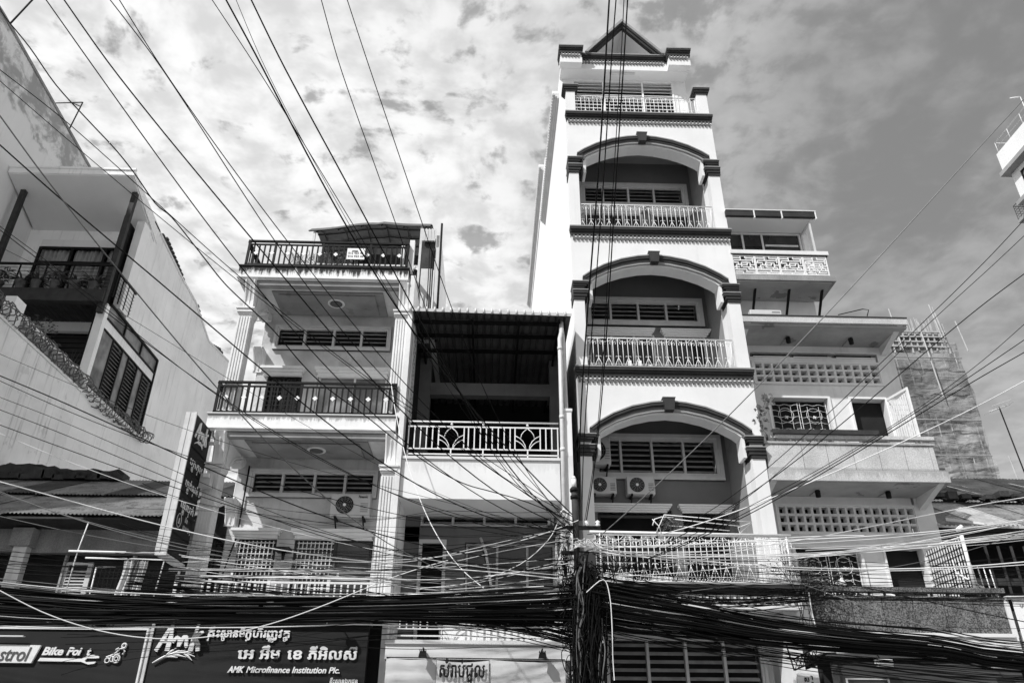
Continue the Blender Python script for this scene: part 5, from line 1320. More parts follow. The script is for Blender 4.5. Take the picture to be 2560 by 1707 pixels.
def amk_logo(name, parent, m, x, z, s, y, face='front'):
    """hand drawn initials: slanted strokes, the middle letter a zigzag"""
    mb = MB()
    def pt(a, b): return (x+a*s, y, z+b*s) if face == 'front' else (y, x+a*s, z+b*s)
    def stroke(pts, w):
        ws = w if isinstance(w, list) else [w]*len(pts)
        for i in range(len(pts)-1):
            (a0, b0), (a1, b1) = pts[i], pts[i+1]; L = math.hypot(a1-a0, b1-b0) or 1; nx, nz = -(b1-b0)/L, (a1-a0)/L; e = ws[i+1]*.35
            ux, uz = (a1-a0)/L*e, (b1-b0)/L*e; k0, k1 = ws[i]*1.05, ws[i+1]*1.05
            q = [(a0-ux+nx*k0, b0-uz+nz*k0), (a0-ux-nx*k0, b0-uz-nz*k0), (a1+ux-nx*k1, b1+uz-nz*k1), (a1+ux+nx*k1, b1+uz+nz*k1)]
            o = .0008*len(mb.v)/8
            if face == 'front': mb.prism([(x+p*s, z+r_*s) for p, r_ in q], y-o, y+.035, 'y')
            else: mb.prism([(x+p*s, z+r_*s) for p, r_ in q], y-.012, y+.004+o, 'x')
    stroke([(.02, .0), (.22, .44), (.26, .50)], [.035, .035, .02]); stroke([(.27, .50), (.27, .25), (.25, .01)], [.02, .045, .045]); stroke([(.10, .17), (.26, .17)], .022)
    stroke([(.33, .17), (.40, .26), (.46, .23), (.47, .09)], .032); stroke([(.47, .10), (.54, .27), (.60, .27), (.62, .10), (.64, .08)], .032)
    stroke([(.80, .52), (.76, .25), (.73, .01)], [.02, .045, .045]); stroke([(.76, .22), (.86, .34), (.92, .38)], .03); stroke([(.79, .24), (.86, .12), (.88, .01)], .038)
    return build(mb, name, m, parent)
def amk_sign():
    t = thing('lender_sign', 'big dark front sign with white initials and Khmer and English lettering below the balcony house', 'sign', (-4.2, 15.25, 2))
    y = 15.2
    build(MB().box(-6.18, -2.24, y, y+.14, 1.9, 3.86), 'board', M['sign_dark'], t)
    build(MB().box(-6.20, -2.22, y-.05, y+.3, 3.862, 3.96), 'top_flashing', M['sign_mid'], t); build(MB().box(-6.235, -6.182, y-.03, y+.14, 1.9, 3.86), 'side_trim', M['steel'], t)
    amk_logo('initials', t, M['letter'], -6.08, 3.38, .88, y-.05)
    mb = MB(); leaf_emblem(mb, -6.08, 3.17, .95, y-.04); build(mb, 'rice_sprig', M['letter'], t)
    kw = dict(extrude=.006, bold=.006)
    def coeng(ch, size, dx, dz): return (ch, size*.62, dx, dz-size*.34, dict(extrude=.006, bold=.004))
    z = 3.625; s = .195
    line1 = [('គឹះ', s, 0, 0, dict(kw, width=.22)), ('សានមី', s, .235, 0, dict(kw, width=.44)), ('កូហិរ', s, .69, 0, dict(kw, width=.38)), ('ញវតុ', s, 1.08, 0, dict(kw, width=.42)), coeng('រ', s, .0, 0), coeng('ថ', s, .25, 0), coeng('រ', s, .70, 0), coeng('ញ', s, 1.11, .01), coeng('ថ', s, 1.38, 0)]
    lettering('khmer_lettering', line1, M['letter'], t, (-5.18, y-.03, z))
    s = .24
    kw = dict(extrude=.006, bold=.008)
    for b_, dx, w_ in (('េអ', 0, .30), ('អឹម', .40, .37), ('េខ', .90, .27), ('ភីអិលស៊ី', 1.27, .90)):
        lettering('khmer_lettering', [(b_, s, dx, 0, dict(kw, width=w_))], M['letter'], t, (-4.58, y-.03, 3.26))
    lettering('english_lettering', [('AMK', .145, 0, 0, dict(extrude=.015, shear=.28, off=.005, width=.30)), ('Microfinance Institution Plc.', .145, .34, 0, dict(extrude=.015, shear=.22, off=.003, width=1.68))], M['letter'], t, (-4.71, y-.03, 3.025))
    lettering('khmer_lettering', [('គឹះសានឯកជន', .10, 0, 0, dict(extrude=.01, bold=.003, width=.5))], M['letter'], t, (-2.85, y-.03, 2.86))
    # upright double-sided sign
    t = thing('upright_sign', 'tall upright dark sign projecting beside the left fluted column', 'sign', (-6.1, 15.1, 5))
    xa, xb, ya, yb = -6.20, -6.02, 14.58, 15.55
    build(MB().box(xa, xb, ya, yb, 5.03, 7.80), 'box', M['sign_dark'], t)
    build(MB().box(xa-.02, xa+.06, ya-.03, ya-.001, 5.0, 7.83).box(xa+.062, xb-.045, ya-.02, ya-.001, 5.0, 7.83), 'front_edge', M['frame'], t)
    build(MB().box(xb-.04, xb+.012, ya-.035, ya-.001, 5.0, 7.83).box(xa-.02, xb+.012, ya-.03, yb, 4.96, 5.0).box(xa-.03, xa-.021, ya-.03, ya+.03, 5.0, 7.83), 'metal_frame', M['steel'], t)
    me = MB().box(.0, .012, 0, yb-ya-.02, -.012, .012).mesh('seam', M['black'])
    for z in (7.15, 6.68, 6.22, 5.83, 5.42): inst('seam', me, t, (xb+.001, ya+.01, z))
    amk_logo('initials', t, M['letter'], ya+.10, 7.36, .70, xb+.02, 'right')
    mb = MB(); leaf_emblem(mb, ya+.14, 7.22, .62, xb+.02, 'right'); build(mb, 'rice_sprig', M['letter'], t)
    for z, s_, b in ((6.80, .20, 'បកកម'), (6.35, .20, 'បាក់សនំ'), (5.93, .20, 'េផរបក់')):
        lettering('khmer_lettering', [(b, s_, 0, 0, dict(extrude=.003, bold=.003, width=.72)), ('ញ', .12, .12, -.09, dict(extrude=.003, bold=.002)), ('រ', .12, .45, -.09, dict(extrude=.003, bold=.002))], M['letter'], t, (xb+.014, ya+.13, z), 'right')
    lettering('khmer_lettering', [('និង', .12, 0, .10, dict(extrude=.003)), ('ផេសងៗ', .13, -.04, -.05, dict(extrude=.003, width=.42))], M['frame'], t, (xb+.014, ya+.50, 5.62), 'right')
    mb = MB(); mb.tube([(xb+.014, ya+.22+.11*math.cos(a*math.pi/10), 5.68+.13*math.sin(a*math.pi/10)) for a in range(21)], .008, 4).tube([(xb+.014, ya+.18, 5.63), (xb+.014, ya+.26, 5.63)], .012, 4).tube([(xb+.014, ya+.22, 5.63), (xb+.014, ya+.22, 5.72)], .016, 4)
    build(mb, 'round_emblem', M['frame'], t)
    build(MB().box(xb-.05, -5.9, 15.5, 15.56, 5.3, 5.36).box(xb-.05, -5.9, 15.5, 15.56, 7.5, 7.56), 'bracket', M['steel'], t)
    for x, lb in ((-5.62, 'floodlight with cable on the left end of the large dark sign'), (-2.85, 'small floodlight toward the right end of the large dark sign')):
        l = thing('floodlight', lb, 'lamp', (x, 14.9, 3.95), 'floodlights over the large dark sign')
        build(MB().box(x-.09, x+.09, 14.78, 14.92, 3.92, 4.01), 'housing', M['letter'], l, bevel=.015); build(MB().tube([(x, 14.9, 3.97), (x+.02, 15.2, 3.92)], .012).tube([(x-.08, 14.85, 3.95), (x-.12, 14.9, 3.83)], .010), 'arm', M['frame'], l)
amk_sign()
def banner():
    t = thing('rental_banner', 'pale vinyl banner under the lotus railing with dark Khmer words in its middle panel', 'banner', (-.2, 15.25, 2))
    y = 15.28
    def cloth(x0, x1, z0, z1, ph, yy, m, nm):
        mb = MB(); n, k = 26, 14; vs = []
        for i in range(n+1):
            for j in range(k+1):
                u, v = i/n, j/k
                sag = .035*math.sin(math.pi*u)*(1-v)
                f = .018*math.sin(3.1*u+1.5*v+ph)*(1-abs(2*u-1)*.3)+.008*math.sin(11*(u-.35*v)+ph*2)*math.exp(-3*v)
                vs.append((x0+(x1-x0)*u, yy-f, z1-sag-(z1-z0)*v))
        mb.add(vs, [(i*(k+1)+j, i*(k+1)+j+1, (i+1)*(k+1)+j+1, (i+1)*(k+1)+j) for i in range(n) for j in range(k)], True)
        return build(mb, nm, m, t)
    cloth(-1.88, -.96, 1.9, 3.31, 0, y, M['banner'], 'left_sheet'); cloth(.02, 1.42, 1.9, 3.29, 1.8, y, M['banner'], 'right_sheet'); cloth(-.95, .01, 1.95, 3.27, 3.1, y-.05, M['banner'], 'middle_sheet')
    lettering('khmer_lettering', [('សំរាប់ជួល', .34, 0, 0, dict(extrude=.002, bold=.008, width=.83))], M['ink'], t, (-.89, y-.095, 2.98))
    for a, b in ((-1.88, 1.42),): build(MB().tube([(a, y-.01, 3.315), (b, y-.01, 3.30)], .010), 'top_rope', M['cable_b'], t)
    for i, x in enumerate((-1.20, .99)):
        l = thing('floodlight', ('dark floodlight on the balcony edge left of the rental banner words', 'dark floodlight on the balcony edge right of the rental banner words')[i], 'lamp', (x, 15.1, 3.3), 'dark floodlights above the rental banner')
        build(MB().hexa([(x-.075, 15.02, 3.30), (x+.075, 15.02, 3.30), (x+.075, 15.14, 3.30), (x-.075, 15.14, 3.30), (x-.055, 15.04, 3.40), (x+.055, 15.04, 3.40), (x+.055, 15.14, 3.40), (x-.055, 15.14, 3.40)]), 'housing', M['black'], l)
        build(MB().box(x-.012, x+.012, 15.1, 15.32, 3.38, 3.47), 'arm', M['black'], l)
        mb = MB()
        for k in range(5): mb.box(x-.06+k*.027, x-.05+k*.027, 15.03, 15.14, 3.40, 3.425)
        build(mb, 'fins', M['black'], l)
banner()
def placard():
    t = thing('phone_placard', 'white placard with phone numbers hanging on the roof terrace railing', 'sign', (-3.4, 15.45, 12.28))
    build(MB().box(-3.62, -3.19, 15.44, 15.455, 12.28, 12.60), 'board', M['letter'], t)
    lettering('phone_numbers', [('012 425 48', .085, 0, .06, dict(extrude=.002, off=.001, width=.36)), ('016 933 44', .085, 0, -.035, dict(extrude=.002, off=.001, width=.37))], M['print_grey'], t, (-3.59, 15.437, 12.37))
    build(MB().box(-3.50, -3.36, 15.434, 15.438, 12.50, 12.53), 'printed_bar', M['ink'], t)
placard()
def khmer_box_sign():
    t = thing('lit_box_sign', 'small white tilted sign with vertical Khmer letters under a lattice bracket near the lower right', 'sign', (5.65, 14.6, 2.6))
    build(MB().hexa([(5.46, 14.57, 2.3), (5.84, 14.57, 2.42), (5.84, 14.66, 2.42), (5.46, 14.66, 2.3), (5.46, 14.57, 3.03), (5.84, 14.57, 3.16), (5.84, 14.66, 3.16), (5.46, 14.66, 3.03)]), 'panel', M['letter'], t)
    for i, (b, z) in enumerate((('ស', 2.9), ('រ', 2.8), ('ជ', 2.7))):
        lettering('khmer_lettering', [(b, .11, 0, 0, dict(extrude=.002, bold=.003))], M['ink'], t, (5.56, 14.56, z)); lettering('khmer_lettering', [('ា', .11, 0, 0, dict(extrude=.002, bold=.003))], M['ink'], t, (5.70, 14.56, z+.03))
    mb = MB()
    a, b, c, d = (5.40, 3.12), (5.84, 3.30), (5.90, 3.42), (5.42, 3.24)
    mb.tube([(5.36, 14.6, 3.50), (5.43, 14.6, 3.08)], .014, 4).tube([(5.43, 14.6, 3.26), (5.88, 14.6, 3.46)], .014, 4).tube([(5.44, 14.6, 3.09), (5.90, 14.6, 3.27)], .014, 4)
    for i in range(6):
        x = 5.45+i*.075; zz = 3.09+i*.03; mb.tube([(x, 14.6, zz), (x+.075, 14.6, zz+.20)], .008, 4).tube([(x+.075, 14.6, zz+.03), (x, 14.6, zz+.17)], .008, 4)
    mb.tube([(5.88, 14.6, 3.3), (6.1, 14.7, 3.38), (6.4, 15.0, 3.42)], .02, 5).tube([(5.9, 14.6, 3.1), (5.95, 14.62, 1.2)], .035, 5)
    build(mb, 'lattice_bracket', M['black'], t)
khmer_box_sign()

# ---------------------------------------------------------------- right background
def shed():
    t = thing('tin_roof_shed', 'old low building with patched corrugated roof at the right edge', 'building', (14, 18, 0))
    r = grp('corrugated_roof', t, (14, 18, 6.4))
    xs = [10.22+.9*i for i in range(12)]
    for i in range(11):
        build(corrugated(xs[i], xs[i+1]+.04, 17.0, 6.42+.012*(i % 2), 19.4, 7.70+.012*(i % 2), .10, .022, .10, i+3), 'roof_sheet', M['louvre' if i % 3 == 1 else 'tin'], r)
        build(corrugated(xs[i], xs[i+1]+.04, 19.1, 7.66+.012*(i % 2), 22.2, 9.32+.012*(i % 2), .10, .022, .25, i+33), 'roof_sheet', M['tin_dark'], r)
    rnd = random.Random(3)
    me = MB().add([(0, 0, 0), (.10, 0, 0), (.13, 2.4, 1.285), (.03, 2.4, 1.285)], [(0, 1, 2, 3)]).mesh('pale_batten', M['tin_white'])
    for i in range(9):
        o = inst('pale_batten', me, r, (10.8+i*1.1+rnd.uniform(-.3, .3), 19.3+rnd.uniform(0, .3), 7.86)); o.rotation_euler = (0, 0, R(rnd.uniform(-14, 24))); o.scale = (1, rnd.uniform(.3, 1), rnd.uniform(.3, 1)); o.scale.z = o.scale.y
    # broken tiled edge between the two roofs
    mb = MB()
    for i in range(30): mb.box(10.2+i*.33, 10.45+i*.33, 19.0+rnd.uniform(-.1, .1), 19.35, 7.66+rnd.uniform(0, .1), 7.80+rnd.uniform(0, .1))
    build(mb, 'broken_edge', M['tin_dark'], r)
    build(MB().box(10.2, 21, 17.1, 22, 6.30, 6.38).box(10.2, 21, 18.6, 18.7, .13, 6.3), 'dark_interior', M['dark'], t)
    build(MB().box(10.2, 21, 17.3, 17.5, 4.2, 4.6).box(10.2, 21, 17.28, 17.35, 5.15, 5.3), 'beam', M['wood'], t)
    build(MB().box(10.2, 21, 17.2, 17.3, 6.12, 6.38), 'fascia', M['wood'], t)
    me = MB().box(0, .05, 0, .03, 0, 1.4).mesh('timber_bar', M['wood'])
    for i in range(22): inst('timber_bar', me, t, (11.2+i*.3, 17.2, 4.6))
    build(MB().hexa([(10.3, 16.9, 6.48), (10.9, 16.5, 6.28), (10.95, 16.56, 6.28), (10.35, 16.96, 6.48), (10.3, 16.9, 6.55), (10.9, 16.5, 6.33), (10.95, 16.56, 6.33), (10.35, 16.96, 6.55)]), 'loose_board', M['tin_white'], t)
    build(MB().box(12.0, 12.1, 15.5, 15.6, .13, 4.7).box(10.2, 21, 15.4, 15.5, 2.0, 3.9), 'lower_front', M['concrete'], t)
    p = thing('white_pipe_post', 'white pipe standing beside the lowest open window grille', 'post', (9.32, 15.3, 4.5))
    build(MB().tube([(9.54, 15.3, 4.66), (9.56, 15.3, 5.72)], .036, 8), 'pipe', M['white_metal'], p); build(MB().tube([(9.5, 15.3, 5.82), (9.62, 15.3, 5.9)], .05, 6), 'top_cap', M['white_metal'], p)
    p = thing('iron_spike_rack', 'short white rods sticking up behind the right end of the pebbledash balcony', 'railing', (9.8, 15.7, 4.5))
    build(MB().tube([(9.5, 15.7, 5.05), (10.2, 15.7, 4.62)], .02, 5), 'stay', M['white_metal'], p)
    me = MB().tube([(0, 0, 0), (-.02, 0, .62)], .011, 5).mesh('rod', M['white_metal'])
    for i in range(7): o = inst('rod', me, p, (9.5+i*.12, 15.7, 4.7-.03*i)); 
    s = thing('printed_panel', 'white printed panel with rows of writing at the right edge', 'sign', (10.6, 15.25, 3.6))
    build(MB().box(10.16, 11.6, 15.2, 15.24, 3.7, 4.46), 'board', M['letter'], s)
    lettering('lettering', [('ហហហហហហហហហហ', .11, 0, .20, dict(extrude=.001)), ('Xumuuum', .16, .02, -.04, dict(extrude=.001)), ('ហហហហហ', .10, .08, -.18, dict(extrude=.001))], M['print_grey'], s, (10.26, 15.195, 4.1))
    build(MB().box(10.05, 11.6, 15.15, 15.3, 4.47, 4.52), 'top_rail', M['white_metal'], s)
shed()
def scaffold():
    t = thing('scaffolded_tower_block', 'unfinished building wrapped in grey scaffold netting behind the right house', 'building', (29, 46, 0))
    build(MB().box(24.2, 30.6, 46.6, 54, .13, 26.2), 'concrete_core', M['concrete'], t)
    # draped nets, each sheet a piece with its own folds
    rows = [(25.4, 26.9, .15), (22.95, 25.45, .3), (20.9, 23.05, .35), (18.55, 20.95, .4), (16.9, 18.6, .3), (14.5, 17.0, .3), (12, 14.6, .3)]
    rnd = random.Random(11)
    for k, (z0, z1, amp) in enumerate(rows):
        for s in range(2):
            xa, xb = ((24.0, 28.2), (28.1, 31.35+.06*k))[s]
            n, m_ = 60, 30; vs = []; ph = rnd.uniform(0, 6)
            for i in range(n+1):
                for j in range(m_+1):
                    u, v = i/n, j/m_; x = xa+(xb-xa)*u; z = z1+(z0-z1)*v
                    q = noise.fractal(Vector((x*.35+z*.3+k*7, z*.7-x*.25+s*3, ph)), .9, 2.1, 5)*amp*.7+.02*abs(noise.noise(Vector((x*1.1+z*1.6, z*1.5-x*.9, ph))))
                    bag = amp*.5*(v*1.15)**2*(1-v)*4*(.6+.4*math.sin(u*7+ph))
                    zz = z-.10*math.sin(math.pi*u)*(1-v)
                    vs.append((x, 45-q-bag, zz+.06*math.sin(u*19+ph)*(v > .98)))
            mb = MB().add(vs, [(i*(m_+1)+j, i*(m_+1)+j+1, (i+1)*(m_+1)+j+1, (i+1)*(m_+1)+j) for i in range(n) for j in range(m_)], True)
            build(mb, 'net_sheet', M['net_pale' if (k == 0 or (k == 3 and s) or (k == 4 and s)) else 'net'], t)
    # poles of the scaffold standing just behind the nets
    mp_ = MB().tube([(0, 0, 0), (0, 0, 14.6)], .045, 5).mesh('scaffold_pole', M['rebar']); ml_ = MB().tube([(0, 0, 0), (7.0, 0, 0)], .04, 5).mesh('scaffold_pole', M['rebar'])
    for i in range(9): inst('scaffold_pole', mp_, t, (24.6+i*.82, 45.12, 12))
    for i in range(11): inst('scaffold_pole', ml_, t, (24.3, 45.18, 12.6+i*1.3))
    # side net
    mb = MB(); vs = []
    for i in range(9):
        for j in range(40):
            y = 45+i*.9; z = 12+14.9*j/39; vs.append((31.45+.25*noise.noise(Vector((y*.7, z*.8, 3))), y, z))
    mb.add(vs, [(i*40+j, i*40+j+1, (i+1)*40+j+1, (i+1)*40+j) for i in range(8) for j in range(39)], True); build(mb, 'side_net', M['net'], t)
    f = grp('top_formwork', t, (28, 45, 26))
    mz = MB().box(-.045, .045, -.045, .045, 0, 2.3).mesh('upright', M['rebar']); mx = MB().box(0, 6.4, -.045, .045, -.05, .05).mesh('ledger', M['rebar'])
    for i in range(16): o = inst('upright', mz, f, (24.5+i*.42, 44.95, 26.0+.2*((i*7) % 3)))
    for i in range(4): inst('ledger', mx, f, (24.4, 44.9, 26.5+i*.38))
    build(MB().box(24.4, 30.6, 45.1, 45.3, 26.2, 27.55), 'shuttering', M['dark_trim'], f)
    mr = MB().tube([(0, 0, 0), (-.1, 0, 1.4)], .025, 4).mesh('rebar', M['rebar'])
    for i in range(24): o = inst('rebar', mr, f, (24.6+i*.25, 45.4, 27.3+.12*((i*5) % 4)))
    for (x, z0, z1) in ((27.1, 26, 29.2), (28.9, 22.6, 27.6), (30.0, 27, 29.6), (31.5, 26, 28.3), (30.2, 27, 29.4), (32.2, 15.0, 18.6)): build(MB().tube([(x+.25, 44.5, z0), (x, 44.5, z1)], .05, 4), 'loose_pole', M['rebar'], t)
    me = MB().box(0, 7.0, -.05, .05, -.05, .0).mesh('scaffold_ledge', M['louvre'])
    for z in (25.42, 20.95, 18.57, 16.95): inst('scaffold_ledge', me, t, (24.1, 44.4, z))
scaffold()
def aerial():
    t = thing('rooftop_aerial', 'television aerial on a thin mast against the sky at the right', 'antenna', (22.2, 30, 10))
    build(MB().tube([(22.35, 30, 9.0), (21.98, 30, 15.32)], .03, 6), 'mast', M['black'], t)
    mb = MB().tube([(21.46, 30, 15.06), (22.52, 30, 15.44)], .022, 5).tube([(21.46, 29.7, 15.2), (22.4, 29.7, 15.52)], .012, 4)
    for i in range(6): x = 21.5+i*.19; mb.tube([(x, 29.6, 15.10+i*.065), (x, 30.4, 15.10+i*.065)], .010, 4)
    build(mb, 'elements', M['steel'], t)
aerial()
def far_block():
    t = thing('white_corner_block', 'bright white modern block leaning in at the upper right edge', 'building', (22, 20, 0))
    X = 20.0
    def lvl(y0, z0, z1, m, n, x=X, y1=8): return build(MB().box(x, X+12, y1, y0, z0, z1), n, m, t)
    lvl(22.83, 22.25, 23.12, M['white'], 'parapet'); lvl(22.78, .13, 22.05, M['white'], 'wall', X+.25)
    lvl(22.95, 22.06, 22.24, M['grey_trim'], 'string_course', X-.08); lvl(22.85, 20.55, 20.72, M['grey_trim'], 'string_course', X+.05)
    for y0 in (22.28, 20.6, 18.6, 16.5):
        w = build(MB().box(X+.20, X+.26, y0-1.3, y0, 21.72, 21.78).box(X+.20, X+.26, y0-1.3, y0, 21.02, 21.08).box(X+.20, X+.26, y0-.06, y0, 21.08, 21.72).box(X+.20, X+.26, y0-.62, y0-.56, 21.08, 21.72).box(X+.20, X+.26, y0-1.3, y0-1.24, 21.08, 21.72), 'window', M['black'], t)
        build(MB().box(X+.24, X+.245, y0-1.24, y0-.06, 21.08, 21.72), 'pane', M['glass_pale'], w)
    r = build(MB().tube([(X+.05, 22.75, 23.66), (X+.05, 8, 23.66)], .02, 5).tube([(X+.05, 22.75, 23.4), (X+.05, 8, 23.4)], .012, 5), 'roof_railing', M['steel'], t)
    me = MB().tube([(0, 0, 0), (0, 0, .56)], .015, 5).mesh('rail_post', M['steel'])
    for i in range(18): inst('rail_post', me, r, (X+.05, 22.75-i*.8, 23.12))
    build(MB().tube([(X+.05, 22.75, 23.66), (X+4, 22.75, 23.66)], .02, 5), 'rail_return', M['steel'], r)
    b = build(MB().box(X+.4, X+3, 22.78, 23.5, 20.22, 20.34), 'rear_balcony', M['grey_trim'], t)
    g = MB().tube([(X+.4, 23.45, 21.0), (X+3, 23.45, 21.0)], .015, 4)
    for i in range(10): g.tube([(X+.4+i*.2, 23.45, 20.34), (X+.4+i*.2, 23.45, 21.0)], .01, 4)
    for i in range(5): g.tube([(X+.4, 23.45, 20.4+i*.12), (X+3, 23.45, 20.4+i*.12)], .008, 4)
    g.tube([(X+.4, 22.8, 21.0), (X+.4, 23.45, 21.0)], .015, 4)
    for i in range(5): g.tube([(X+.4, 22.8, 20.4+i*.12), (X+.4, 23.45, 20.4+i*.12)], .008, 4)
    build(g, 'cage_rail', M['black'], b)
    build(MB().tube([(X+.2, 20.95, 24.35), (X-.1, 21.1, 24.42)], .03, 5).tube([(X+.2, 20.95, 23.1), (X+.2, 20.95, 24.35)], .02, 5), 'camera_arm', M['steel'], t)
far_block()

# ---------------------------------------------------------------- pole, cables and bundles
def pole():
    t = thing('utility_pole', 'dark utility pole smothered in cables between the recessed house and the tower', 'utility pole', (1.62, 14.2, 0))
    x, y = 1.60, 14.2
    build(MB().tube([(x, y, .13), (x, y, 4.6)], [.15, .13], 12).tube([(x-.01, y, 4.6), (x-.02, y, 6.25)], .062, 10), 'shaft', M['wood'], t)
    build(MB().tube([(x-.02, y, 6.25), (x-.02, y, 6.42)], .045, 10).tube([(x-.02, y, 6.42), (x-.02, y, 6.47)], [.05, .02], 10), 'insulator', M['letter'], t)
    build(MB().tube([(x-.02, y, 6.16), (x-.02, y, 6.22)], .085, 10).tube([(x-.02, y, 6.02), (x-.02, y, 6.08)], .080, 10), 'collar', M['black'], t)
    build(MB().box(x-.55, x+.45, y-.04, y+.04, 5.44, 5.50).box(x-.30, x+.40, y-.05, y+.05, 4.98, 5.03), 'cross_arm', M['black'], t)
    build(MB().tube([(x-.22, y-.05, 5.55), (x-.16, y-.05, 5.75), (x-.24, y-.05, 5.80), (x-.3, y-.05, 5.72)], .025, 6), 'hook', M['letter'], t)
    b = build(MB().box(x+.0, x+.30, y-.28, y-.10, 4.55, 4.95), 'junction_box', M['dark_trim'], t, bevel=.012); build(MB().box(x+.02, x+.28, y-.29, y-.282, 4.58, 4.60), 'lid_seam', M['ink'], b)
    build(MB().box(x-.06, x+.14, y-.14, y-.1, 5.08, 5.14), 'white_bracket', M['letter'], t)
    for dx in (-.5, -.25, .2, .4): build(MB().lathe([(.03, 0), (.05, .03), (.03, .06), (.05, .09), (.0, .12)], (x+dx, y, 5.50), 8), 'insulator', M['letter' if dx > 0 else 'pot'], t)
pole()
rnd = random.Random(42)
def bundle(name, path, spread, n, r, m, label, wig=.05, cross=0, seed=0, k=26, rr=(.6, 1.5), cat='cable bundle'):
    """many cables following one path, each drifting in its own way"""
    rd = random.Random(seed); mb = MB(); P = [Vector(p) for p in path]; L = [0]
    for a, b in zip(P, P[1:]): L.append(L[-1]+(b-a).length)
    def at(s):
        s = max(0, min(L[-1], s)); j = max(i for i in range(len(L)) if L[i] <= s+1e-6); j = min(j, len(P)-2)
        t = (s-L[j])/(L[j+1]-L[j]); p0, p1, p2, p3 = P[max(j-1, 0)], P[j], P[j+1], P[min(j+2, len(P)-1)]
        return .5*((2*p1)+(-p0+p2)*t+(2*p0-5*p1+4*p2-p3)*t*t+(-p0+3*p1-3*p2+p3)*t**3), (spread[j] if isinstance(spread, list) else spread)*(1-t)+(spread[j+1] if isinstance(spread, list) else spread)*t
    for i in range(n):
        a0 = rd.gauss(0, .42); b0 = rd.gauss(0, .42); a1 = rd.gauss(0, .42)*(1 if rd.random() < cross else 0)+a0*.6; pa, pb = rd.uniform(0, 6), rd.uniform(0, 6)
        s0 = 0 if rd.random() < .8 else rd.uniform(0, .4)*L[-1]; s1 = L[-1] if rd.random() < .8 else rd.uniform(.6, 1)*L[-1]
        pts = []
        for q in range(k+1):
            s = s0+(s1-s0)*q/k; c, sp = at(s); u = q/k; A = a0*(1-u)+a1*u
            pts.append((c.x, c.y+b0*sp*.6+wig*.5*math.sin(u*5+pb), c.z+A*sp+wig*math.sin(u*rd.choice((4, 4, 4))+pa)+wig*.4*math.sin(u*13+pb)-.25*sp*math.sin(math.pi*u)*abs(b0)))
        mb.tube(pts, r*rd.uniform(*rr), 4, False)
    o = build(mb, name, m, None); return tag(o, label, cat, None, 'stuff')
# left span: from beyond the frame to the pole
LP = [(-15, 13.8, 4.5), (-8.5, 13.8, 3.96), (-5.6, 13.8, 3.88), (-2.3, 13.9, 3.96), (0, 14.0, 4.02), (1.5, 14.1, 4.08)]
bundle('cable_bundle', LP, [.5, .37, .26, .23, .36, .44], 88, .0115, M['cable_b'], 'thick sagging mass of black cables crossing the left half, bottom', .065, .6, 1)
bundle('cable_bundle', [(p[0], p[1]+.05, p[2]-.02) for p in LP], [.5, .42, .28, .26, .36, .42], 16, .008, M['cable_g'], 'grey cables woven through the left black cable mass', .05, .8, 2)
bundle('cable_bundle', LP, [.5, .42, .28, .26, .4, .42], 18, .007, M['cable_w'], 'white cables and drawn sun glints in the left black cable mass', .05, .8, 3)  # white cables, extra strands stand in for sunlit glints on the black ones
bundle('cable_bundle', [(-6.3, 13.9, 4.25), (-3.5, 14, 4.1), (-1.8, 14, 4.0), (0, 14.05, 3.85), (1.5, 14.15, 3.55)], [.25, .3, .35, .35, .3], 34, .008, M['cable_b'], 'loose black wires sloping down to the pole over the rental banner', .05, .9, 4)
bundle('cable_bundle', [(-7, 13.8, 3.35), (-4.5, 13.8, 3.5), (-2, 14, 3.62), (0, 14.05, 3.65), (1.5, 14.15, 3.6)], [.6, .5, .4, .35, .2], 9, .0045, M['cable_b'], 'sparse thin wires hanging in front of the shop signs', .09, 1, 5)
bundle('cable_bundle', [(-6.5, 14, 5.1), (-3, 14.1, 5.0), (-1, 14.1, 5.05), (1.45, 14.2, 5.35)], [1.0, .8, .8, .35], 16, .004, M['cable_b'], 'thin black wires crossing above the left cable mass up to the pole arm', .07, 1, 6)
bundle('cable_bundle', [(-5.5, 14, 4.7), (-2.4, 14.1, 4.62), (-1, 14.1, 4.6), (1.45, 14.2, 4.95)], [.4, .3, .4, .4], 7, .006, M['cable_w'], 'white wires fanning left from the pole over the dark recess', .07, 1, 7)
bundle('cable_bundle', [(-11, 13.7, 4.9), (-8.3, 13.7, 4.6), (-5.5, 13.8, 4.5), (-2.4, 13.9, 4.5), (1.4, 14.1, 4.6)], [.5, .45, .4, .3, .3], 10, .0045, M['cable_b'], 'loose thin wires just above the left cable mass', .05, .8, 8)
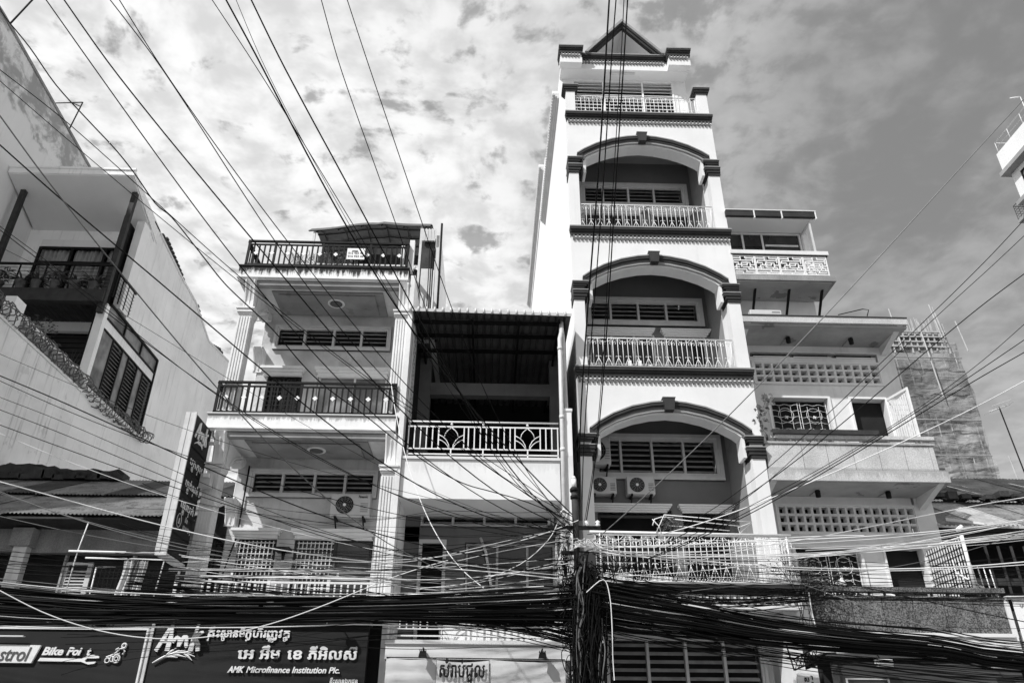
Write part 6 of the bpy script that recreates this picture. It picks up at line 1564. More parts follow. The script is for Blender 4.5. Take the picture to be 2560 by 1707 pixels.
# right span
RP = [(1.6, 14.1, 4.15), (2.6, 14.0, 3.98), (3.6, 14.0, 3.85), (4.7, 13.9, 3.66), (6.2, 13.9, 3.50), (7.8, 13.9, 3.38), (9.2, 13.9, 3.18), (14, 13.9, 3.0)]
bundle('cable_bundle', RP, [.44, .42, .36, .27, .20, .16, .15, .15], 78, .0115, M['cable_b'], 'dense black cable trunk sloping down to the lower right corner', .035, .5, 9)
bundle('cable_bundle', RP, [.44, .44, .38, .3, .22, .19, .18, .17], 17, .007, M['cable_w'], 'white cables and drawn sun glints in the right black cable trunk', .03, .8, 10)  # some of these white strands act as sun glints on black cables
bundle('cable_bundle', [(p[0], p[1], p[2]+.16) for p in RP], [.25, .22, .18, .18, .22, .26, .28, .3], 22, .008, M['cable_b'], 'looser black cables riding above the right cable trunk', .03, .9, 11)
bundle('cable_bundle', [(1.7, 14.1, 3.9), (4.5, 14.0, 3.35), (6.5, 14.0, 3.15), (9.2, 14.0, 2.95), (13, 14, 2.9)], [.5, .3, .3, .28, .3], 20, .006, M['cable_b'], 'thin stray wires under the right cable trunk', .05, 1, 12)
bundle('cable_bundle', [(1.7, 14.1, 4.7), (4.5, 14.0, 4.55), (6.5, 14.0, 4.5), (9.2, 14.0, 4.5), (13, 14, 4.7)], [.3, .45, .6, .75, .9], 24, .0045, M['cable_b'], 'thin black wires fanning right across the balcony parapets', .05, 1, 13)
bundle('cable_bundle', [(1.8, 14.1, 5.0), (4.5, 14.0, 5.0), (6.5, 14.0, 5.1), (9.2, 13.6, 5.3), (13, 13, 5.8)], [.2, .3, .4, .5, .6], 9, .0055, M['cable_w'], 'white wires fanning right across the lower windows', .04, 1, 14)
bundle('cable_bundle', [(1.9, 14.2, 4.45), (3.8, 14.2, 4.2), (5.8, 14.4, 4.25), (6.4, 15, 4.4)], [.2, .2, .2, .2], 16, .007, M['cable_b'], 'black wires lying along the edge of the iron balcony slab', .04, .8, 15)
# tangle round the pole
def tangle():
    rd = random.Random(5); mb = MB(); mg = MB()
    for i in range(480):
        x = 1.70+rd.gauss(0, .13); y = 14.0+rd.gauss(0, .10); z = rd.uniform(3.0, 4.5); top = z+rd.uniform(.1, .5); bot = rd.uniform(.8, 3.6)
        pts = []; dx = rd.gauss(0, .07); ph = rd.uniform(0, 6)
        for q in range(13):
            u = q/12; zz = top+(bot-top)*u; w = .6 if zz > 4.6 else 1
            pts.append((1.70+(x-1.70)*w*(.9+.5*math.sin(u*3+ph)*.4)+.045*math.sin(u*9+ph), y+.04*math.cos(u*7+ph), zz))
        (mb if i % 19 else mg).tube(pts, rd.uniform(.006, .013), 4, False)
    for i in range(120):   # loops and coils
        cx, cz = 1.70+rd.gauss(0, .2), rd.uniform(2.9, 4.75); r = rd.uniform(.05, .26); a0 = rd.uniform(0, 6); sw = rd.uniform(2, 6.5); sq = rd.uniform(.4, 1.2)
        mb.tube([(cx+r*math.cos(a0+sw*q/14)*(1+.1*math.sin(q)), 13.92+rd.uniform(-.03, .03), cz+r*sq*math.sin(a0+sw*q/14)) for q in range(15)], rd.uniform(.005, .010), 4, False)
    for i in range(34):    # tails sticking out
        s = rd.choice((-1, 1)); x0 = 1.62+s*.15; z0 = rd.uniform(3.2, 5.3); l = rd.uniform(.1, .42); d = rd.uniform(-.5, .4)
        mb.tube([(x0, 14.0, z0), (x0+s*l*.5, 13.9, z0+d*.15), (x0+s*l, 13.85, z0+d*l-.1)], .006, 4, False)
    tag(build(mb, 'cable_tangle', M['cable_b'], None), 'black tangle of coiled wires wrapped down the utility pole', 'cable bundle', None, 'stuff')
    tag(build(mg, 'cable_tangle', M['cable_g'], None), 'grey wires hanging in the tangle down the utility pole', 'cable bundle', None, 'stuff')
    mw = MB()
    for i in range(26):    # pale wires radiating from the pole head and running down the white pier
        a = rd.uniform(-.5, 3.6); l = rd.uniform(.2, .5); mw.tube([(1.72, 13.95, 5.08), (1.72+.5*l*math.cos(a), 13.9, 5.08+.5*l*math.sin(a)*.6), (1.72+l*math.cos(a), 13.9, 5.02+l*math.sin(a)*.4)], .007, 4, False)
    for i in range(16):
        x = 1.35+rd.uniform(-.1, .2); mw.tube([(x+.05*math.sin(q*.8+i), 14.25, 5.3-q*.14) for q in range(10)], .006, 4, False)
    tag(build(mw, 'cable_tangle', M['cable_w'], None), 'white wires bursting from the head of the utility pole', 'cable bundle', None, 'stuff')
    mw = MB()
    for i in range(70):
        x = 1.42+rd.uniform(-.16, .10); z = 5.35-rd.random()*.6; ph = rd.uniform(0, 6); mw.tube([(x+.03*math.sin(q*1.1+ph), 14.3, z-q*rd.uniform(.05, .12)) for q in range(12)], rd.uniform(.003, .006), 4, False)
    tag(build(mw, 'cable_tangle', M['cable_b'], None), 'fine black wires scribbled over the pale pier left of the pole', 'cable bundle', None, 'stuff')
tangle()
def smooth(P, n=4):
    out = []
    for j in range(len(P)-1):
        p0, p1, p2, p3 = P[max(j-1, 0)], P[j], P[j+1], P[min(j+2, len(P)-1)]
        for q in range(n):
            t = q/n; out.append(.5*((2*p1)+(-p0+p2)*t+(2*p0-5*p1+4*p2-p3)*t*t+(-p0+3*p1-3*p2+p3)*t**3))
    out.append(P[-1]); return out
CABLES = [
(0.0086,'b','crinkled black cable from the top left corner, grazing the tip of the white canopy','-10.337,5.442,14.342 -6.905,7.280,10.690 -6.793,7.340,10.541 -6.465,7.509,10.196 -6.088,7.733,9.737 -5.665,7.980,9.348 -5.314,8.197,9.042 -5.053,8.379,8.771 -4.768,8.606,8.427 -4.562,8.744,8.296 -4.295,8.960,8.026 -4.122,9.108,7.846 -3.907,9.298,7.625 -3.715,9.457,7.473 -3.246,9.848,7.145 -2.832,10.255,6.770 -2.484,10.578,6.535 -1.958,11.038,6.298 -1.430,11.537,6.025 -0.825,12.100,5.785 -0.417,12.460,5.699 0.014,12.820,5.697 0.667,13.373,5.684 1.592,14.200,5.566'),
(0.00774,'b','black cable passing clear right of the canopy tip, left of the thick one','-9.672,4.834,13.983 -6.096,7.000,10.540 -5.477,7.375,9.795 -4.888,7.790,9.101 -4.312,8.254,8.445 -3.732,8.779,7.824 -3.127,9.375,7.237 -2.474,10.058,6.688 -1.739,10.847,6.188 -0.878,11.767,5.754 0.171,12.860,5.419 1.506,14.200,5.236'),
(0.00946,'b','thick black cable that meets the left corner of the roof terrace railing','-9.416,4.763,13.977 -5.860,7.000,10.550 -5.259,7.378,9.826 -4.662,7.793,9.197 -4.065,8.256,8.615 -3.463,8.780,8.053 -2.848,9.379,7.499 -2.203,10.069,6.953 -1.498,10.866,6.429 -0.688,11.791,5.954 0.300,12.877,5.576 1.585,14.200,5.384'),
(0.00688,'b','left of two black cables that cross each other high in the clouds','-8.962,4.565,13.812 -5.257,7.000,10.577 -4.688,7.374,9.956 -4.173,7.789,9.325 -3.685,8.253,8.707 -3.195,8.778,8.115 -2.675,9.375,7.560 -2.097,10.058,7.050 -1.429,10.849,6.595 -0.635,11.775,6.206 0.329,12.874,5.896 1.521,14.200,5.687'),
(0.00688,'b','right of two black cables that cross each other high in the clouds','-8.507,4.783,14.318 -5.238,7.140,10.762 -4.715,7.517,10.051 -4.189,7.934,9.413 -3.659,8.400,8.824 -3.116,8.925,8.267 -2.552,9.522,7.734 -1.952,10.203,7.221 -1.290,10.989,6.733 -0.531,11.903,6.278 0.380,12.985,5.876 1.526,14.300,5.562'),
(0.00602,'b','thin black cable leftmost of the four that cross above the curved tin roof','-7.277,4.283,13.960 -3.907,7.000,10.636 -3.443,7.374,10.064 -3.000,7.790,9.511 -2.570,8.255,8.975 -2.141,8.780,8.454 -1.702,9.377,7.945 -1.237,10.060,7.448 -0.723,10.851,6.963 -0.135,11.775,6.492 0.569,12.872,6.038 1.443,14.200,5.610'),
(0.01118,'b','thickest black cable coming down beside the placard on the terrace railing','-6.478,3.860,13.803 -3.572,6.720,10.282 -3.193,7.093,9.708 -2.835,7.511,9.155 -2.480,7.982,8.629 -2.110,8.515,8.134 -1.708,9.124,7.670 -1.255,9.825,7.236 -0.732,10.642,6.830 -0.115,11.609,6.447 0.623,12.773,6.082 1.522,14.200,5.725'),
(0.0043,'b','hair thin cable between the two thick black cables over the roof terrace','-5.998,4.236,14.449 -3.587,7.000,10.650 -3.259,7.376,10.004 -2.907,7.791,9.428 -2.538,8.256,8.897 -2.154,8.781,8.394 -1.754,9.378,7.908 -1.329,10.062,7.433 -0.863,10.854,6.966 -0.328,11.778,6.510 0.318,12.873,6.076 1.144,14.200,5.681'),
(0.01032,'b','thick black cable running down across the middle of the curved tin roof','-5.952,3.927,13.952 -3.249,6.720,10.296 -2.887,7.094,9.684 -2.515,7.511,9.127 -2.139,7.981,8.602 -1.763,8.513,8.093 -1.381,9.123,7.591 -0.981,9.826,7.093 -0.538,10.644,6.602 -0.012,11.607,6.127 0.660,12.762,5.685 1.583,14.200,5.311'),
(0.00688,'b','left one of two lone steep black cables in the sky left of the tall tower','-4.099,4.027,14.524 -2.395,6.860,10.518 -2.167,7.239,9.848 -1.913,7.653,9.251 -1.651,8.116,8.690 -1.389,8.643,8.145 -1.124,9.249,7.607 -0.839,9.948,7.074 -0.501,10.757,6.557 -0.053,11.693,6.078 0.593,12.797,5.683 1.588,14.200,5.460'),
(0.00688,'b','right one of two lone steep black cables in the sky left of the tall tower','-4.010,3.935,14.420 -2.052,6.860,10.533 -1.801,7.235,9.910 -1.551,7.651,9.332 -1.303,8.118,8.782 -1.053,8.646,8.251 -0.793,9.249,7.733 -0.508,9.943,7.226 -0.174,10.748,6.728 0.244,11.691,6.246 0.802,12.815,5.791 1.586,14.200,5.385'),
(0.01204,'b','leftmost and thickest of the four near vertical cables in front of the tower gable','1.619,3.385,14.489 1.441,6.720,10.501 1.421,7.094,9.942 1.408,7.511,9.417 1.397,7.981,8.921 1.388,8.514,8.446 1.383,9.123,7.986 1.386,9.825,7.532 1.403,10.645,7.079 1.443,11.614,6.616 1.524,12.776,6.132 1.669,14.200,5.613'),
(0.0086,'b','second from the left of the four near vertical cables in front of the tower gable','1.817,3.391,14.492 1.532,6.720,10.505 1.500,7.094,9.945 1.483,7.511,9.421 1.474,7.981,8.924 1.470,8.514,8.448 1.470,9.123,7.987 1.475,9.826,7.533 1.489,10.646,7.080 1.521,11.615,6.617 1.586,12.778,6.133 1.706,14.200,5.613'),
(0.00602,'b','thinnest of the four near vertical cables in front of the tower gable','1.745,3.396,14.505 1.638,6.720,10.510 1.626,7.094,9.948 1.614,7.511,9.422 1.609,7.981,8.923 1.614,8.514,8.446 1.631,9.123,7.983 1.660,9.826,7.527 1.697,10.645,7.071 1.735,11.614,6.607 1.762,12.777,6.125 1.759,14.200,5.614'),
(0.00946,'b','rightmost of the four near vertical cables in front of the tower gable','1.865,3.397,14.506 1.687,6.720,10.512 1.667,7.094,9.950 1.652,7.511,9.423 1.646,7.981,8.925 1.650,8.514,8.448 1.666,9.123,7.984 1.692,9.826,7.528 1.725,10.646,7.072 1.759,11.615,6.608 1.785,12.777,6.126 1.789,14.200,5.614'),
(0.00602,'b','thin cable leaving the left edge just below the stained top of the tall wall','-11.421,5.017,11.973 -6.722,7.500,9.746 -6.018,7.872,9.329 -5.335,8.282,8.865 -4.659,8.738,8.393 -3.971,9.246,7.936 -3.251,9.816,7.509 -2.478,10.461,7.116 -1.632,11.197,6.754 -0.694,12.046,6.412 0.353,13.035,6.068 1.521,14.200,5.687'),
(0.00516,'b','thinner cable running close below the one that skirts the stained wall top','-11.146,4.997,12.012 -6.655,7.500,9.538 -5.984,7.874,9.076 -5.313,8.287,8.636 -4.633,8.747,8.216 -3.933,9.260,7.813 -3.203,9.838,7.424 -2.427,10.492,7.046 -1.590,11.240,6.676 -0.672,12.103,6.309 0.356,13.110,5.940 1.526,14.300,5.563'),
(0.00774,'g','grey cable crossing the canopy soffit steeply, then glinting across the front of the balcony house','-8.842,3.197,10.988 -5.593,6.500,7.938 -5.230,6.869,7.512 -4.868,7.280,7.117 -4.504,7.744,6.738 -4.134,8.271,6.367 -3.749,8.878,6.001 -3.335,9.581,5.640 -2.872,10.403,5.294 -2.329,11.374,4.978 -1.656,12.542,4.722 -0.777,14.000,4.579'),
(0.0086,'b','black cable crossing the canopy soffit at the shallower angle towards the glass front','-10.141,4.026,10.355 -5.874,7.000,7.963 -5.336,7.375,7.586 -4.793,7.789,7.239 -4.239,8.252,6.898 -3.667,8.777,6.551 -3.067,9.375,6.199 -2.421,10.061,5.853 -1.700,10.850,5.538 -0.861,11.764,5.297 0.168,12.844,5.203 1.511,14.200,5.384'),
(0.00516,'b','thin cable passing over the potted plants on the high balcony','-12.255,7.456,11.006 -7.457,9.500,8.632 -6.694,9.825,8.160 -5.947,10.171,7.660 -5.200,10.544,7.159 -4.436,10.946,6.684 -3.636,11.380,6.253 -2.782,11.851,5.883 -1.857,12.362,5.593 -0.845,12.919,5.399 0.272,13.530,5.322 1.511,14.200,5.384'),
(0.00688,'b','cable dropping from the left edge across the balcony edge beam and side windows','-12.171,7.425,11.000 -7.435,9.500,8.565 -6.682,9.830,8.081 -5.936,10.183,7.600 -5.183,10.562,7.132 -4.410,10.971,6.686 -3.603,11.413,6.272 -2.748,11.894,5.904 -1.828,12.416,5.595 -0.826,12.986,5.366 0.280,13.610,5.243 1.517,14.300,5.261'),
(0.00344,'b','very thin wire under the high balcony running towards the fluted columns','-12.532,7.199,9.802 -7.337,9.500,8.259 -6.583,9.834,7.979 -5.822,10.192,7.655 -5.050,10.579,7.303 -4.263,10.996,6.939 -3.453,11.448,6.577 -2.606,11.936,6.231 -1.708,12.467,5.916 -0.738,13.047,5.647 0.329,13.686,5.442 1.528,14.400,5.324'),
(0.004,'b','very thin wire crossing the stained side wall just below the razor wire','-14.097,10.903,9.354 -8.544,12.000,7.762 -7.587,12.189,7.419 -6.634,12.384,7.087 -5.677,12.584,6.783 -4.709,12.791,6.515 -3.723,13.005,6.285 -2.714,13.228,6.085 -1.680,13.459,5.905 -0.623,13.698,5.723 0.445,13.946,5.511 1.506,14.200,5.235'),
(0.01,'b','thick black cable crossing the stained side wall to the middle of the upright sign','-13.822,10.626,8.811 -8.270,11.800,7.251 -7.353,11.994,6.929 -6.430,12.197,6.578 -5.505,12.407,6.218 -4.575,12.624,5.865 -3.637,12.849,5.537 -2.685,13.080,5.249 -1.710,13.320,5.018 -0.701,13.567,4.861 0.357,13.826,4.796 1.484,14.100,4.847'),
(0.006,'b','thin black wire twisting beside the thick cable over the stained side wall','-13.722,10.509,8.808 -8.239,11.800,7.156 -7.347,12.010,6.820 -6.447,12.227,6.519 -5.536,12.453,6.249 -4.609,12.687,6.010 -3.662,12.930,5.800 -2.692,13.183,5.620 -1.694,13.445,5.469 -0.663,13.719,5.346 0.405,14.003,5.252 1.514,14.300,5.187'),
(0.005,'b','upper wire of the close parallel pair low on the stained side wall','-13.894,10.907,8.400 -8.281,12.000,6.947 -7.357,12.180,6.648 -6.430,12.367,6.313 -5.503,12.560,5.964 -4.573,12.759,5.621 -3.637,12.963,5.303 -2.689,13.174,5.029 -1.718,13.390,4.818 -0.712,13.614,4.690 0.347,13.849,4.667 1.481,14.100,4.775'),
(0.006,'b','lower wire of the close parallel pair low on the stained side wall','-13.818,10.839,8.149 -8.209,12.000,6.721 -7.301,12.188,6.432 -6.388,12.383,6.117 -5.471,12.584,5.794 -4.548,12.792,5.479 -3.616,13.006,5.191 -2.669,13.227,4.944 -1.699,13.455,4.755 -0.693,13.691,4.642 0.363,13.938,4.625 1.490,14.200,4.726'),
(0.007,'b','black cable that reaches the upright sign just above the tin roof','-13.912,11.180,7.913 -8.257,12.200,6.531 -7.337,12.366,6.250 -6.412,12.537,5.971 -5.480,12.714,5.700 -4.541,12.895,5.445 -3.591,13.082,5.212 -2.628,13.273,5.009 -1.646,13.470,4.841 -0.639,13.673,4.717 0.399,13.883,4.645 1.477,14.100,4.633'),
(0.005,'w','pale thin wire above the corrugated roof of the motorbike shop','-13.862,11.391,8.014 -8.276,12.300,6.420 -7.348,12.451,6.089 -6.418,12.606,5.790 -5.483,12.765,5.524 -4.540,12.928,5.288 -3.586,13.095,5.084 -2.618,13.267,4.911 -1.632,13.443,4.769 -0.626,13.624,4.660 0.405,13.809,4.584 1.464,14.000,4.542'),
(0.01,'w','bright white cable sloping across the tin roof and the lower front of the balcony house','-14.142,12.120,6.807 -8.331,12.800,5.743 -7.383,12.911,5.526 -6.433,13.023,5.305 -5.483,13.138,5.100 -4.529,13.254,4.926 -3.567,13.373,4.790 -2.592,13.493,4.693 -1.601,13.617,4.629 -0.592,13.743,4.586 0.431,13.871,4.543 1.462,14.000,4.472'),
(0.008,'g','grey cable sagging under the corrugated eave of the motorbike shop','-13.956,12.133,7.021 -8.276,12.800,5.569 -7.331,12.911,5.267 -6.390,13.023,5.015 -5.448,13.138,4.808 -4.501,13.254,4.643 -3.545,13.373,4.516 -2.578,13.494,4.422 -1.596,13.617,4.360 -0.597,13.742,4.327 0.420,13.870,4.319 1.457,14.000,4.334'),
(0.006,'g','second grey cable almost touching the sagging one under the corrugated eave','-13.989,12.074,6.865 -8.267,12.800,5.542 -7.329,12.919,5.271 -6.394,13.041,5.047 -5.456,13.164,4.866 -4.511,13.290,4.721 -3.556,13.418,4.610 -2.586,13.549,4.528 -1.601,13.683,4.472 -0.598,13.819,4.438 0.426,13.958,4.423 1.470,14.100,4.423'),
(0.005,'g','faint wire through the dark recess below the corrugated eave','-14.139,12.414,6.086 -8.269,13.000,5.209 -7.327,13.094,5.033 -6.386,13.188,4.886 -5.440,13.285,4.765 -4.489,13.382,4.666 -3.528,13.481,4.587 -2.557,13.582,4.523 -1.574,13.684,4.473 -0.577,13.788,4.432 0.434,13.893,4.399 1.458,14.000,4.368'),
(0.009,'w','white cable dipping over the motorbike shop sign and rising over the next sign','-12.911,11.199,5.756 -7.516,12.400,3.889 -6.878,12.542,3.613 -6.212,12.690,3.413 -5.539,12.841,3.306 -4.869,12.995,3.299 -4.209,13.151,3.395 -3.555,13.312,3.587 -2.900,13.478,3.859 -2.230,13.648,4.183 -1.524,13.822,4.516 -0.759,14.000,4.797'),
(0.009,'w','white cable hanging down from the middle balcony railing corner','-2.278,15.300,9.056 -2.138,15.135,8.417 -1.984,14.975,7.818 -1.818,14.818,7.251 -1.638,14.664,6.716 -1.443,14.512,6.211 -1.231,14.364,5.739 -0.996,14.219,5.305 -0.735,14.077,4.913 -0.441,13.938,4.571 -0.107,13.800,4.285'),
(0.008,'w','white cable curving from the pole top down to the left before the dark recess','1.627,14.100,5.584 0.837,14.163,5.292 -0.193,14.244,5.041 -1.218,14.325,4.902 -2.177,14.400,4.871'),
(0.007,'w','loose white cable drooping from the bracket beside the pole','1.236,14.000,5.513 1.046,14.000,5.179 0.535,14.000,4.742 -0.317,14.000,4.417 -1.229,14.000,4.304'),
(0.009,'g','long straight cable rising from the pole across the lowest arch into the right hand sky','1.774,14.000,5.078 2.547,13.264,5.633 3.272,12.601,6.196 3.963,12.001,6.771 4.631,11.456,7.361 5.289,10.957,7.967 5.945,10.500,8.592 6.608,10.080,9.238 7.287,9.692,9.908 7.991,9.333,10.603 8.727,9.000,11.327 12.798,7.158,14.531'),
(0.0063,'b','upper cable of the close pair rising past the right building towards the far tower','3.493,14.000,5.431 4.123,13.463,5.724 4.696,12.967,6.082 5.233,12.503,6.479 5.748,12.071,6.898 6.254,11.667,7.327 6.757,11.290,7.759 7.261,10.938,8.194 7.769,10.608,8.636 8.280,10.296,9.097 8.794,10.000,9.593 12.783,7.703,12.672'),
(0.0054,'b','lower cable of the close pair rising past the right building towards the far tower','3.637,14.000,5.396 4.275,13.452,5.629 4.822,12.958,5.960 5.316,12.500,6.348 5.784,12.072,6.766 6.245,11.670,7.193 6.713,11.294,7.616 7.192,10.940,8.030 7.684,10.608,8.435 8.184,10.295,8.839 8.687,10.000,9.261 12.880,7.541,12.075'),
(0.0081,'b','black cable crossing the top of the netted scaffold building','3.015,14.000,5.058 3.678,13.513,5.326 4.297,13.060,5.633 4.881,12.638,5.975 5.439,12.241,6.343 5.981,11.869,6.732 6.514,11.518,7.134 7.046,11.187,7.541 7.583,10.875,7.947 8.132,10.580,8.340 8.698,10.300,8.711 13.335,8.006,11.142'),
(0.0054,'b','thin cable rising above the pair that leaves the edge of the scaffold netting','2.706,14.000,4.839 3.381,13.598,5.101 4.040,13.217,5.363 4.681,12.857,5.630 5.307,12.516,5.906 5.917,12.193,6.197 6.513,11.887,6.506 7.097,11.595,6.840 7.671,11.318,7.203 8.236,11.054,7.602 8.795,10.800,8.044 13.228,8.786,10.848'),
(0.0072,'b','cable crossing the middle of the scaffold netting, second below the thin one','2.406,14.000,4.693 3.126,13.626,4.929 3.817,13.272,5.188 4.483,12.938,5.468 5.130,12.621,5.766 5.764,12.319,6.082 6.388,12.031,6.413 7.006,11.756,6.758 7.622,11.493,7.115 8.239,11.241,7.483 8.861,11.000,7.860 13.732,9.113,10.222'),
(0.0081,'b','black cable leaving the scaffold netting just above the rooftop aerial','2.260,14.000,4.656 2.997,13.643,4.855 3.699,13.305,5.096 4.375,12.983,5.370 5.033,12.676,5.671 5.677,12.383,5.993 6.314,12.103,6.328 6.949,11.835,6.672 7.583,11.579,7.016 8.221,11.334,7.353 8.864,11.100,7.677 13.960,9.246,9.731'),
(0.009,'w','bright cable sweeping from the pole over the granite balcony to the right edge','1.846,14.000,5.080 2.640,13.702,5.134 3.400,13.418,5.267 4.137,13.144,5.452 4.857,12.881,5.673 5.565,12.627,5.915 6.262,12.384,6.171 6.953,12.151,6.437 7.638,11.926,6.715 8.321,11.710,7.012 9.005,11.500,7.339 14.222,9.898,9.334'),
(0.007,'w','white cable crossing the long iron balcony and reaching the corrugated roof at right','1.845,14.000,5.043 2.608,13.846,4.944 3.358,13.696,4.909 4.099,13.549,4.929 4.834,13.405,4.990 5.564,13.264,5.082 6.291,13.125,5.196 7.015,12.989,5.321 7.735,12.856,5.447 8.448,12.727,5.564 9.152,12.600,5.661 15.003,11.544,6.306'),
(0.009,'w','upper cable of the white pair that passes the broken eave on the right','1.844,14.000,5.029 2.612,13.870,5.055 3.371,13.742,5.069 4.121,13.617,5.078 4.862,13.494,5.085 5.594,13.373,5.094 6.318,13.254,5.110 7.035,13.138,5.136 7.747,13.023,5.177 8.457,12.911,5.237 9.167,12.800,5.321 15.055,11.879,5.878'),
(0.007,'w','lower cable of the white pair that passes the broken eave on the right','1.966,14.000,4.547 2.714,13.881,4.552 3.454,13.765,4.586 4.187,13.651,4.645 4.915,13.538,4.722 5.640,13.428,4.815 6.363,13.319,4.917 7.084,13.211,5.024 7.803,13.106,5.132 8.520,13.002,5.235 9.232,12.900,5.329 15.121,12.056,5.951'),
(0.009,'w','white cable crossing the top of the open window grille at right','1.880,14.000,5.008 2.640,13.893,4.928 3.391,13.788,4.875 4.135,13.684,4.846 4.874,13.582,4.839 5.608,13.482,4.853 6.339,13.382,4.884 7.067,13.285,4.932 7.792,13.188,4.994 8.516,13.093,5.068 9.238,13.000,5.153 15.149,12.239,5.710'),
(0.007,'w','white cable just under the one crossing the top of the open window grille','1.879,14.000,4.986 2.637,13.904,4.885 3.389,13.810,4.824 4.135,13.717,4.798 4.877,13.626,4.800 5.618,13.535,4.825 6.356,13.446,4.867 7.093,13.358,4.920 7.827,13.270,4.980 8.557,13.185,5.040 9.282,13.100,5.096 15.224,12.403,5.463'),
(0.006,'g','grey wire climbing steeply across the dark shed towards the right edge','3.378,14.000,4.286 3.978,13.893,4.343 4.575,13.788,4.392 5.168,13.684,4.438 5.756,13.582,4.488 6.340,13.481,4.547 6.921,13.382,4.621 7.501,13.285,4.715 8.080,13.189,4.836 8.661,13.094,4.989 9.247,13.000,5.182 14.881,12.096,6.666'),
(0.01,'w','thick white cable level across both lower windows of the right building','1.881,14.000,5.044 2.635,13.893,4.926 3.378,13.788,4.824 4.111,13.684,4.740 4.835,13.582,4.673 5.552,13.481,4.624 6.263,13.382,4.593 6.970,13.285,4.581 7.674,13.189,4.587 8.377,13.094,4.613 9.080,13.000,4.660 15.014,12.207,4.977'),
(0.007,'w','thinner white cable hugging the thick one across both lower windows','1.879,14.000,5.001 2.634,13.904,4.883 3.378,13.810,4.785 4.115,13.717,4.705 4.844,13.626,4.645 5.567,13.535,4.601 6.286,13.446,4.576 7.001,13.358,4.566 7.713,13.271,4.573 8.424,13.185,4.597 9.134,13.100,4.636 15.083,12.388,4.897'),
(0.008,'w','white cable running nearly level through the scrolls of the iron balcony','1.833,14.000,5.101 2.324,13.948,5.071 2.812,13.897,5.062 3.298,13.846,5.070 3.784,13.796,5.090 4.268,13.745,5.118 4.752,13.696,5.149 5.234,13.646,5.178 5.714,13.597,5.201 6.191,13.548,5.213 6.664,13.500,5.209'),
(0.006,'w','white wire rising from the tangle across the iron balcony bars','1.822,14.000,4.546 3.072,14.069,4.716 4.138,14.128,4.958 4.997,14.175,5.162 5.473,14.200,5.271'),
(0.008,'b','black cable sloping down across the dark panelled balcony at right','4.886,14.000,4.793 5.290,13.834,4.664 5.681,13.672,4.534 6.060,13.514,4.406 6.427,13.359,4.280 6.783,13.208,4.157 7.130,13.060,4.038 7.467,12.915,3.923 7.796,12.774,3.813 8.117,12.635,3.709 8.432,12.500,3.612 13.738,10.226,3.372'),
(0.007,'g','grey wire sloping down across the lower half of the dark panelled balcony','5.217,14.000,4.585 5.568,13.846,4.413 5.907,13.696,4.243 6.235,13.548,4.077 6.554,13.404,3.918 6.866,13.263,3.768 7.171,13.124,3.627 7.472,12.989,3.498 7.770,12.857,3.383 8.066,12.727,3.283 8.362,12.600,3.198 13.693,10.313,2.958'),
(0.009,'w','white cable hanging straight down beside the wire tangle on the pole','1.662,13.600,4.192 1.963,13.600,4.410 2.059,13.600,4.143 2.073,13.600,3.674 2.058,13.600,3.171 2.063,13.600,2.806'),
(0.012,'w','short thick white cable dangling beside the creeper on the right balcony','5.690,14.000,4.311 5.685,14.000,3.970 5.706,14.000,3.703 5.685,14.000,3.441'),
]
for r, tone, label, pts in CABLES:
    P = [Vector([float(v) for v in p.split(',')]) for p in pts.split()]
    a = 1 if (P[0]-P[1]).length > 4 else 0; b = 1 if (P[-1]-P[-2]).length > 4 else 0
    Q = smooth(P[a:len(P)-b], 4)
    if a: Q = [P[0]]+Q
    if b: Q = Q+[P[-1]]
    mb = MB().tube(Q, r, 6, False)
    o = build(mb, 'overhead_cable', M[{'b': 'cable_b', 'g': 'cable_g', 'w': 'cable_w'}[tone]], None)
    tag(o, label, 'cable', 'single overhead cables')

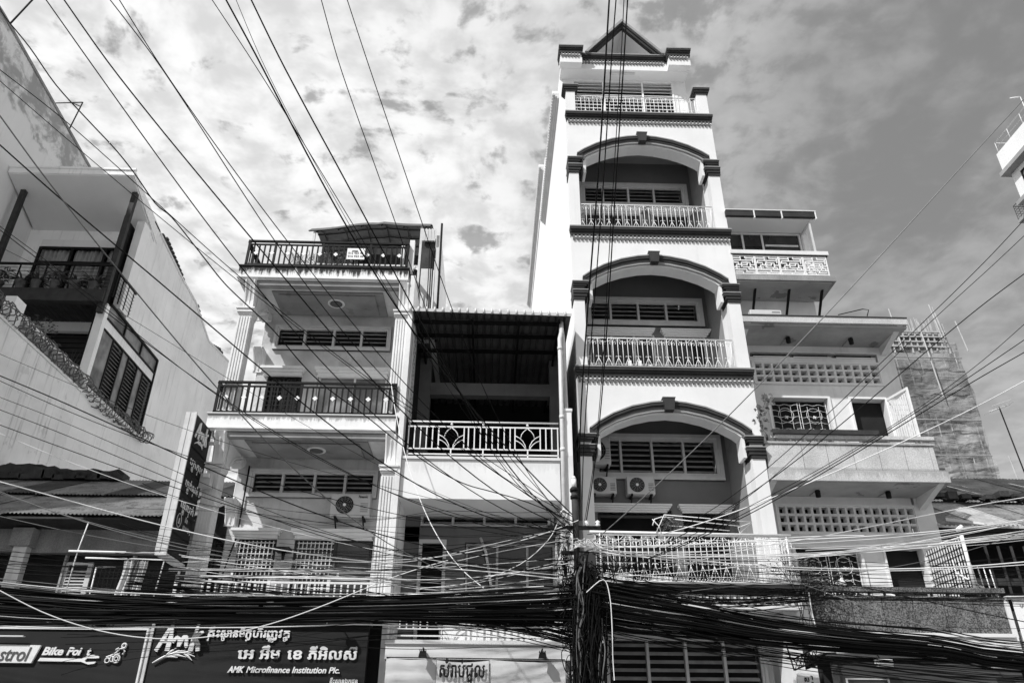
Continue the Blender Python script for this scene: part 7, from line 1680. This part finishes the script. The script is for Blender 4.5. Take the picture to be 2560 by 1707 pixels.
# ---------------------------------------------------------------- plants and clutter on the lower balconies
def balcony_bits():
    specs = [(2.55, .22, 'white planter with grassy leaves at the left end of the iron balcony', .42), (3.45, .13, 'small white pot beside the long planter on the iron balcony', .16)]
    for x, hw, lb, L in specs:
        t = thing('planter', lb, 'planter', (x, 15.75, 4.75), 'planters on the iron balcony')
        build(MB().box(x-hw*1.4, x+hw*1.4, 15.62, 15.85, 4.75, 4.97 if L > .3 else 4.9), 'box', M['pot_white'], t, bevel=.01)
        mb = MB(); strap_leaves(mb, (x, 15.73, 4.95), 46 if L > .3 else 16, L*1.3, .022, 1.1, .35); build(mb, 'leaves', M['leaf_pale'], t)
    t = thing('hanging_basket', 'dark hanging plant basket above the iron balcony railing', 'plant', (3.7, 15.7, 5.7)); mb = MB(); leaf_blob(mb, (3.72, 15.75, 6.0), .30, 420, .03, .42); build(mb, 'foliage', M['leaf'], t)
    build(MB().tube([(3.35, 15.7, 5.95), (3.40, 15.7, 6.08), (3.55, 15.7, 6.13), (3.8, 15.7, 6.12)], .012), 'hoop', M['white_metal'], t)
    t = thing('clothes_airer', 'white folding clothes airer jutting out above the iron balcony railing', 'drying rack', (4.4, 15.3, 5.7))
    mb = MB()
    for (a, b) in (((3.52, 15.3, 6.06), (5.30, 15.3, 5.93)), ((3.75, 15.5, 6.03), (5.12, 15.5, 5.90)), ((3.7, 15.7, 5.95), (4.95, 15.7, 5.86))): mb.tube([a, b], .010, 5)
    mb.tube([(3.35, 15.4, 5.72), (3.52, 15.3, 6.06), (3.75, 15.6, 6.0)], .010, 5).tube([(5.05, 15.5, 5.72), (5.30, 15.3, 5.93), (5.1, 15.6, 5.9), (5.1, 15.5, 5.7)], .010, 5).tube([(3.28, 15.35, 5.98), (3.42, 15.4, 5.85), (3.45, 15.4, 5.7)], .010, 5)
    build(mb, 'rods', M['white_metal'], t)
    random.seed(3)
    t = thing('creeper', 'leafy creeper tangled at the right end of the iron balcony', 'plant', (6.15, 15.3, 3.9)); mb = MB()
    for (c, r, n) in (((5.75, 15.5, 5.1), .28, 130), ((6.15, 15.2, 5.0), .33, 240), ((6.35, 15.15, 4.7), .34, 300), ((6.25, 15.15, 4.35), .25, 200), ((6.32, 15.15, 4.05), .2, 140), ((6.7, 15.2, 4.85), .25, 90)): leaf_blob(mb, c, r, n, .035)
    build(mb, 'leaves', M['leaf'], t); mb = MB()
    for i in range(14):
        x = 6.0+random.uniform(-.2, .4); mb.tube([(x, 15.2, 3.9), (x+random.uniform(-.2, .2), 15.15, 4.4), (x+random.uniform(-.4, .3), 15.2, 5.1)], .006, 4)
    build(mb, 'stems', M['wood'], t)
    t = thing('wall_vine', 'broad leaved vine climbing beside the grilled window of the upper floor', 'plant', (6.2, 16.1, 8)); mb = MB()
    for i in range(60):
        z = random.uniform(8.1, 9.2); x = 6.2+.12*math.sin(z*5)+random.gauss(0, .09); a = random.uniform(-2.6, -.4); s = random.uniform(.06, .10)
        p = Vector((x, 16.0+random.uniform(-.1, .1), z)); d = Vector((math.cos(a), -.3, math.sin(a))); e = Vector((-math.sin(a), 0, math.cos(a)))
        mb.add([p, p+d*s*.4+e*s*.55, p+d*s*1.5, p+d*s*.4-e*s*.55], [(0, 1, 2, 3)])
    build(mb, 'leaves', M['leaf'], t); build(MB().tube([(6.2+.12*math.sin(z*.1*5), 16.08, z*.1) for z in range(79, 93)], .008, 4).lathe([(.10, 0), (.13, .2), (0, .2)], (6.3, 16.1, 7.98)), 'stem', M['pot'], t)
    random.seed(9)
    t = thing('terrace_plant', 'tangled leafless plants behind the roof terrace railing', 'potted plant', (-4.4, 15.9, 12.07)); mb = MB()
    for i in range(5):
        x = -4.9+i*.33
        for k in range(9): mb.tube([(x, 15.95, 12.1), (x+random.gauss(0, .1), 15.9, 12.4), (x+random.gauss(0, .2), 15.9, 12.5+random.random()*.35)], .007, 4)
        leaf_blob(mb, (x, 15.9, 12.6), .17, 46, .03)
    build(mb, 'leaves', M['leaf_pale'], t)
    mb = MB()
    for i in range(5): mb.lathe([(.07, 0), (.10, .18), (0, .18)], (-4.9+i*.33, 15.95, 12.07), 12)
    build(mb, 'pots', M['pot'], t)
    t = thing('spirit_ornament', 'small pale bird shaped ornament on the rail of the pebbledash balcony', 'ornament', (6.9, 15.35, 4.68))
    build(MB().lathe([(.03, 0), (.07, .05), (.05, .12), (.02, .20), (.03, .24), (0, .28)], (6.95, 15.36, 4.68), 10), 'body', M['pot_white'], t); build(MB().hexa([(6.72, 15.33, 4.69), (6.90, 15.33, 4.72), (6.90, 15.39, 4.72), (6.72, 15.39, 4.69), (6.72, 15.33, 4.72), (6.90, 15.33, 4.82), (6.90, 15.39, 4.82), (6.72, 15.39, 4.72)]), 'tail', M['pot_white'], t)
    t = thing('wall_lamp', 'dark lamp on the wall between the lower door and window of the balcony house', 'lamp', (-4.52, 17.0, 5.5))
    build(MB().box(-4.66, -4.36, 16.85, 17.14, 5.62, 5.70).tube([(-4.5, 17.0, 5.62), (-4.5, 17.0, 5.42)], [.05, .02], 8), 'body', M['black'], t)
    t = thing('pier_flood', 'small floodlight clamped on the left fluted column above the upright sign', 'lamp', (-5.85, 15.5, 6.6))
    build(MB().box(-6.0, -5.76, 15.35, 15.5, 6.52, 6.82), 'housing', M['frame'], t, bevel=.02); build(MB().box(-5.92, -5.80, 15.30, 15.35, 6.72, 6.80), 'lens', M['letter'], t)
    # books of items seen through the second loggia railing
    t = thing('hanging_cards', 'row of pale cards hanging behind the second loggia railing of the tower', 'laundry', (2.9, 17.2, 9.8))
    for i, (x, z, w, h) in enumerate(((2.5, 10.0, .08, .12), (2.75, 10.05, .10, .15), (3.0, 10.1, .12, .10), (3.3, 10.1, .09, .24), (3.55, 10.12, .09, .22), (3.8, 10.1, .10, .13), (2.45, 9.8, .1, .1), (3.05, 9.8, .12, .1), (3.5, 9.8, .1, .1), (4.1, 9.8, .1, .1))):
        build(MB().box(x, x+w, 16.75, 16.76, z, z+h), 'card', M['letter'], t)
balcony_bits()
def satellite_side_plants(): pass
